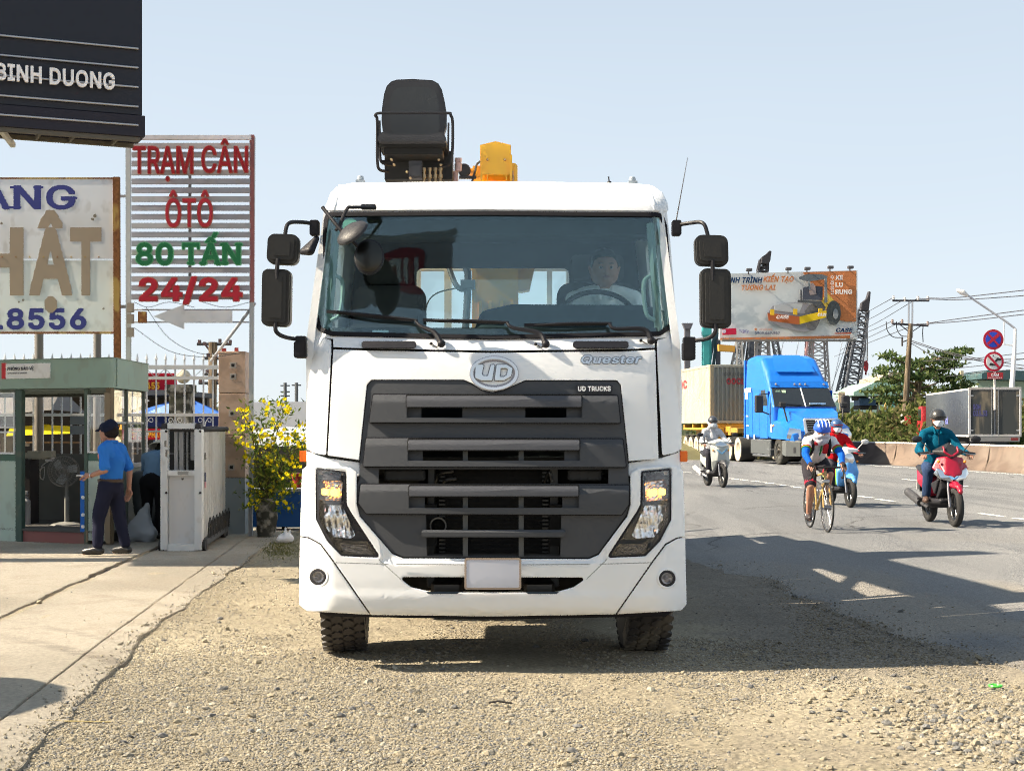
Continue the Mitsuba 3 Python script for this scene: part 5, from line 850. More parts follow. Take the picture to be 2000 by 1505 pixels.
for s in (-1, 1):
    V('fender', hull([(x, s * y, z) for x, y, z in ((-1.0, 1.15, 1.62), (-1.0, .8, 1.7), (-.2, 1.2, 1.68), (-.1, .8, 1.9), (.7, 1.2, 1.42), (.75, .7, 1.7), (1.15, 1.0, 1.15), (1.2, .62, 1.3), (.75, 1.22, .98), (1.2, .95, .9), (-.85, 1.2, 1.0), (1.15, .62, .9), (-.85, .7, 1.0))]))
    V('headlight', hull([(x, s * y, z) for x, y, z in ((1.19, .72, 1.36), (.95, 1.06, 1.42), (1.24, .72, .98), (.98, 1.17, 1.0), (1.05, 1.16, 1.2))]), 'chrome', (.72, .74, .76), label=None)
    V('side_skirt', cat([box((-2.2, s * 1.17, .66), (2.6, .1, .6), .04), box((-1.15, s * 1.1, .45), (.6, .3, .3), .04)]), 'satin', (.09, .095, .10))
    V('step', box((-2.0, s * 1.2, .32), (2.2, .12, .08), .02), 'metal', (.6, .6, .6))
    V('fuel_tank', cat([cyl((-3.3, s * .9, .62), (-1.9, s * .9, .62), .3, 16)]), 'metal', (.5, .5, .5))
    V('door', box((-1.72, s * 1.205, 1.95), (1.0, .03, 1.9), .012), par=None)
    V('side_window', hull([(x, s * 1.225, z) for x, z in ((-2.1, 2.28), (-2.1, 2.9), (-1.55, 2.92), (-1.25, 2.5), (-1.25, 2.28))] + [(x, s * 1.2, z) for x, z in ((-2.1, 2.28), (-1.25, 2.28))]), 'smoked')
    V('roof_window', hull([(x, s * y, z) for x, z, y in ((-3.4, 3.35, 1.12), (-3.3, 3.85, 1.02), (-2.95, 3.7, 1.05), (-3.0, 3.35, 1.12), (-3.2, 3.5, .95))]), 'smoked')
    mr = V('mirror', cat([box((-.95, s * 1.62, 2.35), (.16, .30, .68), .04), tube([(-1.1, s * 1.2, 2.75), (-.95, s * 1.6, 2.72)], .02, 6), tube([(-1.1, s * 1.2, 1.95), (-1.0, s * 1.5, 2.05), (-.95, s * 1.6, 2.1)], .03, 6)]), 'satin', (.04, .04, .045))
    V('hood_mirror', cat([box((.35, s * 1.12, 2.3), (.14, .28, .22), .05), tube([(.5, s * 1.0, 1.65), (.35, s * 1.1, 2.25)], .03, 6)]), 'satin', (.03, .03, .03))
    for y, w in ((-.02, .30),):
        wh = newkey('wheel', bt); V('tyre', lathe([(.30, -.13), (.48, -.14), (.52, -.11), (.52, .11), (.48, .14), (.30, .13), (.3, -.13)], 32, (0, s * 1.05, .52), 'y'), 'matte', (.05, .047, .043), wh); V('rim', lathe([(.03, -.16), (.1, -.16), (.11, -.06), (.26, -.06), (.30, -.14), (.31, -.14), (.31, .1), (.03, .1)], 28, (0, s * 1.05, .52), 'y' if s > 0 else 'y'), 'metal', (.62, .58, .5), wh)
        V('wheel_nut', cat([cyl((.17 * math.cos(a), s * 1.16, .52 + .17 * math.sin(a)), (.17 * math.cos(a), s * 1.2, .52 + .17 * math.sin(a)), .025, 6) for a in np.linspace(0, 6.28, 9)[:-1]] + [cyl((0, s * 1.1, .52), (0, s * 1.24, .52), .09, 12)]), 'metal', (.2, .19, .18), wh)
    for x in (-5.3, -6.65):
        wh = newkey('wheel', bt); V('tyre', cat([lathe([(.30, -.3), (.48, -.31), (.52, -.28), (.52, .28), (.48, .31), (.30, .3), (.3, -.3)], 32, (x, s * .92, .52), 'y')]), 'matte', (.045, .043, .04), wh)
        V('rim', lathe([(.0, -.1), (.16, -.14), (.3, -.30), (.49, -.315), (.49, .315), (.3, .3), (.16, .14), (.0, .1)], 28, (x, s * .92, .52), 'y'), 'streaked', (.55, .49, .38), wh)
    V('decal', cat([box((-3.9, s * 1.213, 2.95), (.9, .006, .18)), box((-4.1, s * 1.213, 2.72), (.4, .006, .25))]), 'satin', (.78, .78, .75))
    for x, z, w, h in ((-4.0, 1.9, .3, .05), (-3.95, 1.5, .35, .04), (-3.9, 1.05, .3, .16), (-.75, 1.4, .2, .3), (-3.0, 1.05, .15, .2)): V('marking', box((x, s * 1.214, z), (w, .008, h)), 'satin', (.65, .72, .78))
    V('seam', cat([box((x, s * 1.212, 2.0), (.02, .006, 1.9)) for x in (-2.26, -3.9, -3.3)]), 'satin', (.01, .1, .35))
    V('fender_lamp', ball((-.5, s * 1.2, 1.5), .05, 1), 'plastic', (.8, .3, .1))
V('bumper', hull([(x, s * y, z) for s in (-1, 1) for x, y, z in ((1.35, .8, .86), (1.35, .8, .34), (1.0, 1.2, .9), (1.0, 1.2, .34), (.62, 1.22, .93), (.62, 1.22, .4), (1.28, .8, .95))]), 'satin', (.12, .126, .132))
V('fog_recess', cat([hull([(x, s * y, z) for x, y, z in ((1.37, .62, .68), (1.37, .62, .48), (1.22, 1.0, .68), (1.22, 1.0, .48), (1.1, .8, .58))]) for s in (-1, 1)]), 'satin', (.08, .08, .085))
V('grille_surround', cat([bar((1.25, -.62, 1.74), (1.25, .62, 1.74), .1, .09, .02), bar((1.25, -.62, 1.74), (1.3, -.5, .92), .1, .09, .02), bar((1.25, .62, 1.74), (1.3, .5, .92), .1, .09, .02)]), 'metal', (.75, .76, .78))
V('grille_back', box((1.235, 0, 1.34), (.03, 1.1, .8)), 'matte', (.015, .015, .017))
for z in np.linspace(1.0, 1.64, 8): V('grille_bar', box((1.265, 0, z), (.04, 1.08 if z > 1.2 else 1.0, .028), .01), 'metal', (.55, .56, .58))
for s in (-1, 1):
    V('windscreen_pane', hull([(x + o, s * y, z) for o in (0, -.05) for x, y, z in ((-.56, .03, 2.24), (-.58, 1.14, 2.24), (-1.19, .03, 2.97), (-1.21, 1.06, 2.97))]), 'smoked')
    V('wiper', bar((-.57, s * .15, 2.3), (-.62, s * .75, 2.34), .03, .03), 'satin', (.02, .02, .02))
V('windscreen_divider', bar((-.55, 0, 2.24), (-1.18, 0, 2.98), .04, .03), 'satin', (.55, .6, .62))
V('windscreen_sticker', cat([ball((-1.08, y, 2.84), .05, 1, (.15, 1, 1)) for y in (-.92, -.83)] + [box((-1.06, -.66, 2.84), (.01, .14, .13), 0, rotm([0, 1, 0], -40))]), 'satin', (.45, .6, .4))
V('dash_card', box((-.6, .45, 2.36), (.02, .6, .08)), 'satin', (.5, .6, .6))
for y in (-.9, -.2, 0, .2, .9): V('roof_lamp', ball((-1.27, y, 3.13), .045, 2, (1, .8, 1.3)), 'chrome', (.7, .55, .5))
V('frame', cat([box((-3.4, s * .42, .85), (8.2, .1, .25)) for s in (-1, 1)] + [cyl((x, -.9, .52), (x, .9, .52), .08) for x in (0, -5.3, -6.65)]), 'matte', (.04, .04, .04))
V('lower_front', box((.2, 0, .7), (1.4, 1.5, .5)), 'matte', (.02, .02, .02))
TF.pop()
# container on its chassis
a5 = math.radians(5.5); f5 = A(math.sin(a5), -math.cos(a5)); l5 = A(-f5[1], f5[0]); cf = A(387 * 68 / F, 68) + l5 * 1.22
tr = thing('container_trailer', 'yellow skeletal trailer carrying the cream container', 'trailer'); co = thing('shipping_container', 'cream shipping container with red lettering behind the blue lorry', 'container')
TF.append(loc(f5, (*cf, RZ)))
def corr(L, H, n, dep):                     # corrugated sheet: profile along u, height H, towards +w
    u = []; p = L / n
    for i in range(n): u += [(i * p, 0), (i * p + p * .3, 0), (i * p + p * .42, dep), (i * p + p * .75, dep), (i * p + p * .88, 0)]
    u.append((L, 0)); u = np.array(u); k = len(u); v = np.vstack([np.column_stack([u, np.zeros(k)]), np.column_stack([u, np.full(k, H)])]); i = np.arange(k - 1)
    return trimesh.Trimesh(v, np.vstack([np.stack([i, i + 1, i + k + 1], 1), np.stack([i, i + k + 1, i + k], 1)]), process=False)
CZ0, CZ1, CL = 1.62, 4.22, 9.0
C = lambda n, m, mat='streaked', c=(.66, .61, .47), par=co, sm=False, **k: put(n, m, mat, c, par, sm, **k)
m = corr(2.3, CZ1 - CZ0 - .2, 12, .07); m.vertices = np.column_stack([m.vertices[:, 1] - .09, m.vertices[:, 0] - 1.15, m.vertices[:, 2] + CZ0 + .1]); C('front_wall', m, c=(.26, .26, .225))  # front wall greyer than the sides: its shade is in the colour
for s in (-1, 1):
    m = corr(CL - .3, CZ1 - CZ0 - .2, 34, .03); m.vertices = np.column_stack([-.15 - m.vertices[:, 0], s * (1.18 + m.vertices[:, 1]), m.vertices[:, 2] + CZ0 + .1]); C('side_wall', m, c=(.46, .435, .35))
for x in (-.09, -CL + .09):
    for s in (-1, 1): C('corner_post', box((x, s * 1.14, (CZ0 + CZ1) / 2), (.18, .17, CZ1 - CZ0), .015), c=(.40, .32, .2))
for z in (CZ0 + .06, CZ1 - .06):
    for s in (-1, 1): C('side_rail', box((-CL / 2, s * 1.175, z), (CL - .34, .09, .12), .01), c=(.44, .40, .30))
    C('end_rail', box((-.06, 0, z), (.12, 2.1, .12), .01), c=(.42, .4, .33))
C('roof', box((-CL / 2, 0, CZ1 - .04), (CL - .1, 2.3, .04)), c=(.5, .46, .38)); C('rear_wall', box((-CL + .05, 0, 2.9), (.05, 2.2, 2.5)), c=(.5, .46, .38))
def rear_letters(s, h, w, O, ux, c, par, name='letter', bold=4, mat='satin', sp=None):
    for ch, g in text(s, h, bold, w): put(name, ext(g, .006, O, ux, (0, 0, 1)), mat, c, par, False)
rear_letters('OOCL', .24, .82, (-.018, -.48, 3.36), (0, 1, 0), (.45, .03, .04), co)
rear_letters('OOLU 040', .15, .98, (-.018, -.6, 3.72), (0, 1, 0), (.1, .1, .1), co, 'digit', 2); rear_letters('274', .13, .35, (-.018, .02, 3.52), (0, 1, 0), (.1, .1, .1), co, 'digit', 2)
rear_letters('OOC', .36, 2.6, (-7.6, -1.216, 3.3), (1, 0, 0), (.5, .04, .05), co)
YL = (.52, .29, .035); U = lambda n, m, c=YL, mat='weathered', **k: put(n, m, mat, c, tr, 30, **k)
U('main_beam', cat([box((-2.6, s * .45, 1.28), (7, .14, .4), .01) for s in (-1, 1)]))
for x in (-.15, -2, -4, -5.9): U('cross_bolster', box((x, 0, 1.5), (.22, 2.3, .18), .01))
U('side_frame', cat([box((-3.0, s * 1.12, 1.38), (6.0, .08, .1)) for s in (-1, 1)])); U('gooseneck', cat([box((1.0, 0, 1.3), (2.0, 1.0, .22), .02), box((.2, -.85, 1.15), (.5, .3, .5), .02)]))
U('landing_leg', cat([box((-.6, s * .8, .9), (.14, .14, .8), .01) for s in (-1, 1)])); U('cross_brace', cat([bar((-.3, -1.1, 1.2), (.9, -1.1, 1.5), .06, .08), bar((-.1, -1.1, .95), (1.1, -1.1, 1.25), .06, .08)]), (.45, .38, .3))
for x in (-1.75, -2.95, -4.15, -5.3):
    for s in (-1, 1):
        wh = newkey('wheel', tr); put('tyre', lathe([(.30, -.28), (.48, -.29), (.52, -.26), (.52, .26), (.48, .29), (.30, .28), (.3, -.28)], 28, (x, s * .92, .52), 'y'), 'matte', (.05, .045, .04), wh, 30); put('rim', lathe([(0, -.1), (.14, -.14), (.3, -.28), (.485, -.295), (.485, .295), (.3, .28), (.14, .14), (0, .1)], 28, (x, s * .92, .52), 'y'), 'streaked', (.6, .54, .42), wh, 30)
U('mudguard', box((-3.5, 0, 1.09), (4.6, 2.3, .03)), (.05, .05, .05))
TF.pop()
# --- grey box lorry on the other carriageway
b7 = math.radians(6.5); fb = A(math.sin(b7), math.cos(b7)); YB = 58.0
xl, xr = 893 * YB / F, 993 * YB / F; o_ = A((xl + xr) / 2, YB); wB = (xr - xl) / 2; zt_, zb_ = HC + (HY - 757) * YB / F - RZ, HC + (HY - 853) * YB / F - RZ
bx = thing('box_lorry', 'grey box lorry seen from behind with dirty double rear doors', 'lorry'); TF.append(loc(fb, (*o_, RZ)))
Bq = lambda n, m, mat='weathered', c=(.5, .5, .5), par=bx, sm=30, **k: put(n, m, mat, c, par, sm, **k)
LB = 10.5
Bq('box_body', span(.05, LB, -wB + .02, wB - .02, zb_, zt_ - .01), c=(.46, .47, .48))
for s in (-1, 1):
    m = corr(LB - .1, zt_ - zb_ - .16, 70, .014); m.vertices = np.column_stack([m.vertices[:, 0] + .06, s * (wB - .01 + m.vertices[:, 1]), m.vertices[:, 2] + zb_ + .08]); Bq('side_sheet', m, 'metal', (.33, .34, .365), sm=False)
for z in (zb_ + .05, zt_ - .03): Bq('frame_rail', box((0, 0, z), (.1, 2 * wB, .09), .01), c=(.35, .35, .36))
for y in (-wB + .04, wB - .04): Bq('frame_post', box((0, y, (zb_ + zt_) / 2), (.1, .09, zt_ - zb_ - .14), .01), c=(.42, .42, .43))
for s in (-1, 1):
    d_ = Bq('rear_door', box((.0, s * (wB / 2 - .03), (zb_ + zt_) / 2), (.05, wB - .12, zt_ - zb_ - .22), .012), 'streaked', (.045, .046, .05))
    for y in (s * .12,): Bq('lock_rod', cyl((-.045, y, zb_ + .05), (-.045, y, zt_ - .05), .017, 6), 'metal', (.5, .5, .5), d_)
    for z in (zb_ + .25, zt_ - .3): Bq('hinge', box((-.03, s * (wB - .1), z), (.03, .16, .06), .008), 'metal', (.5, .5, .5), d_)
    Bq('tail_lamp', box((-.02, s * (wB - .25), zb_ - .08), (.05, .28, .12), .01), 'plastic', (.16, .02, .02))
for s, z in (('50H', zt_ - .82), ('033.33', zt_ - 1.06)): rear_letters(s, .19, .26 if len(s) < 4 else .52, (-.032, wB - .17, z), (0, -1, 0), (.07, .07, .22), bx, 'plate_letter', 3)
Bq('rear_beam', box((0, 0, zb_ - .08), (.08, 2 * wB - .1, .2), .02), c=(.2, .2, .2)); Bq('chassis', box((5, 0, zb_ - .15), (10, .9, .3)), 'matte', (.04, .04, .04))
rear_letters('HOÀ', .22, .7, (5.2, wB + .012, zb_ + .5), (-1, 0, 0), (.2, .22, .55), bx, 'side_letter', 3)
for x in (2.2, 10.2):
    for s in (-1, 1): wh = newkey('wheel', bx); Bq('tyre', lathe([(.25, -.13), (.42, -.14), (.44, -.1), (.44, .1), (.42, .14), (.25, .13), (.25, -.13)], 24, (x, s * (wB - .18), .44), 'y'), 'matte', (.03, .03, .03), wh); Bq('rim', lathe([(0, -.1), (.25, -.12), (.25, .12), (0, .1)], 20, (x, s * (wB - .18), .44), 'y'), 'metal', (.5, .5, .5), wh)
cb_ = Bq('cab', hull([(x, s * (wB + .12), z) for s in (-1, 1) for x, z in ((LB + .2, .5), (LB + .2, zt_ - .55), (LB + 1.2, zt_ - .55), (LB + 1.9, 1.6), (LB + 1.9, .5))]), 'paint', (.5, .03, .04))
Bq('cab_window', box((LB + .95, 0, 2.0), (.9, 2 * wB + .27, .55), .02), 'smoked', par=cb_); Bq('cab_mirror', box((LB + 1.6, wB + .55, 1.75), (.15, .28, .45), .05), 'paint', (.45, .03, .04), cb_)
TF.pop()
# --- billboard
def f_print(p, n, uv):
    x, z = (p.x - 17.4) / 11.6, (p.z - 7.4) / 5.9; m = SS(.1, .4, z) * SS(.95, .6, z) * SS(.85, .45, x)
    r = FB(p.x * 1.1 + p.z * .6, p.z * 1.6 - p.x * .5, 2, 4); return MX([.62, .65, .66], [.42, .47, .50], m * SS(.38, .66, r))
scene['poster_print'] = two(prin(mikit.proc(f_print), roughness=.6, specular=.2))
bb = thing('billboard', 'large roadside billboard showing a yellow and orange road roller', 'billboard'); YBB = 130.0
put('panel', pp([(1404, 536), (1672, 529), (1672, 662), (1404, 664)], YBB, .5), 'poster_print', parent=bb, smooth=False)
def bp_(n, pts, c, lv=1, r=0.0, par=bb): return put(n, pp(pts, YBB - .5 - .15 * lv, .06, 0, r), 'matte', c, par, False)
HAZED_ORANGE = (.52, .19, .075)  # orange paled: distance haze is put into the print colour
bp_('orange_field', [(1568, 532), (1672, 529), (1672, 628), (1652, 628), (1638, 624), (1618, 612), (1605, 590), (1590, 560)], HAZED_ORANGE)
bp_('orange_strip', [(1408, 660), (1660, 655), (1660, 661), (1406, 664)], HAZED_ORANGE)
bp_('red_logo', [(1411, 642), (1438, 641), (1438, 653), (1411, 654)], (.5, .02, .06)); bp_('logo_dot', [(1414 + 4 * math.cos(a), 647 + 4 * math.sin(a)) for a in np.linspace(0, 6.2, 12)], (.6, .5, .6), 2)
def bt_(s, x0, x1, yt, yb, c, shear=0.0, bold=4, lv=2):
    letters(bb, s, x0, x1, yt, yb, YBB - .5 - .15 * lv, c, 'matte', .06, bold, shear=shear)
NAVY = (.02, .05, .12)
bt_('HÀNH TRÌNH', 1409, 1487, 542, 552, NAVY, .2); bt_('KIẾN TẠO', 1491, 1549, 540, 550, HAZED_ORANGE, .2); bt_('TƯƠNG LAI', 1447, 1514, 557, 566, HAZED_ORANGE, .15)
for s, x1, y in (('XE', 1646, 538), ('LU', 1646, 552), ('RUNG', 1664, 566)): bt_(s, 1632, x1, y, y + 8, (.8, .78, .76))
m_ = [ext(affinity.rotate(g, 90, origin=(0, 0)), .01, P(1628.5, 575, YBB - .85)) for _, g in text('1110 EX-D', 5.5 * YBB / F, 3, 36 * YBB / F)]; put('vertical_letters', cat(m_), 'matte', (.8, .78, .76), bb, False, kind='stuff')
bt_('CASE', 1632, 1664, 641, 648, NAVY, .25, 5); bp_('logo_rule', [(1630, 650), (1663, 649), (1661, 652), (1630, 652)], (.55, .1, .05), 2); bt_('0909.569.557', 1474, 1523, 648, 653, NAVY, 0, 3); bt_('TQKy', 1443, 1462, 644, 650, (.2, .18, .35), .1, 2); bt_('TƯ VẤN BÁN', 1483, 1508, 642, 644.5, (.5, .2, .1), 0, 1); bp_('logo_dot', [(1476 + 2.5 * math.cos(a), 643 + 2.5 * math.sin(a)) for a in np.linspace(0, 6.2, 10)], HAZED_ORANGE, 2)
rl = newkey('roller_picture', bb)
q_ = lambda n, pts, c, lv, r=0: bp_(n, pts, c, lv, r, rl)
el = lambda x, y, a, b: [(x + a * math.cos(t), y + b * math.sin(t)) for t in np.linspace(0, 6.2, 28)]
q_('drum', [(1508, 598), (1530, 592), (1572, 591), (1592, 600), (1601, 622), (1592, 644), (1570, 648), (1530, 640), (1505, 628), (1499, 612)], (.28, .29, .31), 2, 1); q_('drum_top', [(1512, 596), (1535, 592), (1568, 593), (1560, 612), (1512, 606)], (.42, .44, .46), 3); q_('drum_end', el(1586, 619, 15, 25), (.14, .14, .15), 3)
q_('tyre', el(1628, 611, 14, 24), (.09, .095, .1), 3); q_('hub', el(1632, 613, 5, 10), (.25, .26, .27), 4); q_('engine', [(1604, 590), (1614, 570), (1630, 588), (1622, 600), (1610, 605)], (.62, .45, .08), 2)
q_('cab_floor', [(1558, 586), (1604, 588), (1612, 600), (1608, 612), (1596, 600), (1585, 592), (1558, 590)], (.08, .09, .1), 4); q_('seat', [(1568, 562), (1584, 558), (1607, 560), (1606, 586), (1567, 586)], (.07, .08, .11), 4); q_('operator', [(1580, 556), (1587, 552), (1592, 558), (1594, 575), (1582, 576)], (.3, .25, .25), 5)
q_('canopy', [(1560, 541), (1578, 535), (1606, 536), (1617, 540), (1613, 545), (1578, 550), (1561, 545)], (.13, .15, .17), 5); q_('canopy_post', [(1610, 543), (1615, 543), (1616, 590), (1610, 592)], (.2, .22, .24), 6); q_('canopy_post', [(1578, 549), (1581, 549), (1583, 566), (1580, 566)], (.2, .22, .24), 6); q_('rail', [(1563, 566), (1566, 566), (1566, 588), (1563, 588)], (.08, .08, .09), 6)
q_('front_frame', [(1499, 611), (1561, 618), (1561, 634), (1501, 626)], (.40, .11, .04), 6); q_('side_frame', [(1561.5, 618), (1614, 606), (1613, 620), (1561.5, 633)], (.70, .48, .02), 6)
for x, y in ((1504, 604), (1549, 603), (1598, 602)): q_('lamp_block', [(x, y), (x + 8, y), (x + 8, y + 12), (x, y + 11)], (.66, .42, .03), 7)
bt_('CASE', 1516, 1540, 616, 622, (.75, .72, .7), .2, 4, 8); bt_('CASE', 1597, 1613, 612, 617, (.75, .72, .7), .2, 4, 8)
def lattice(p0, p1, w0, w1, n, r=.05, ref=(0, 1, 0), panels=None):
    p0, p1 = A(*p0), A(*p1); d = (p1 - p0) / np.linalg.norm(p1 - p0); a = np.cross(d, ref); a /= np.linalg.norm(a); b = np.cross(d, a); rings = []
    for t in np.linspace(0, 1, n + 1): c = p0 + (p1 - p0) * t; w = (w0 + (w1 - w0) * t) / 2; rings.append([c + a * w * i + b * w * j for i, j in ((1, 1), (1, -1), (-1, -1), (-1, 1))])
    ms = [bar(rings[i][k], rings[i + 1][k], r * 1.5, r * 1.5) for i in range(n) for k in range(4)]
    for i in range(n):
        for k in range(4): ms.append(bar(rings[i][k], rings[i + 1][(k + 1) % 4] if i % 2 else rings[i + 1][(k + 3) % 4], r, r)); ms.append(bar(rings[i][k], rings[i][(k + 1) % 4], r, r))
    return cat(ms)
for x0, x1, yb in ((1585, 1612, 800), (1478, 1500, 800)):
    put('support_tower', lattice(P((x0 + x1) / 2, yb, YBB), P((x0 + x1) / 2, 664, YBB - .2), (x1 - x0 + 14) * YBB / F, (x1 - x0) * YBB / F, 9, .09), 'weathered', (.3, .29, .28), bb)
put('catwalk', cat([pr(1408, 664, 1668, 667, YBB - .4, .8)] + [pr(x, 660, x + 1.2, 667, YBB - .9, .05) for x in range(1412, 1666, 12)]), 'matte', (.2, .19, .18), bb)
for x, y in ((1462, 527), (1539, 525), (1576, 524.5), (1621, 522), (1660, 522)): put('flood_lamp', cat([tube([P(x, y + 12, YBB), P(x, y + 4, YBB - 1), P(x + 1, y, YBB - 1.6)], .06, 5), box(P(x + 1, y, YBB - 1.7), (.5, .4, .25), .05)]), 'satin', (.09, .09, .1), bb)
# --- lattice cranes and piling rigs in the yard behind
HAZE_GREY = (.11, .12, .135)  # crane grey lightened: distance haze is put into the colour
YC = 165.0; kc = YC / F
c1 = thing('lattice_crane', 'dark lattice boom crane with red hook block right of the billboard', 'crane')
put('boom', lattice(P(1660, 775, YC), P(1685, 606, YC), 30 * kc, 20 * kc, 14, .11), 'matte', HAZE_GREY, c1); put('back_boom', lattice(P(1640, 775, YC + 1), P(1676, 610, YC), 16 * kc, 8 * kc, 12, .08), 'matte', HAZE_GREY, c1)
put('boom_head', pp([(1677, 608), (1680, 592), (1690, 584), (1694, 570), (1697, 572), (1695, 592), (1693, 608)], YC, 1.0, .1), 'matte', (.05, .05, .055), c1); put('hoist_cable', cat([tube([P(x, 590, YC), P(x + .5, 705, YC)], .05, 4) for x in (1691, 1694)]), 'matte', (.3, .3, .3), c1); put('hook_block', cat([pp([(1686, 706), (1692, 704), (1695, 712), (1694, 722), (1691, 728), (1687, 722)], YC, .4, .05), tube([P(1691, 727, YC), P(1691, 732, YC)], .1, 5)]), 'satin', (.3, .03, .04), c1); put('stay_cable', cat([tube([P(1677, 600, YC), P(x, 775, YC)], .035, 3) for x in (1618, 1630)]), 'matte', (.2, .2, .2), c1)
c2 = thing('lattice_crane', 'dark lattice crane boom rising behind the billboard top edge', 'crane')
put('boom', lattice(P(1462, 775, YC), P(1489, 530, YC), 26 * kc, 18 * kc, 20, .10), 'matte', HAZE_GREY, c2); put('boom_head', cat([lattice(P(1489, 530, YC), P(1492, 508, YC), 18 * kc, 14 * kc, 3, .15), pp([(1484, 516), (1486, 503), (1494, 498), (1501, 491), (1504, 493), (1502, 510), (1498, 518)], YC, 1, .1)]), 'matte', (.05, .05, .055), c2)
c3 = thing('lattice_crane', 'pale grey lattice crane boom under the billboard left end', 'crane'); put('boom', cat([lattice(P(1425, 790, YC), P(1452, 640, YC), 22 * kc, 16 * kc, 12, .09), lattice(P(1448, 790, YC - 2), P(1442, 645, YC), 12 * kc, 9 * kc, 12, .1)]), 'matte', (.26, .26, .26), c3)
c4 = thing('lattice_crane', 'slim lattice crane boom between the billboard supports', 'crane'); put('boom', lattice(P(1538, 790, YC), P(1508, 640, YC), 14 * kc, 9 * kc, 12, .1), 'matte', (.16, .16, .17), c4)
c5 = thing('lattice_crane', 'red and white lattice mast behind the billboard right support', 'crane'); put('boom', lattice(P(1575, 790, YC), P(1583, 640, YC), 14 * kc, 12 * kc, 14, .12), 'matte', (.42, .25, .25), c5); put('cable', cat([tube([P(x, 668, YC), P(x - 26, 790, YC)], .03, 3) for x in (1645, 1560, 1530)]), 'matte', (.25, .25, .26), c5)
g5 = thing('piling_rig', 'turquoise piling rig mast with raking struts at the left of the billboard', 'rig'); put('mast', cat([pr(1372, 640, 1384, 800, YC, .8), pr(1370, 640, 1388, 656, YC, 1.0, .1), lattice(P(1380, 800, YC), P(1380, 660, YC), 14 * kc, 14 * kc, 12, .12)]), 'satin', (.06, .36, .36), g5); put('strut', cat([bar(P(1374, 775, YC), P(1398, 640, YC), .3, .3), bar(P(1386, 775, YC), P(1402, 640, YC), .3, .3)]), 'satin', (.05, .10, .12), g5)
put('steel_mast', cat([pr(1336, 640, 1347, 800, YC, .7, .1), pp([(1331, 632), (1352, 632), (1347, 644), (1336, 644)], YC, 1, .1)]), 'matte', (.13, .13, .15), cat_='mast', label='plain dark steel mast with flared cap beside the white truck')
put('drill_column', pr(1398, 662, 1406, 800, YC, .6, .05), 'matte', (.07, .08, .1), cat_='column', label='dark drill column under the yellow jib'); put('drill_column', pr(1463, 640, 1472, 800, YC, .6, .05), 'matte', (.08, .09, .11), cat_='column', label='dark drill column just left of the blue cab roof')
put('yellow_jib', pp([(1401, 673), (1433, 676), (1433, 688), (1402, 686)], YC - 3, 1, .05), 'satin', (.62, .33, .06), cat_='jib', label='short yellow jib beam below the billboard left end')
# --- utility pole, street lamp, round signs
up_ = thing('utility_pole', 'tall utility pole with two crossarms behind the barrier', 'utility pole'); YU = 75.0; ku = YU / F
put('pole', tube([P(1764, 875, YU), P(1778, 632, YU)], [.175, .11], 12), 'pole_wood', parent=up_); put('upper_post', cat([tube([P(x, 660, YU), P(x + .6, 586, YU)], .045, 6) for x in (1774.5, 1781.5)]), 'metal', (.5, .5, .52), up_)
for y, x0, x1 in ((587, 1743, 1815), (632, 1742, 1813)): put('crossarm', bar(P(x0, y, YU), P(x1, y + (0 if y < 600 else 4), YU), .09, .09), 'matte', (.05, .05, .055), up_)
put('arm_brace', cat([bar(P(1778, 650, YU), P(x, y, YU), .06, .04) for x, y in ((1758, 634), (1799, 636))]), 'matte', (.05, .05, .055), up_)
for x, y in ((1745, 582), (1767, 585), (1793, 583), (1812, 583), (1743, 628), (1762, 628), (1812, 632)): put('insulator', lathe([(.03, -.1), (.075, -.06), (.05, -.02), (.085, .02), (.05, .06), (.06, .11), (0, .13)], 10, P(x, y, YU)), 'plastic', (.6, .58, .55) if y < 600 else (.3, .25, .22), up_)
put('bracket', cat([bar(P(1762, 668, YU), P(1776, 663, YU), .06, .06), bar(P(1762, 660, YU), P(1762, 676, YU), .07, .07)]), 'matte', (.12, .11, .1), up_); put('notice', tube([P(1765.5, 805, YU), P(1767, 832, YU)], .2, 12), 'satin', (.55, .52, .48), up_)
put('jumper_cable', cat([tube(bez([P(*q, YU) for q in w]), .022, 4) for w in ([(1731, 628), (1733, 645), (1745, 658), (1764, 659)], [(1751, 628), (1752, 643), (1760, 655), (1773, 657)], [(1803, 636), (1802, 650), (1803, 668)])]), 'matte', (.04, .04, .04), up_)
def wires(name, label, pts, r=.02, sag=0): k = newkey(name); labels[k] = dict(label=label, category='cable'); used.discard(k); put(name, tube(bez([P(*p) for p in pts], 14), r, 4), 'matte', (.06, .06, .07), None); 
WL = 'thin overhead power line crossing the sky behind the road'
WLS = ['power line from the left end of the upper crossarm towards the billboard', 'power line from left of the pole top towards the billboard', 'power line from right of the pole top towards the billboard', 'power line from the left end of the lower crossarm towards the billboard', 'power line from the inner left insulator of the lower crossarm', 'lowest power line running from the lower crossarm to the lattice crane', 'power line from the right end of the upper crossarm to the right', 'second power line below the topmost one right of the pole', 'power line from the right end of the lower crossarm to the right', 'power line just below it from the lower crossarm centre', 'upper of three cables sagging from the pole across the tree', 'middle of three cables sagging from the pole across the tree', 'lowest of three cables sagging from the pole across the tree', 'topmost faint line behind the round signs above the tree', 'middle faint line behind the round signs above the box lorry', 'lowest faint line passing just above the box lorry']
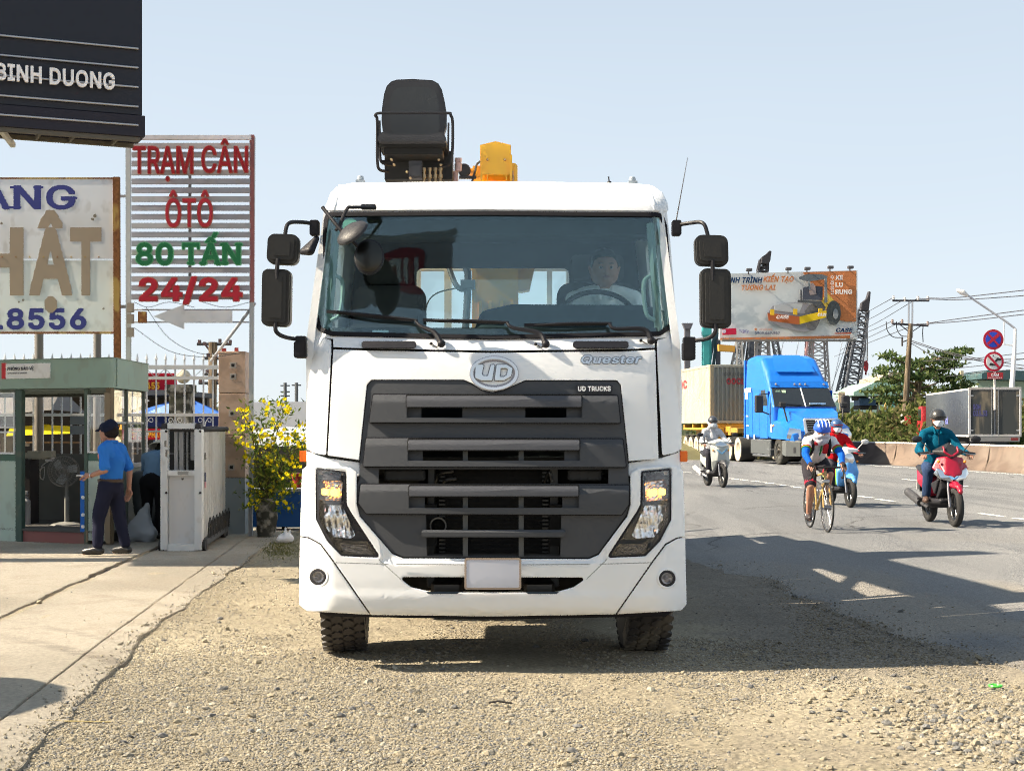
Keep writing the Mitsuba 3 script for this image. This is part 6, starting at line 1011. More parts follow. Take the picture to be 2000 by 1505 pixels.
for w, WL in zip(([(1745, 581, 75), (1700, 606, 105), (1655, 630, 140)], [(1767, 584, 75), (1700, 622, 105), (1655, 641, 140)], [(1793, 582, 75), (1705, 634, 105), (1655, 655, 140)], [(1743, 627, 75), (1700, 646, 105), (1640, 668, 140)], [(1762, 627, 75), (1700, 657, 105), (1640, 684, 140)], [(1793, 632, 75), (1700, 668, 105), (1630, 696, 140)], [(1812, 582, 75), (1870, 581, 70), (2060, 560, 60)], [(1793, 583, 75), (1880, 585, 70), (2060, 573, 60)], [(1812, 631, 75), (1890, 620, 70), (2060, 598, 60)], [(1778, 634, 75), (1880, 627, 70), (2060, 607, 60)], [(1778, 664, 75), (1840, 684, 73), (1920, 702, 70), (2060, 722, 66)], [(1778, 667, 75), (1850, 690, 73), (1940, 710, 70), (2060, 728, 66)], [(1778, 670, 75), (1850, 700, 73), (2060, 700, 66)], [(1800, 705, 90), (1900, 700, 85), (2060, 682, 80)], [(1830, 722, 90), (1930, 712, 85), (2060, 690, 80)], [(1810, 740, 90), (1930, 726, 85), (2060, 715, 80)]), WLS): wires('power_line', WL, w)
lp = thing('street_lamp', 'street lamp on a slender white pole leaning over the barrier beside the round signs', 'street lamp'); YLm = 60.0
put('pole', tube([P(1974, 790, YLm), P(1981, 690, YLm), P(1983, 642, YLm)], [.11, .08, .06], 10), 'satin', (.66, .66, .66), lp); put('arm', tube(bez([P(1983, 642, YLm), P(1962, 626, YLm), P(1890, 577, YLm)], 12), .045, 8), 'satin', (.5, .5, .52), lp); put('stay', tube([P(1961, 629, YLm), P(1960, 672, YLm), P(1980, 675, YLm)], .03, 6), 'satin', (.55, .55, .56), lp)
h0, h1 = P(1870, 567, YLm), P(1890, 577, YLm); put('lamp_head', blob([[(*h0, .06), (*((h0 + h1) / 2 + A(0, 0, .02)), .12), (*h1, .06)]], .06, 3), 'satin', (.7, .69, .66), lp)
sg = thing('sign_post', 'sign post carrying two round road signs above a small red plate', 'sign post'); YG = 57.0; kg = YG / F
put('post', tube([P(1943, 800, YG), P(1942.5, 645, YG)], .045, 8), 'satin', (.6, .55, .53), sg)
def disc(x, y, r, lv, c, n, par=sg): return put(n, pp(el(x, y, r, r), YG - .05 - .012 * lv, .012), 'satin', c, par, False)
a = disc(1940, 663, 20, 0, (.5, .02, .05), 'no_stopping_sign'); disc(1940, 663, 15, 1, (.03, .08, .55), 'blue_field', a)
for s in (-1, 1): put('red_cross', pp([(1940 - 12.5, 663 - s * 9 - 2.2), (1940 - 9, 663 - s * 12.5 - 2 * (s < 0)), (1940 + 12.5, 663 + s * 9 + 2), (1940 + 9, 663 + s * 12.5)], YG - .09 - .004 * s, .01), 'satin', (.5, .02, .05), a, False)
b = disc(1941, 706, 19.5, 0, (.5, .02, .05), 'no_entry_sign'); disc(1941, 706, 15, 1, (.72, .72, .7), 'white_field', b)
put('motorcycle_symbol', cat([pp(el(x, y, 2.4, 2.4), YG - .078, .01) for x, y in ((1946, 704), (1953, 702))] + [pp([(1945, 703), (1948, 698), (1953, 700), (1951, 704)], YG - .079, .01), pp([(1932, 712), (1935, 708), (1942, 711), (1946, 712), (1944, 714), (1933, 714)], YG - .079, .01), pp([(1939, 694), (1940, 693), (1941, 696), (1939, 696)], YG - .079, .01)]), 'satin', (.03, .03, .03), b, False)
put('red_bar', pp([(1929, 696), (1932, 693), (1953, 716), (1950, 719)], YG - .095, .008), 'satin', (.5, .02, .05), b, False)
c = put('red_plate', pr(1928, 727, 1959, 740, YG - .05, .012), 'satin', (.42, .03, .04), sg, False)
letters(c, 'CẤM', 1936, 1951, 729.5, 734.5, YG - .065, (.75, .72, .72), dep=.006, bold=4); put('small_print', cat([pr(x, 736.6, x + w, 738.6, YG - .066, .006) for x, w in ((1930, 3), (1934, 2), (1937, 4), (1942, 2), (1945, 5), (1951, 3), (1955, 2))]), 'satin', (.6, .45, .45), c, False, kind='stuff')
# --- tree, hedge, sheds beyond
r_ = np.random.default_rng(3); YT = 92.0; kt = YT / F
te = thing('spreading_tree', 'dark green tree with tiered horizontal branches behind the utility pole', 'tree')
tiers = [(1855, 690, 34, 6), (1878, 684, 18, 5), (1838, 703, 30, 6), (1735, 694, 20, 5), (1752, 702, 16, 5), (1725, 721, 22, 5), (1765, 718, 26, 6), (1800, 708, 30, 7), (1720, 728, 16, 4), (1830, 722, 30, 6), (1860, 712, 26, 5), (1790, 735, 44, 8), (1745, 742, 26, 6), (1850, 738, 36, 7), (1735, 760, 34, 6), (1790, 758, 46, 9), (1850, 762, 40, 7), (1880, 752, 22, 6), (1705, 765, 22, 4), (1770, 780, 46, 9), (1830, 785, 46, 9), (1885, 778, 26, 7), (1730, 780, 26, 5), (1800, 805, 46, 9), (1850, 805, 36, 8), (1770, 805, 26, 8)]
pts, br = [], []
b0 = P(1782, 880, YT)
put('trunk', tube([b0, P(1786, 790, YT), P(1795, 740, YT), P(1806, 700, YT)], [.35, .28, .2, .08], 8), 'pole_wood', parent=te)
for x, y, w, h in tiers:
    dy = r_.uniform(-2.5, 2.5); c = P(x, y, YT + dy); st_ = P(1786 + (y < 730) * 8, min(y + 22, 840), YT); br.append(tube(bez([st_, (st_ + c) / 2 - A(0, 0, .1), c], 8), np.linspace(.09, .03, len(bez([st_, st_, c], 8))), 5))
    for _ in range(int(w * h * 1.0)):
        u = r_.normal(size=3) * A(.42, .42, .28); pts.append(c + u * A(w * kt, 1.6, h * kt))
put('branch', cat(br), 'pole_wood', parent=te, kind='stuff')
m_, c_ = leaves(pts, .18, .42, [(.07, .11, .045), (.09, .135, .05), (.05, .08, .035), (.15, .18, .07)], 4, .5, 0); put('crown', m_, 'leaf', parent=te, smooth=False, vc=c_)
X = r_.uniform(10, 46, 26000); Y = r_.uniform(66, 86, 26000); px = 1000 + F * X / Y; top = np.interp(px, [1300, 1650, 1720, 1790, 1830, 1900, 2100], [1.4, 1.8, 1.9, 2.3, 2.5, 2.2, 2.5]) * (.55 + .6 * sstep(66, 73, Y))
hp = np.stack([X, Y, .1 + top * (.55 + .7 * meshkit.fbm(np.stack([X * .7, Y * .7, X * 0 + 1], -1), 3, 8)) * (1 - .75 * r_.random(26000) ** 2)], -1)
m_, c_ = leaves(hp, .18, .5, [(.105, .13, .04), (.085, .11, .035), (.14, .155, .055), (.055, .08, .027), (.18, .165, .08)], 6, .5, -.4); put('shrubbery', m_, 'leaf', smooth=False, vc=c_, kind='stuff', label='tangled olive green bushes on the bank behind the barrier')
put('terrain', grid(np.linspace(6, 60, 40), np.linspace(64, 100, 24), lambda x, y: .0 + 1.2 * sstep(65, 76, y) * (.6 + .5 * meshkit.fbm(np.stack([x * .3, y * .3, x * 0], -1), 3, 4))), 'matte', (.10, .095, .05), kind='structure', smooth=True, var=.4)
gsd = thing('green_roof_shed', 'open shed with pale green sheet roof behind the bushes', 'shed'); YH = 118.0
put('roof', cat([pp([(1622, 770), (1662, 752), (1720, 747), (1748, 770), (1740, 775), (1622, 776)], YH, 8)]), 'weathered', (.30, .48, .38), gsd); put('rear_wall', span(P(1622, 0, YH + 7)[0], P(1760, 0, YH + 7)[0], YH + 7, YH + 7.2, 0, HC + 50 * (YH + 7) / F), 'weathered', (.3, .44, .38), gsd); put('post', cat([pr(x, 774, x + 2.5, 860, YH - 4, .1) for x in (1640, 1655, 1700, 1713)]), 'matte', (.35, .28, .2), gsd)
put('notice_board', pr(1637, 765, 1650, 786, YH - 6, .1), 'matte', (.55, .42, .3), gsd)
tb = thing('teal_shed', 'long shed with dark teal roof beyond the box lorry', 'shed'); put('roof', pp([(1872, 735), (1885, 728), (2100, 732), (2100, 752), (1872, 744)], 120, 6), 'weathered', (.05, .10, .11), tb); put('wall', pp([(1872, 746), (2100, 753), (2100, 800), (1872, 800)], 121, 5), 'weathered', (.42, .55, .47), tb); put('gable', pr(1874, 724, 1880, 738, 114, .3), 'matte', (.5, .45, .3), tb)
put('beige_shed', pp([(1678, 742), (1700, 734), (1725, 730), (1725, 760), (1678, 760)], 140, 8), 'weathered', (.45, .38, .28), cat_='shed', label='small beige shed gable under the lattice crane hook')
for nm, lab, x0, y0, x1, y1, c in (('parked_digger', 'dark blue digger parked under the green roof', 1668, 772, 1700, 792, (.05, .1, .2)), ('parked_digger', 'orange digger cab parked under the green roof', 1704, 766, 1718, 782, (.5, .12, .05)), ('parked_digger', 'rusty red digger part under the green roof', 1664, 760, 1684, 774, (.16, .06, .05))):
    k = thing(nm, lab, 'digger'); put('body', pr(x0, y0 + 6, x1, y1, YH - 3, 2, .2), 'satin', c, k); put('cab', pr(x0 + 3, y0, x0 + 11, y0 + 7, YH - 3, 1.4, .15), 'satin', (.1, .1, .11), k); put('track', pr(x0 - 1, y1, x1 + 1, y1 + 8, YH - 2.5, 2.2, .3), 'matte', (.04, .04, .04), k)
k = thing('truss_stack', 'stack of turquoise and wooden truss frames beyond the bushes', 'frames')
for i, x in enumerate((1727, 1740, 1752, 1764, 1776)): put('frame_piece', cat([bar(P(x, 800, 100), P(x + 8, 778, 100), .16, .16), bar(P(x + 8, 778, 100), P(x + 15, 800, 100), .16, .16), bar(P(x, 790, 100), P(x + 15, 790, 100), .1, .1)]), 'satin', (.08, .42, .4) if i % 2 else (.5, .32, .12), k)
put('turquoise_net', crumple(hull([P(1750, 805, 101), P(1772, 805, 101), P(1760, 772, 101), P(1764, 772, 102), P(1756, 800, 103)]).subdivide().subdivide(), .15, 1.5), 'cloth', (.12, .5, .48), cat_='net', label='turquoise net heap beside the utility pole')
# --- distant growth and poles on the left
X = r_.uniform(-60, 45, 5000); Y = r_.uniform(150, 200, 5000); fp = np.stack([X, Y, r_.random(5000) * (1.5 + 4.5 * meshkit.fbm(np.stack([X * .12, X * 0 + 2, Y * .02], -1), 3, 2))], -1)
m_, c_ = leaves(fp, .8, 1.8, [(.14, .17, .11), (.11, .14, .09), (.17, .19, .12)], 9, .7, 0); put('vegetation', m_, 'leaf', smooth=False, vc=c_, kind='stuff', label='hazy far tree line on the horizon')  # leaf greens paled, so the haze is in the colour
k = thing('utility_pole', 'cluttered utility pole with many crossarms behind the gate pillar', 'utility pole'); put('pole', tube([P(414, 850, 45), P(416, 668, 45)], .13, 8), 'pole_wood', parent=k)
for y, x0, x1 in ((672, 385, 452), (700, 400, 432), (718, 402, 428), (731, 398, 428), (748, 388, 430)): put('crossarm', bar(P(x0, y, 45), P(x1, y, 45), .08, .08), 'matte', (.06, .06, .065), k)
put('fittings', cat([pr(x, y, x + 5, y + 7, 44.8, .15, .02) for x, y in ((388, 664), (398, 668), (428, 662), (440, 666), (448, 664), (405, 690), (420, 692), (403, 722), (424, 738), (390, 740))] + [bar(P(400, 672, 45), P(414, 690, 45), .05, .05), bar(P(405, 748, 45), P(416, 765, 45), .05, .05)]), 'matte', (.12, .08, .08), k)
for j, x in enumerate((557, 579)):
    k = thing('utility_pole', ('thin distant utility pole above the shrub with two crossarms', 'thin distant utility pole just left of the white truck')[j], 'utility pole'); put('pole', tube([P(x, 840, 120), P(x, 747, 120)], .14, 6), 'matte', (.1, .11, .12), k)
    for y in ((753, 765, 773) if j == 0 else (752,)): put('crossarm', bar(P(x - 9, y, 120), P(x + 9, y, 120), .1, .1), 'matte', (.1, .11, .12), k)
# ---------------------------------------------------------------- people and two-wheelers
SKIN = (.38, .21, .135)
def man(m): m = tm(m); return m3.Manifold(m3.Mesh(np.asarray(m.vertices, np.float32), np.asarray(m.faces, np.uint32)))
def fuse(ms): return tm(m3.Manifold.batch_boolean([man(m) for m in ms], m3.OpType.Add))
def unit(v): v = np.asarray(v, float); return v / np.linalg.norm(v)
def hbones(c, fw, up, s=1.0):
    lf = np.cross(up, fw); q = lambda x, y, z: c + s * (fw * x + lf * y + up * z)
    return [(q(-.02, .0, .03), .088 * s, q(.02, 0, .02), .085 * s), (q(.035, .025, -.02), .058 * s, q(.035, -.025, -.02), .058 * s), (q(.04, .012, -.075), .038 * s, q(.04, -.012, -.075), .038 * s), (q(.0, .03, -.04), .06 * s, q(.0, -.03, -.04), .06 * s),
            (q(.095, 0, .005), .011 * s, q(.108, 0, -.028), .016 * s), (q(.088, .035, .022), .012 * s, q(.088, -.035, .022), .012 * s), (q(.082, .014, -.058), .014 * s, q(.082, -.014, -.058), .014 * s),
            (q(-.005, .086, .01), .018 * s, q(-.005, .08, -.03), .012 * s), (q(-.005, -.086, .01), .018 * s, q(-.005, -.08, -.03), .012 * s)]
def hand_mesh(w, d, n, side, curl=.9, s=1.0):           # wrist, finger direction, back-of-hand normal; side +1 left, -1 right
    d = unit(d); n = unit(n - d * (n @ d)); t = np.cross(n, d) * side; b = [(w, .026 * s, w + d * .03 * s, .028 * s)]
    for i, (o, L) in enumerate(((.032, .036), (.011, .042), (-.011, .039), (-.031, .030))):
        k = w + d * .085 * s + t * o * s; b.append((w + d * .02 * s + t * o * .6 * s, .017 * s, k, .0125 * s)); a = k; dr_ = d
        for j, r in enumerate((.0105, .0095, .0085)): an = curl * (.55 + .35 * j) * (.9 + .1 * i); dd = d * math.cos(an) - n * math.sin(an); e = a + dd * L * (1 - .2 * j) * s; b.append((a, (r + .001) * s, e, r * s)); a = e
    k = w + d * .03 * s + t * .034 * s - n * .008 * s; e = k + unit(d * .6 + t * .75 - n * .35) * .036 * s; b += [(w + d * .012 * s + t * .012 * s, .018 * s, k, .0135 * s), (k, .013 * s, e, .0115 * s), (e, .0115 * s, e + unit(d * .95 + t * .1 - n * .5) * .03 * s, .0095 * s)]
    return sk(b, .011, 3, 8)
def person(label, J, top=(.3, .3, .3), legs=(.05, .05, .06), shoe=(.03, .03, .03), sleeve=1.0, shorts=False, face=True, hair=None, hs=1.0, group=None, head_mat=True, belly=.0, collar=None, bare=False, tuck=.1):
    """J: joints (pelvis, chest, neck, head, fw, up, sh, el, wr, hd, hip, kn, an, toe; pairs are (left, right))"""
    J = {k: (tuple(A(*q) for q in v) if isinstance(v, tuple) and hasattr(v[0], '__len__') else A(*v)) for k, v in J.items()}
    k = thing('person', label, 'person', group); fw, up = unit(J['fw']), unit(J.get('up', A(0, 0, 1))); up = unit(up - fw * (up @ fw))
    hb_ = hbones(J['head'], fw, up, hs); base = J['head'] - up * .06 * hs - fw * .015
    bones = hb_ + [(base, .052, J['neck'], .056), (J['neck'], .06, J['chest'], .11), (J['chest'], .12, J['pelvis'], .115)]
    for i in (0, 1): bones += [(J['neck'] + (J['sh'][i] - J['neck']) * .3, .055, J['sh'][i], .052), (J['sh'][i], .05, J['el'][i], .037), (J['el'][i], .039, J['wr'][i], .026), (J['pelvis'], .1, J['hip'][i], .09), (J['hip'][i], .085, J['kn'][i], .055), (J['kn'][i], .055, J['kn'][i] * .6 + J['an'][i] * .4, .054), (J['kn'][i] * .6 + J['an'][i] * .4, .052, J['an'][i], .034), (J['an'][i], .036, J['toe'][i], .025)]
    parts = [sk(bones, .022, 4, 12)]
    for i, sd in ((0, 1), (1, -1)):
        d, n = J['hd'][i], J['hn'][i] if 'hn' in J else A(0, 0, 1); parts.append(hand_mesh(J['wr'][i], d, n, sd))
    put('body', fuse(parts), 'satin', SKIN, k, 60)
    lf = np.cross(up, fw); q = lambda x, y, z: J['head'] + hs * (fw * x + lf * y + up * z)
    if face:
        for s in (1, -1): e = put('eye', ball(q(.088, s * .033, .006), .0115 * hs, 2), 'plastic', (.45, .42, .40), k, 60); put('iris', ball(q(.096, s * .033, .005), .0085 * hs, 1), 'plastic', (.03, .02, .015), e, 60); put('eyebrow', bar(q(.098, s * .018, .03), q(.09, s * .05, .031), .008, .008, .003), 'cloth', (.02, .018, .016), k)
        put('lips', sk([(q(.092, .018, -.055), .006 * hs, q(.096, 0, -.053), .009 * hs), (q(.092, -.018, -.055), .006 * hs, q(.096, 0, -.053), .009 * hs)], .006, 2, 8), 'satin', (.28, .11, .09), k, 60)
    if hair: put('hair', sk([(q(-.03, .0, .045), .094 * hs, q(.0, 0, .062), .082 * hs), (q(-.05, .03, .0), .07 * hs, q(-.05, -.03, .0), .07 * hs), (q(.045, .04, .09), .022 * hs, q(.045, -.04, .09), .022 * hs)] + [(q(-.0, s * .07, .02), .024 * hs, q(.02, s * .076, .04), .02 * hs) for s in (1, -1)], .016, 2), 'cloth', hair, k, 60)
    t = [(J['neck'] - up * .02, .075, J['chest'], .145), (J['chest'], .15, J['pelvis'] + (J['chest'] - J['pelvis']) * tuck, .135 + belly)]
    for i in (0, 1):
        e = J['sh'][i] + (J['el'][i] - J['sh'][i]) * min(1, sleeve * 2 if sleeve < .5 else 1); t += [(J['neck'] + (J['sh'][i] - J['neck']) * .35, .075, J['sh'][i], .07), (J['chest'] + (J['sh'][i] - J['chest']) * .6, .1, J['sh'][i], .068), (J['sh'][i], .068, e, .058 if sleeve >= .5 else .066)]
        if sleeve >= .5: t.append((J['el'][i], .057, J['wr'][i] + (J['el'][i] - J['wr'][i]) * .08, .042))
    put('top', crumple(sk(t, .022, 3, 14), .014, 10, 3), 'cloth', top, k, 60, var=.12)
    if collar is not None: put('collar', sk([(J['neck'] + lf * s * .055 + fw * .03 + up * .03, .022, J['neck'] + fw * .085 + lf * s * .045 - up * .045, .015) for s in (1, -1)] + [(J['neck'] + lf * .05 - fw * .05 + up * .035, .02, J['neck'] - lf * .05 - fw * .05 + up * .035, .02)], .012, 2, 10), 'cloth', collar, k, 60)
    for_ = []
    for i in (0, 1):
        for_ += [(J['pelvis'] + A(0, 0, .02), .138, J['pelvis'] - A(0, 0, .03), .132), (J['hip'][0], .105, J['hip'][1], .105), (J['pelvis'] + A(0, 0, .02), .13, J['hip'][i], .108), (J['hip'][i], .105, J['kn'][i] if not shorts else J['hip'][i] + (J['kn'][i] - J['hip'][i]) * .9, .078 if not shorts else .08)]
        if not shorts: for_.append((J['kn'][i], .076, J['an'][i] + (J['kn'][i] - J['an'][i]) * .12, .062))
    put('shorts' if shorts else 'trousers', crumple(sk(for_, .024, 3, 14), .013, 9, 5), 'cloth', legs, k, 60, var=.12)
    if not bare:
        for i in (0, 1):
            a, to = J['an'][i], J['toe'][i]; d = unit((to - a) * A(1, 1, 0)); z = min(a[2] - .055, to[2] - .02)
            put('shoe', blob([[(*(a - d * .045 + A(0, 0, z - a[2] + .045)), .043), (*(to - A(0, 0, to[2] - z - .035)), .036), (*(to - d * .06 + np.cross(d, [0, 0, 1]) * .02 - A(0, 0, to[2] - z - .035)), .04), (*(a - A(0, 0, .015)), .045)]], .02, 3), 'plastic', shoe, k, 60)
    return k, q, J
def helmet(k, q, c, c2=None, sport=False, hs=1.0):
    m = m3.Manifold.sphere(1.0, 40).scale((.135 * hs, .118 * hs, .125 * hs)); m = tm(m.trim_by_plane((.25, 0, 1), -.008) - m3.Manifold.sphere(1.0, 30).scale((.118 * hs, .101 * hs, .108 * hs)))
    C_ = q(-.008, 0, .035); fw = unit(q(1, 0, 0) - q(0, 0, 0)); lf = unit(q(0, 1, 0) - q(0, 0, 0)); up = unit(q(0, 0, 1) - q(0, 0, 0)); m.vertices = C_ + m.vertices[:, :1] * fw + m.vertices[:, 1:2] * lf + m.vertices[:, 2:] * up
    h = put('helmet', m, 'paint', c, k, 40)
    if sport:
        for y in (-.06, -.02, .02, .06): put('vent', tube([q(-.008 + .139 * math.cos(t) * math.cos(y * 5), y * 1.25, .035 + .129 * math.sin(t) * math.cos(y * 5)) for t in np.linspace(.35, 2.3, 10)], .007, 5), 'satin', c2, h)
    else:
        put('peak', tube([q(.085, .09, .04), q(.128, .05, .045), q(.14, 0, .047), q(.128, -.05, .045), q(.085, -.09, .04)], .009, 6), 'satin', c2 or (.02, .02, .02), h); put('strap', tube([q(.0, .1, .0), q(.03, .075, -.09), q(.04, 0, -.115), q(.03, -.075, -.09), q(.0, -.1, .0)], .006, 5), 'satin', (.03, .03, .03), h)
def mask(k, q, c=(.72, .76, .80)):
    put('face_mask', blob([[(*q(.09, y, z), .022) for y in (-.03, .03) for z in (-.025, -.085)] + [(*q(.112, 0, -.02), .012), (*q(.045, .07, -.04), .014), (*q(.045, -.07, -.04), .014)]], .016, 3), 'cloth', c, k, 60)
def glasses(k, q, c=(.015, .015, .015)): put('sunglasses', cat([blob([[(*q(.098, s * .018, .012), .014), (*q(.09, s * .052, .012), .014)]], .01, 1, 8) for s in (1, -1)] + [bar(q(.085, s * .06, .016), q(0, s * .092, .016), .006, .008) for s in (1, -1)]), 'plastic', c, k, 50)
RIDE = dict(pelvis=(-.40, 0, .86), chest=(-.31, 0, 1.17), neck=(-.26, 0, 1.385), head=(-.205, 0, 1.545), fw=(1, 0, -.06), sh=((-.285, .185, 1.33), (-.285, -.185, 1.33)), el=((-.10, .315, 1.09), (-.10, -.315, 1.09)), wr=((.14, .335, 1.04), (.14, -.335, 1.04)), hd=((1, 0, -.1), (1, 0, -.1)), hn=((0, .1, 1), (0, -.1, 1)),
            hip=((-.37, .1, .83), (-.37, -.1, .83)), kn=((.03, .17, .80), (.03, -.17, .80)), an=((.0, .16, .40), (.0, -.17, .40)), toe=((.14, .17, .34), (.14, -.19, .34)))
def wheel(par, x, z, R, r, spokes=5, rimc=(.12, .12, .125), col=(.03, .03, .03), thin=False):
    w = newkey('wheel', par); put('tyre', torus(R - r, r, (x, 0, z), 'y', 40, 10, .85), 'matte', col, w, 50); put('rim', cat([torus(R - 2 * r, r * .45, (x, 0, z), 'y', 36, 8), cyl((x, -.05, z), (x, .05, z), .035, 12)]), 'metal', rimc, w, 50)
    if thin: put('spokes', cat([cyl((x, .012 * (-1) ** i, z), (x + (R - 2 * r) * math.cos(a), 0, z + (R - 2 * r) * math.sin(a)), .0022, 4) for i, a in enumerate(np.linspace(0, 6.283, 25)[:-1])]), 'metal', (.5, .5, .5), w, kind='stuff')
    else: put('spokes', cat([bar((x, 0, z), (x + (R - 2 * r) * math.cos(a), 0, z + (R - 2 * r) * math.sin(a)), .03, .02, .005) for a in np.linspace(.3, 6.58, spokes + 1)[:-1]] + [cyl((x, .03, z), (x, .036, z), .09, 20)]), 'metal', rimc, w, kind='stuff')
def scooter(kind, label, c, c2, light=(.8, .82, .85)):
    k = thing('motor_scooter', label, 'scooter', None); q = lambda n, m, mat='paint', col=c, par=None, sm=45, **kw: put(n, m, mat, col, par or k, sm, **kw)
    DKP = (.025, .025, .028)
    wheel(k, .64, .285, .285, .05); wheel(k, -.62, .285, .285, .055)
    q('fork', cat([tube([(.50, s * .06, .72), (.56, s * .075, .52), (.64, s * .075, .285)], .024, 8) for s in (1, -1)] + [cyl((.30, 0, 1.0), (.52, 0, .68), .03)]), 'metal', (.3, .3, .32))
    q('front_fender', blob([[(.64 + .335 * math.cos(a), -.0, .285 + .335 * math.sin(a), .035), (.64 + .335 * math.cos(a + .35), 0, .285 + .335 * math.sin(a + .35), .042)] for a in np.arange(.75, 2.3, .3)] + [[(.64 + .33 * math.cos(a), s * .03, .285 + .33 * math.sin(a), .035) for s in (1, -1) for a in (1.1, 1.9)]], .03, 2), 'paint', c if kind != 'modern' else (.06, .06, .065))
    if kind == 'sport':
        q('front_cowl', blob([[(.36, .17, .96, .03), (.36, -.17, .96, .03), (.56, 0, .72, .03), (.42, .06, .97, .04), (.42, -.06, .97, .04), (.53, .1, .76, .03), (.53, -.1, .76, .03)], [(.36, s * .17, .95, .03), (.40, s * .25, .82, .02), (.50, s * .12, .72, .03)] if 0 else [(.36, .17, .95, .03), (.38, .24, .84, .02), (.5, .14, .74, .025)], [(.36, -.17, .95, .03), (.38, -.24, .84, .02), (.5, -.14, .74, .025)]], .03, 2))
        for s in (1, -1): q('headlight', blob([[(.46, s * .2, .82, .025), (.57, s * .03, .66, .02), (.52, s * .17, .70, .02), (.44, s * .235, .76, .018), (.58, s * .02, .71, .012)]], .025, 2), 'chrome', light)
        q('front_emblem', cat([bar((.605, 0, .685), (.56, s * .07, .72), .02, .02) for s in (1, -1)]), 'plastic', (.1, .3, .6))
        q('leg_shield', blob([[(.36, .15, .85, .03), (.36, -.15, .85, .03), (.42, .12, .55, .03), (.42, -.12, .55, .03), (.3, .14, .42, .03), (.3, -.14, .42, .03)]], .05, 2), 'satin', DKP)
        q('side_cover', cat([blob([[(.40, s * .17, .66, .02), (.22, s * .21, .60, .02), (.3, s * .19, .48, .02)]], .05, 2) for s in (1, -1)]), 'satin', DKP); q('handlebar_cover', blob([[(.38, .08, 1.06, .05), (.38, -.08, 1.06, .05), (.28, .2, 1.07, .03), (.28, -.2, 1.07, .03), (.30, 0, 1.16, .04), (.46, 0, 1.0, .03)]], .03, 2), 'satin', DKP)
        q('visor_trim', blob([[(.45, s * .10, 1.07, .015), (.47, 0, 1.0, .02)] for s in (1, -1)] + [[(.45, s * .10, 1.07, .015), (.40, s * .10, 1.14, .015)] for s in (1, -1)], .03, 1))
    elif kind == 'modern':
        q('leg_shield', blob([[(.36, .2, .98, .03), (.36, -.2, .98, .03), (.50, .06, .92, .04), (.50, -.06, .92, .04), (.53, .1, .66, .03), (.53, -.1, .66, .03), (.44, .2, .62, .03), (.44, -.2, .62, .03), (.38, .16, .42, .03), (.38, -.16, .42, .03)]], .03, 2)); q('front_dark_inset', blob([[(.555, .09, .6, .02), (.555, -.09, .6, .02), (.47, .12, .4, .02), (.47, -.12, .4, .02)]], .04, 1), 'satin', DKP)
        q('headlight', blob([[(.50, .12, 1.0, .03), (.50, -.12, 1.0, .03), (.44, 0, 1.06, .04), (.52, 0, .98, .03)]], .025, 2), 'chrome', light); q('front_emblem', cat([bar((.57, 0, .80), (.535, s * .12, .90), .02, .03) for s in (1, -1)]), 'plastic', (.12, .3, .5)); q('handlebar_cover', blob([[(.40, .1, 1.06, .05), (.40, -.1, 1.06, .05), (.28, .24, 1.06, .03), (.28, -.24, 1.06, .03), (.32, 0, 1.12, .04)]], .03, 2), 'paint', (.45, .46, .46))
    else:
        q('leg_shield', blob([[(.38, .12, .95, .04), (.38, -.12, .95, .04), (.50, 0, .84, .06), (.47, .17, .68, .05), (.47, -.17, .68, .05), (.40, .16, .44, .04), (.40, -.16, .44, .04), (.5, 0, .62, .06)]], .03, 2)); q('headlight_shell', lathe([(0, -.1), (.07, -.09), (.11, -.03), (.118, .02), (.105, .03), (.0, .02)], 28, (.50, .0, .93), 'x'), 'paint', (.78, .78, .76)); q('headlight', lathe([(0, .045), (.06, .035), (.098, .012), (.1, 0), (0, 0)], 28, (.525, .0, .93), 'x'), 'chrome', light)
        q('handlebar_cover', blob([[(.42, 0, 1.08, .05), (.30, .24, 1.09, .03), (.30, -.24, 1.09, .03), (.36, 0, 1.12, .04)]], .03, 2), 'paint', (.76, .76, .74)); q('green_stripe', cat([blob([[(.38, s * .2, .72, .02), (.40, s * .19, .44, .02)]], .05, 1) for s in (1, -1)]), 'paint', (.3, .62, .05))
    q('floor', blob([[(.40, .13, .36, .04), (.40, -.13, .36, .04), (-.25, .15, .33, .04), (-.25, -.15, .33, .04)], [(-.1, .12, .3, .06), (-.1, -.12, .3, .06), (-.4, .1, .35, .08), (-.4, -.1, .35, .08)]], .05, 2), 'satin', DKP)
    q('rear_body', blob([[(-.22, .10, .66, .05), (-.22, -.10, .66, .05), (-.20, .12, .45, .04), (-.20, -.12, .45, .04), (-.62, .14, .62, .05), (-.62, -.14, .62, .05), (-.95, .06, .76, .04), (-.95, -.06, .76, .04)]], .05, 2), 'paint', c2)
    q('seat', blob([[(-.12, .06, .74, .04), (-.12, -.06, .74, .04), (-.5, .12, .74, .05), (-.5, -.12, .74, .05), (-.9, .09, .82, .04), (-.9, -.09, .82, .04)]], .05, 2), 'satin', DKP); q('tail_lamp', ball((-1.0, 0, .75), .05, 2, (1, 1.4, .8)), 'plastic', (.4, .02, .02))
    q('exhaust', cat([cyl((-.42, -.19, .30), (-.98, -.23, .44), .062, 14), cyl((-.2, -.14, .24), (-.45, -.19, .3), .025)]), 'satin', (.06, .06, .065) if kind != 'modern' else (.45, .45, .46)); q('engine', blob([[(-.25, .06, .34, .1), (-.62, .1, .3, .08)]], .05, 1), 'metal', (.25, .25, .26))
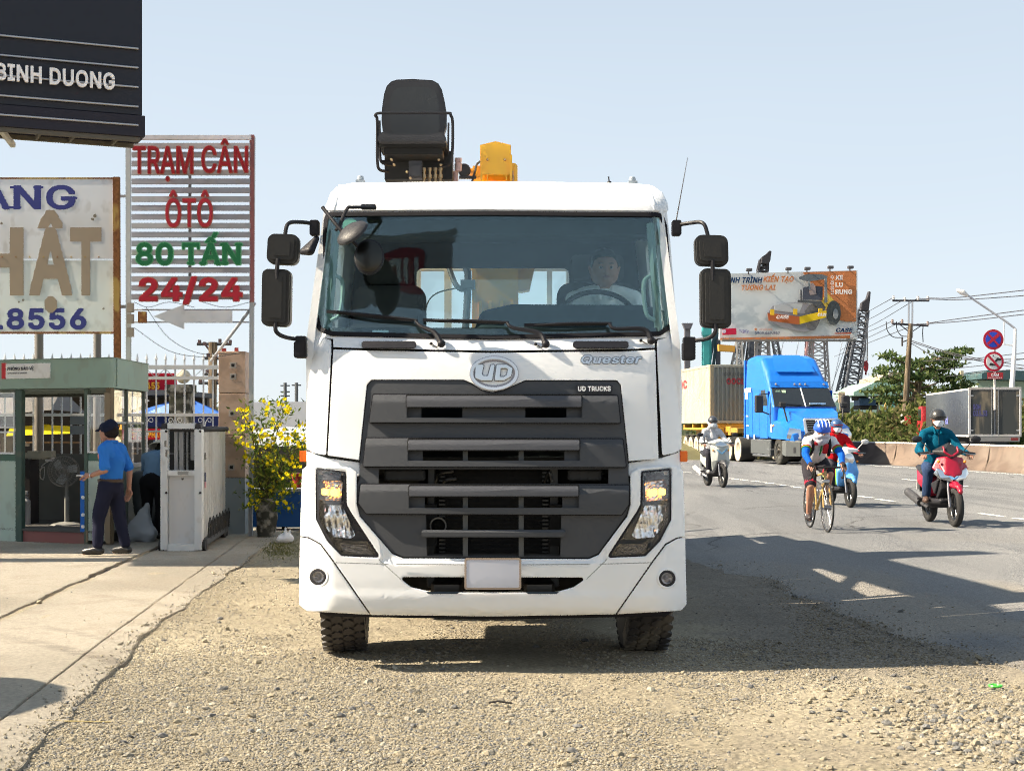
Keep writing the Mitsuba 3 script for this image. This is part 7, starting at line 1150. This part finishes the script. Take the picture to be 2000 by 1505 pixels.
    for s in (1, -1):
        q('grip', cyl((.25, s * .24, 1.06), (.20, s * .42, 1.04), .021, 10), 'satin', (.02, .02, .02)); q('brake_lever', tube([(.31, s * .22, 1.05), (.33, s * .3, 1.04), (.29, s * .41, 1.03)], .008, 6), 'metal', (.4, .4, .4))
        mm = q('mirror', cat([tube(bez([(.26, s * .24, 1.08), (.24, s * .32, 1.17), (.22, s * .40, 1.24)]), .008, 6), ball((.215, s * .43, 1.255), .062, 2, (.35, 1.25, .8))]), 'satin', DKP if kind != 'retro' else (.6, .6, .6)); q('turn_lamp', ball((.47, s * .19, .88 if kind != 'sport' else .93), .022, 1, (1, 1, 1)), 'plastic', (.75, .25, .02))
        q('foot_peg', cyl((-.3, s * .14, .36), (-.3, s * .28, .37), .017, 8), 'satin', DKP)
    q('plate_holder', box((-.98, 0, .55), (.02, .19, .14), .005), 'satin', (.6, .6, .58)); q('rear_guard', bar((-.9, 0, .7), (-.95, 0, .45), .12, .02), 'satin', DKP)
    return k
def place(px, py, fwd, dist=.64, sc=1.0):
    g = G(px, py, RZ); f = unit(A(*fwd, 0)); m = loc(fwd, g - f * dist * sc); m[:3, :3] *= sc; TF.append(m)
# red scooter
place(1866, 1029, (.02, -1)); scooter('sport', 'red scooter with wide clear headlamps nearest on the road at the right', (.30, .001, .02), (.28, .003, .025))
k, q, J = person('person in a teal jacket, black helmet and white mask riding the red scooter', {**RIDE, 'pelvis': (-.40, -.01, .86), 'an': ((.02, .18, .36), (-.06, -.22, .40)), 'toe': ((.15, .2, .30), (.08, -.25, .34)), 'kn': ((.05, .19, .80), (-.02, -.2, .78))}, top=(.001, .08, .14), legs=(.025, .045, .10), shoe=(.10, .06, .045), belly=.02, collar=(.001, .09, .15))
helmet(k, q, (.03, .03, .032)); mask(k, q); glasses(k, q); put('zip', tube([(-.185, 0, 1.34), (-.155, 0, 1.2), (-.20, 0, 1.0)], .006, 5), 'satin', (.01, .04, .06), k)
TF.pop()
# grey scooter
place(1412, 952, (.16, -1)); scooter('modern', 'silver grey scooter farthest back on the road next to the white truck', (.34, .36, .34), (.42, .43, .41))
k, q, J = person('person in a pale grey hooded jacket with white mask riding the silver grey scooter', RIDE, top=(.46, .47, .50), legs=(.03, .03, .04), shoe=(.3, .3, .3), collar=(.4, .41, .44))
put('hood', sk([(q(-.04, .03, -.02), .085, q(-.04, -.03, -.02), .085), (q(.0, .07, -.03), .04, q(.03, .055, -.1), .04), (q(.0, -.07, -.03), .04, q(.03, -.055, -.1), .04), (q(-.03, .06, -.12), .06, q(-.03, -.06, -.12), .06)], .02, 2), 'cloth', (.42, .43, .46), k, 60); helmet(k, q, (.04, .045, .055)); mask(k, q); TF.pop()
# light blue scooter behind the cyclist
place(1661, 991, (.10, -1), .64, .93); scooter('retro', 'light blue retro scooter with round headlamp behind the bicycle', (.08, .30, .68), (.3, .45, .15))
k, q, J = person('person in a red jacket and blue helmet riding the light blue scooter', RIDE, top=(.42, .008, .015), legs=(.04, .04, .05), shoe=(.04, .04, .04)); helmet(k, q, (.03, .09, .22), (.4, .03, .03)); mask(k, q); put('scarf', sk([(q(-.02, .05, -.06), .06, q(-.02, -.05, -.06), .06), (q(0, .075, 0), .03, q(.04, .06, -.08), .03), (q(0, -.075, 0), .03, q(.04, -.06, -.08), .03)], .02, 2), 'cloth', (.45, .02, .03), k, 60); TF.pop()
# cyclist
place(1616, 1039, (.05, -1), .5); bk2 = thing('bicycle', 'gold framed racing bicycle with drop handlebars', 'bicycle')
wheel(bk2, .5, .335, .335, .013, rimc=(.25, .25, .26), thin=True); wheel(bk2, -.49, .335, .335, .013, rimc=(.25, .25, .26), thin=True)
GOLD = (.52, .34, .12); B_ = lambda n, m, mat='paint', c=GOLD, **kw: put(n, m, mat, c, bk2, 45, **kw)
B_('frame', cat([tube([p, r], w, 8) for p, r, w in (((-.08, 0, .28), (.40, 0, .70), .019), ((-.20, 0, .74), (.37, 0, .80), .016), ((-.08, 0, .28), (-.21, 0, .80), .016), ((.41, 0, .66), (.365, 0, .84), .02))] + [tube([(-.08, s * .03, .28), (-.49, s * .05, .335)], .009, 6) for s in (1, -1)] + [tube([(-.20, s * .02, .74), (-.49, s * .05, .335)], .008, 6) for s in (1, -1)]))
B_('fork', cat([tube(bez([(.41, s * .045, .66), (.45, s * .05, .5), (.5, s * .05, .335)]), .012, 6) for s in (1, -1)])); B_('seat_post', tube([(-.21, 0, .8), (-.235, 0, .9)], .014), 'metal', (.2, .2, .2)); B_('saddle', blob([[(-.32, .05, .915, .02), (-.32, -.05, .915, .02), (-.08, 0, .92, .016)]], .03, 1), 'satin', (.02, .02, .02))
B_('handlebar', cat([tube([(.44, -.2, .88), (.44, .2, .88)], .014), tube([(.36, 0, .84), (.44, 0, .88)], .016)] + [tube(bez([(.44, s * .2, .88), (.54, s * .205, .87), (.56, s * .21, .80), (.50, s * .215, .74), (.42, s * .22, .74)]), .014) for s in (1, -1)]), 'satin', (.02, .02, .02)); B_('brake_hood', cat([bar((.52, s * .205, .87), (.58, s * .205, .93), .03, .03, .01) for s in (1, -1)] + [tube([(.58, s * .205, .91), (.59, s * .2, .8), (.57, s * .2, .74)], .007, 5) for s in (1, -1)]), 'satin', (.03, .03, .03))
B_('chainring', cat([torus(.09, .006, (-.08, -.05, .28), 'y', 28, 5)] + [bar((-.08, -.05, .28), (-.08 + .09 * math.cos(a), -.05, .28 + .09 * math.sin(a)), .012, .006) for a in (0, 1.26, 2.5, 3.77, 5)]), 'metal', (.3, .3, .3)); B_('crank', [bar((-.08, -.075, .28), (-.06, -.075, .12), .022, .014), bar((-.08, .075, .28), (-.10, .075, .44), .022, .014), box((-.05, -.12, .115), (.09, .08, .02)), box((-.09, .12, .445), (.09, .08, .02))], 'metal', (.25, .25, .25)); B_('rear_gear', cat([torus(.04, .01, (-.49, -.06, .335), 'y', 18, 5), bar((-.49, -.07, .33), (-.45, -.07, .22), .02, .02)]), 'metal', (.3, .3, .3)); B_('bottle', cyl((.02, 0, .45), (.13, 0, .57), .034, 12), 'plastic', (.6, .6, .58)); B_('front_brake', box((.43, 0, .69), (.03, .1, .05), .01), 'metal', (.5, .5, .5))
k, q, J = person('person in a white and red cycling jersey, blue helmet and face scarf riding the bicycle', dict(pelvis=(-.24, 0, .97), chest=(-.02, 0, 1.15), neck=(.13, 0, 1.27), head=(.22, 0, 1.37), fw=(1, 0, -.15), sh=((.09, .175, 1.23), (.09, -.175, 1.23)), el=((.28, .25, 1.05), (.28, -.25, 1.05)), wr=((.44, .22, .93), (.44, -.22, .93)), hd=((1, .0, -.35), (1, 0, -.35)), hn=((.2, .4, 1), (.2, -.4, 1)), hip=((-.22, .09, .93), (-.22, -.09, .93)), kn=((.14, .13, .78), (.10, -.13, .61)), an=((-.09, .12, .50), (-.07, -.12, .21)), toe=((.02, .12, .47), (.04, -.125, .15))), top=(.66, .66, .66), legs=(.03, .028, .035), shoe=(.04, .03, .03), sleeve=.24, shorts=True)
helmet(k, q, (.02, .10, .55), (.7, .72, .75), True); put('scarf', sk([(q(-.02, .05, -.06), .065, q(-.02, -.05, -.06), .065), (q(.0, .075, 0), .032, q(.05, .06, -.07), .035), (q(0, -.075, 0), .032, q(.05, -.06, -.07), .035), (q(.075, .03, -.05), .034, q(.075, -.03, -.05), .034), (q(-.02, 0, -.12), .085, q(.02, 0, -.11), .075)], .02, 2), 'cloth', (.48, .48, .54), k, 60); glasses(k, q, (.08, .04, .03))
for i, s in ((0, 1), (1, -1)):
    e, w = J['el'][i], J['wr'][i]; sh = J['sh'][i]; put('arm_warmer', crumple(sk([(sh + (e - sh) * .62, .058, e, .05), (e, .05, w, .036)], .02, 2, 12), .003, 12), 'cloth', (.01, .10, .5), k, 60); put('sleeve_band', cyl(sh + (e - sh) * .48, sh + (e - sh) * .56, .071, 14), 'cloth', (.55, .04, .03), k); put('sleeve_band', cyl(sh + (e - sh) * .565, sh + (e - sh) * .63, .0705, 14), 'cloth', (.1, .3, .05), k)
    put('glove', sk([(w, .034, w + unit(A(1, 0, -.35)) * .07, .04)], .015, 2, 10), 'cloth', (.03, .025, .025), k, 60); put('pack_strap', tube(bez([A(.03, s * .12, 1.34), A(.15, s * .12, 1.27), A(.17, s * .115, 1.14), A(.06, s * .13, 1.04)]), .022, 6), 'cloth', (.02, .02, .022), k)
    hp_, kn_ = J['hip'][i], J['kn'][i]; put('shorts_hem', cyl(hp_ + (kn_ - hp_) * .78, hp_ + (kn_ - hp_) * .93, .083, 14), 'cloth', (.5, .02, .05), k)
put('jersey_zip', tube([(.20, 0, 1.2), (.145, 0, 1.1), (.0, 0, .99)], .012, 6), 'cloth', (.03, .2, .06), k); put('jersey_patch', cat([box((.17, .06, 1.13), (.03, .07, .16), .01, rotm([0, 1, 0], 35)), box((.19, -.075, 1.2), (.02, .05, .05), .006, rotm([0, 1, 0], 30))]), 'cloth', (.5, .03, .04), k); put('backpack', crumple(blob([[(-.15, .1, 1.28, .07), (-.15, -.1, 1.28, .07), (-.3, .1, 1.12, .07), (-.3, -.1, 1.12, .07), (-.1, 0, 1.36, .05)]], .04, 2), .008), 'cloth', (.03, .03, .035), k, 60)
TF.pop()
# guard
TF.append(loc((-.95, .32), ((216 - 1000) * 18.35 / F, 18.35, SLZ)))
k, q, J = person('person in a blue uniform shirt and navy cap standing at the booth door', dict(pelvis=(0, 0, .84), chest=(-.03, 0, 1.13), neck=(-.0, 0, 1.325), head=(.035, .0, 1.47), fw=(1, -.12, -.05), sh=((-.02, .185, 1.275), (-.02, -.185, 1.275)), el=((-.09, .25, 1.03), (-.10, -.25, 1.02)), wr=((.10, .27, .965), (-.10, -.24, .80)), hd=((1, -.1, .05), (.1, 0, -1)), hn=((0, .5, .8), (0, -1, 0)), hip=((0, .09, .82), (0, -.09, .82)), kn=((.09, .11, .46), (-.05, -.12, .45)), an=((.10, .12, .10), (-.12, -.14, .10)), toe=((.27, .14, .04), (.05, -.16, .04))), top=(.03, .17, .56), legs=(.018, .02, .04), shoe=(.012, .012, .013), sleeve=.42, hair=(.02, .018, .016), collar=(.028, .16, .52), belly=.005, tuck=.42)
c = put('cap', blob([[(*q(-.03, .045, .055), .08), (*q(-.03, -.045, .055), .08), (*q(.05, 0, .06), .068), (*q(-.045, 0, .09), .075), (*q(-.06, 0, .03), .06)]], .02, 2), 'cloth', (.012, .016, .035), k, 60); put('cap_peak', blob([[(*q(.09, .05, .045), .012), (*q(.09, -.05, .045), .012), (*q(.165, .025, .03), .01), (*q(.165, -.025, .03), .01)]], .03, 1), 'cloth', (.012, .016, .035), c)
put('belt', lathe([(.146, -.02), (.152, -.02), (.152, .02), (.146, .02)], 28, (0, 0, .90)), 'satin', (.06, .04, .03), k); put('watch', torus(.031, .007, J['wr'][0] - A(.012, 0, 0), 'x', 18, 6), 'metal', (.6, .6, .6), k); put('shoulder_badge', ball(J['sh'][0] + A(-.0, .066, -.08), .035, 2, (.9, .25, 1.3)), 'cloth', (.5, .2, .2), k); put('held_paper', box(J['wr'][0] + A(.13, .01, .0), (.09, .05, .012), .003), 'matte', (.75, .74, .72), k)
TF.pop()
# bending woman
TF.append(loc((.1, 1), ((300 - 1000) * 20.9 / F, 20.9, SLZ)))
k, q, J = person('person in a denim jacket and conical hat bending over beside the folding gate', dict(pelvis=(0, 0, .82), chest=(.13, 0, 1.06), neck=(.27, 0, 1.17), head=(.39, 0, 1.20), fw=(.75, 0, -.66), up=(.66, 0, .75), sh=((.22, .18, 1.12), (.22, -.18, 1.12)), el=((.28, .22, .86), (.28, -.22, .86)), wr=((.42, .16, .68), (.42, -.16, .68)), hd=((.5, 0, -1), (.5, 0, -1)), hn=((1, 0, 0), (1, 0, 0)), hip=((0, .09, .79), (0, -.09, .79)), kn=((.05, .1, .44), (.02, -.1, .44)), an=((.0, .1, .1), (-.05, -.11, .1)), toe=((.16, .11, .04), (.11, -.12, .04))), top=(.13, .22, .33), legs=(.012, .012, .014), shoe=(.03, .03, .03), hair=(.015, .014, .013), belly=.02, tuck=.25)
hm = lathe([(0, .16), (.06, .11), (.20, -.0), (.195, -.008), (.05, .095), (0, .135)], 36); fw = unit(A(.35, 0, -.2)); hm.apply_transform(rotm([0, 1, 0], 22)); hm.apply_translation(q(-.03, 0, .05)); put('conical_hat', hm, 'matte', (.5, .46, .36), k, 40)
TF.pop()
# driver
TF.append(loc((0, -1), (P(1180, 0, 11.1)[0], 11.12, 0))); zz = lambda y: HC + (HY - y) * 11.1 / F
k, q, J = person('person in a pale grey polo shirt sitting at the truck steering wheel', dict(pelvis=(0, 0, 1.93), chest=(0, 0, 2.25), neck=(.02, 0, 2.525), head=(.05, 0, zz(527)), fw=(1, .06, -.02), sh=((0, .215, 2.475), (0, -.215, 2.475)), el=((.12, .29, 2.2), (.12, -.29, 2.2)), wr=((.36, .20, 2.26), (.36, -.20, 2.26)), hd=((.7, 0, .6), (.7, 0, .6)), hn=((-.5, 0, .8), (-.5, 0, .8)), hip=((.02, .1, 1.78), (.02, -.1, 1.78)), kn=((.42, .14, 1.84), (.42, -.14, 1.84)), an=((.52, .13, 1.46), (.52, -.13, 1.46)), toe=((.64, .13, 1.43), (.64, -.13, 1.43))), top=(.80, .82, .82), legs=(.04, .045, .06), sleeve=.42, hair=(.012, .011, .01), hs=1.12, collar=(.82, .84, .84))
TF.pop()
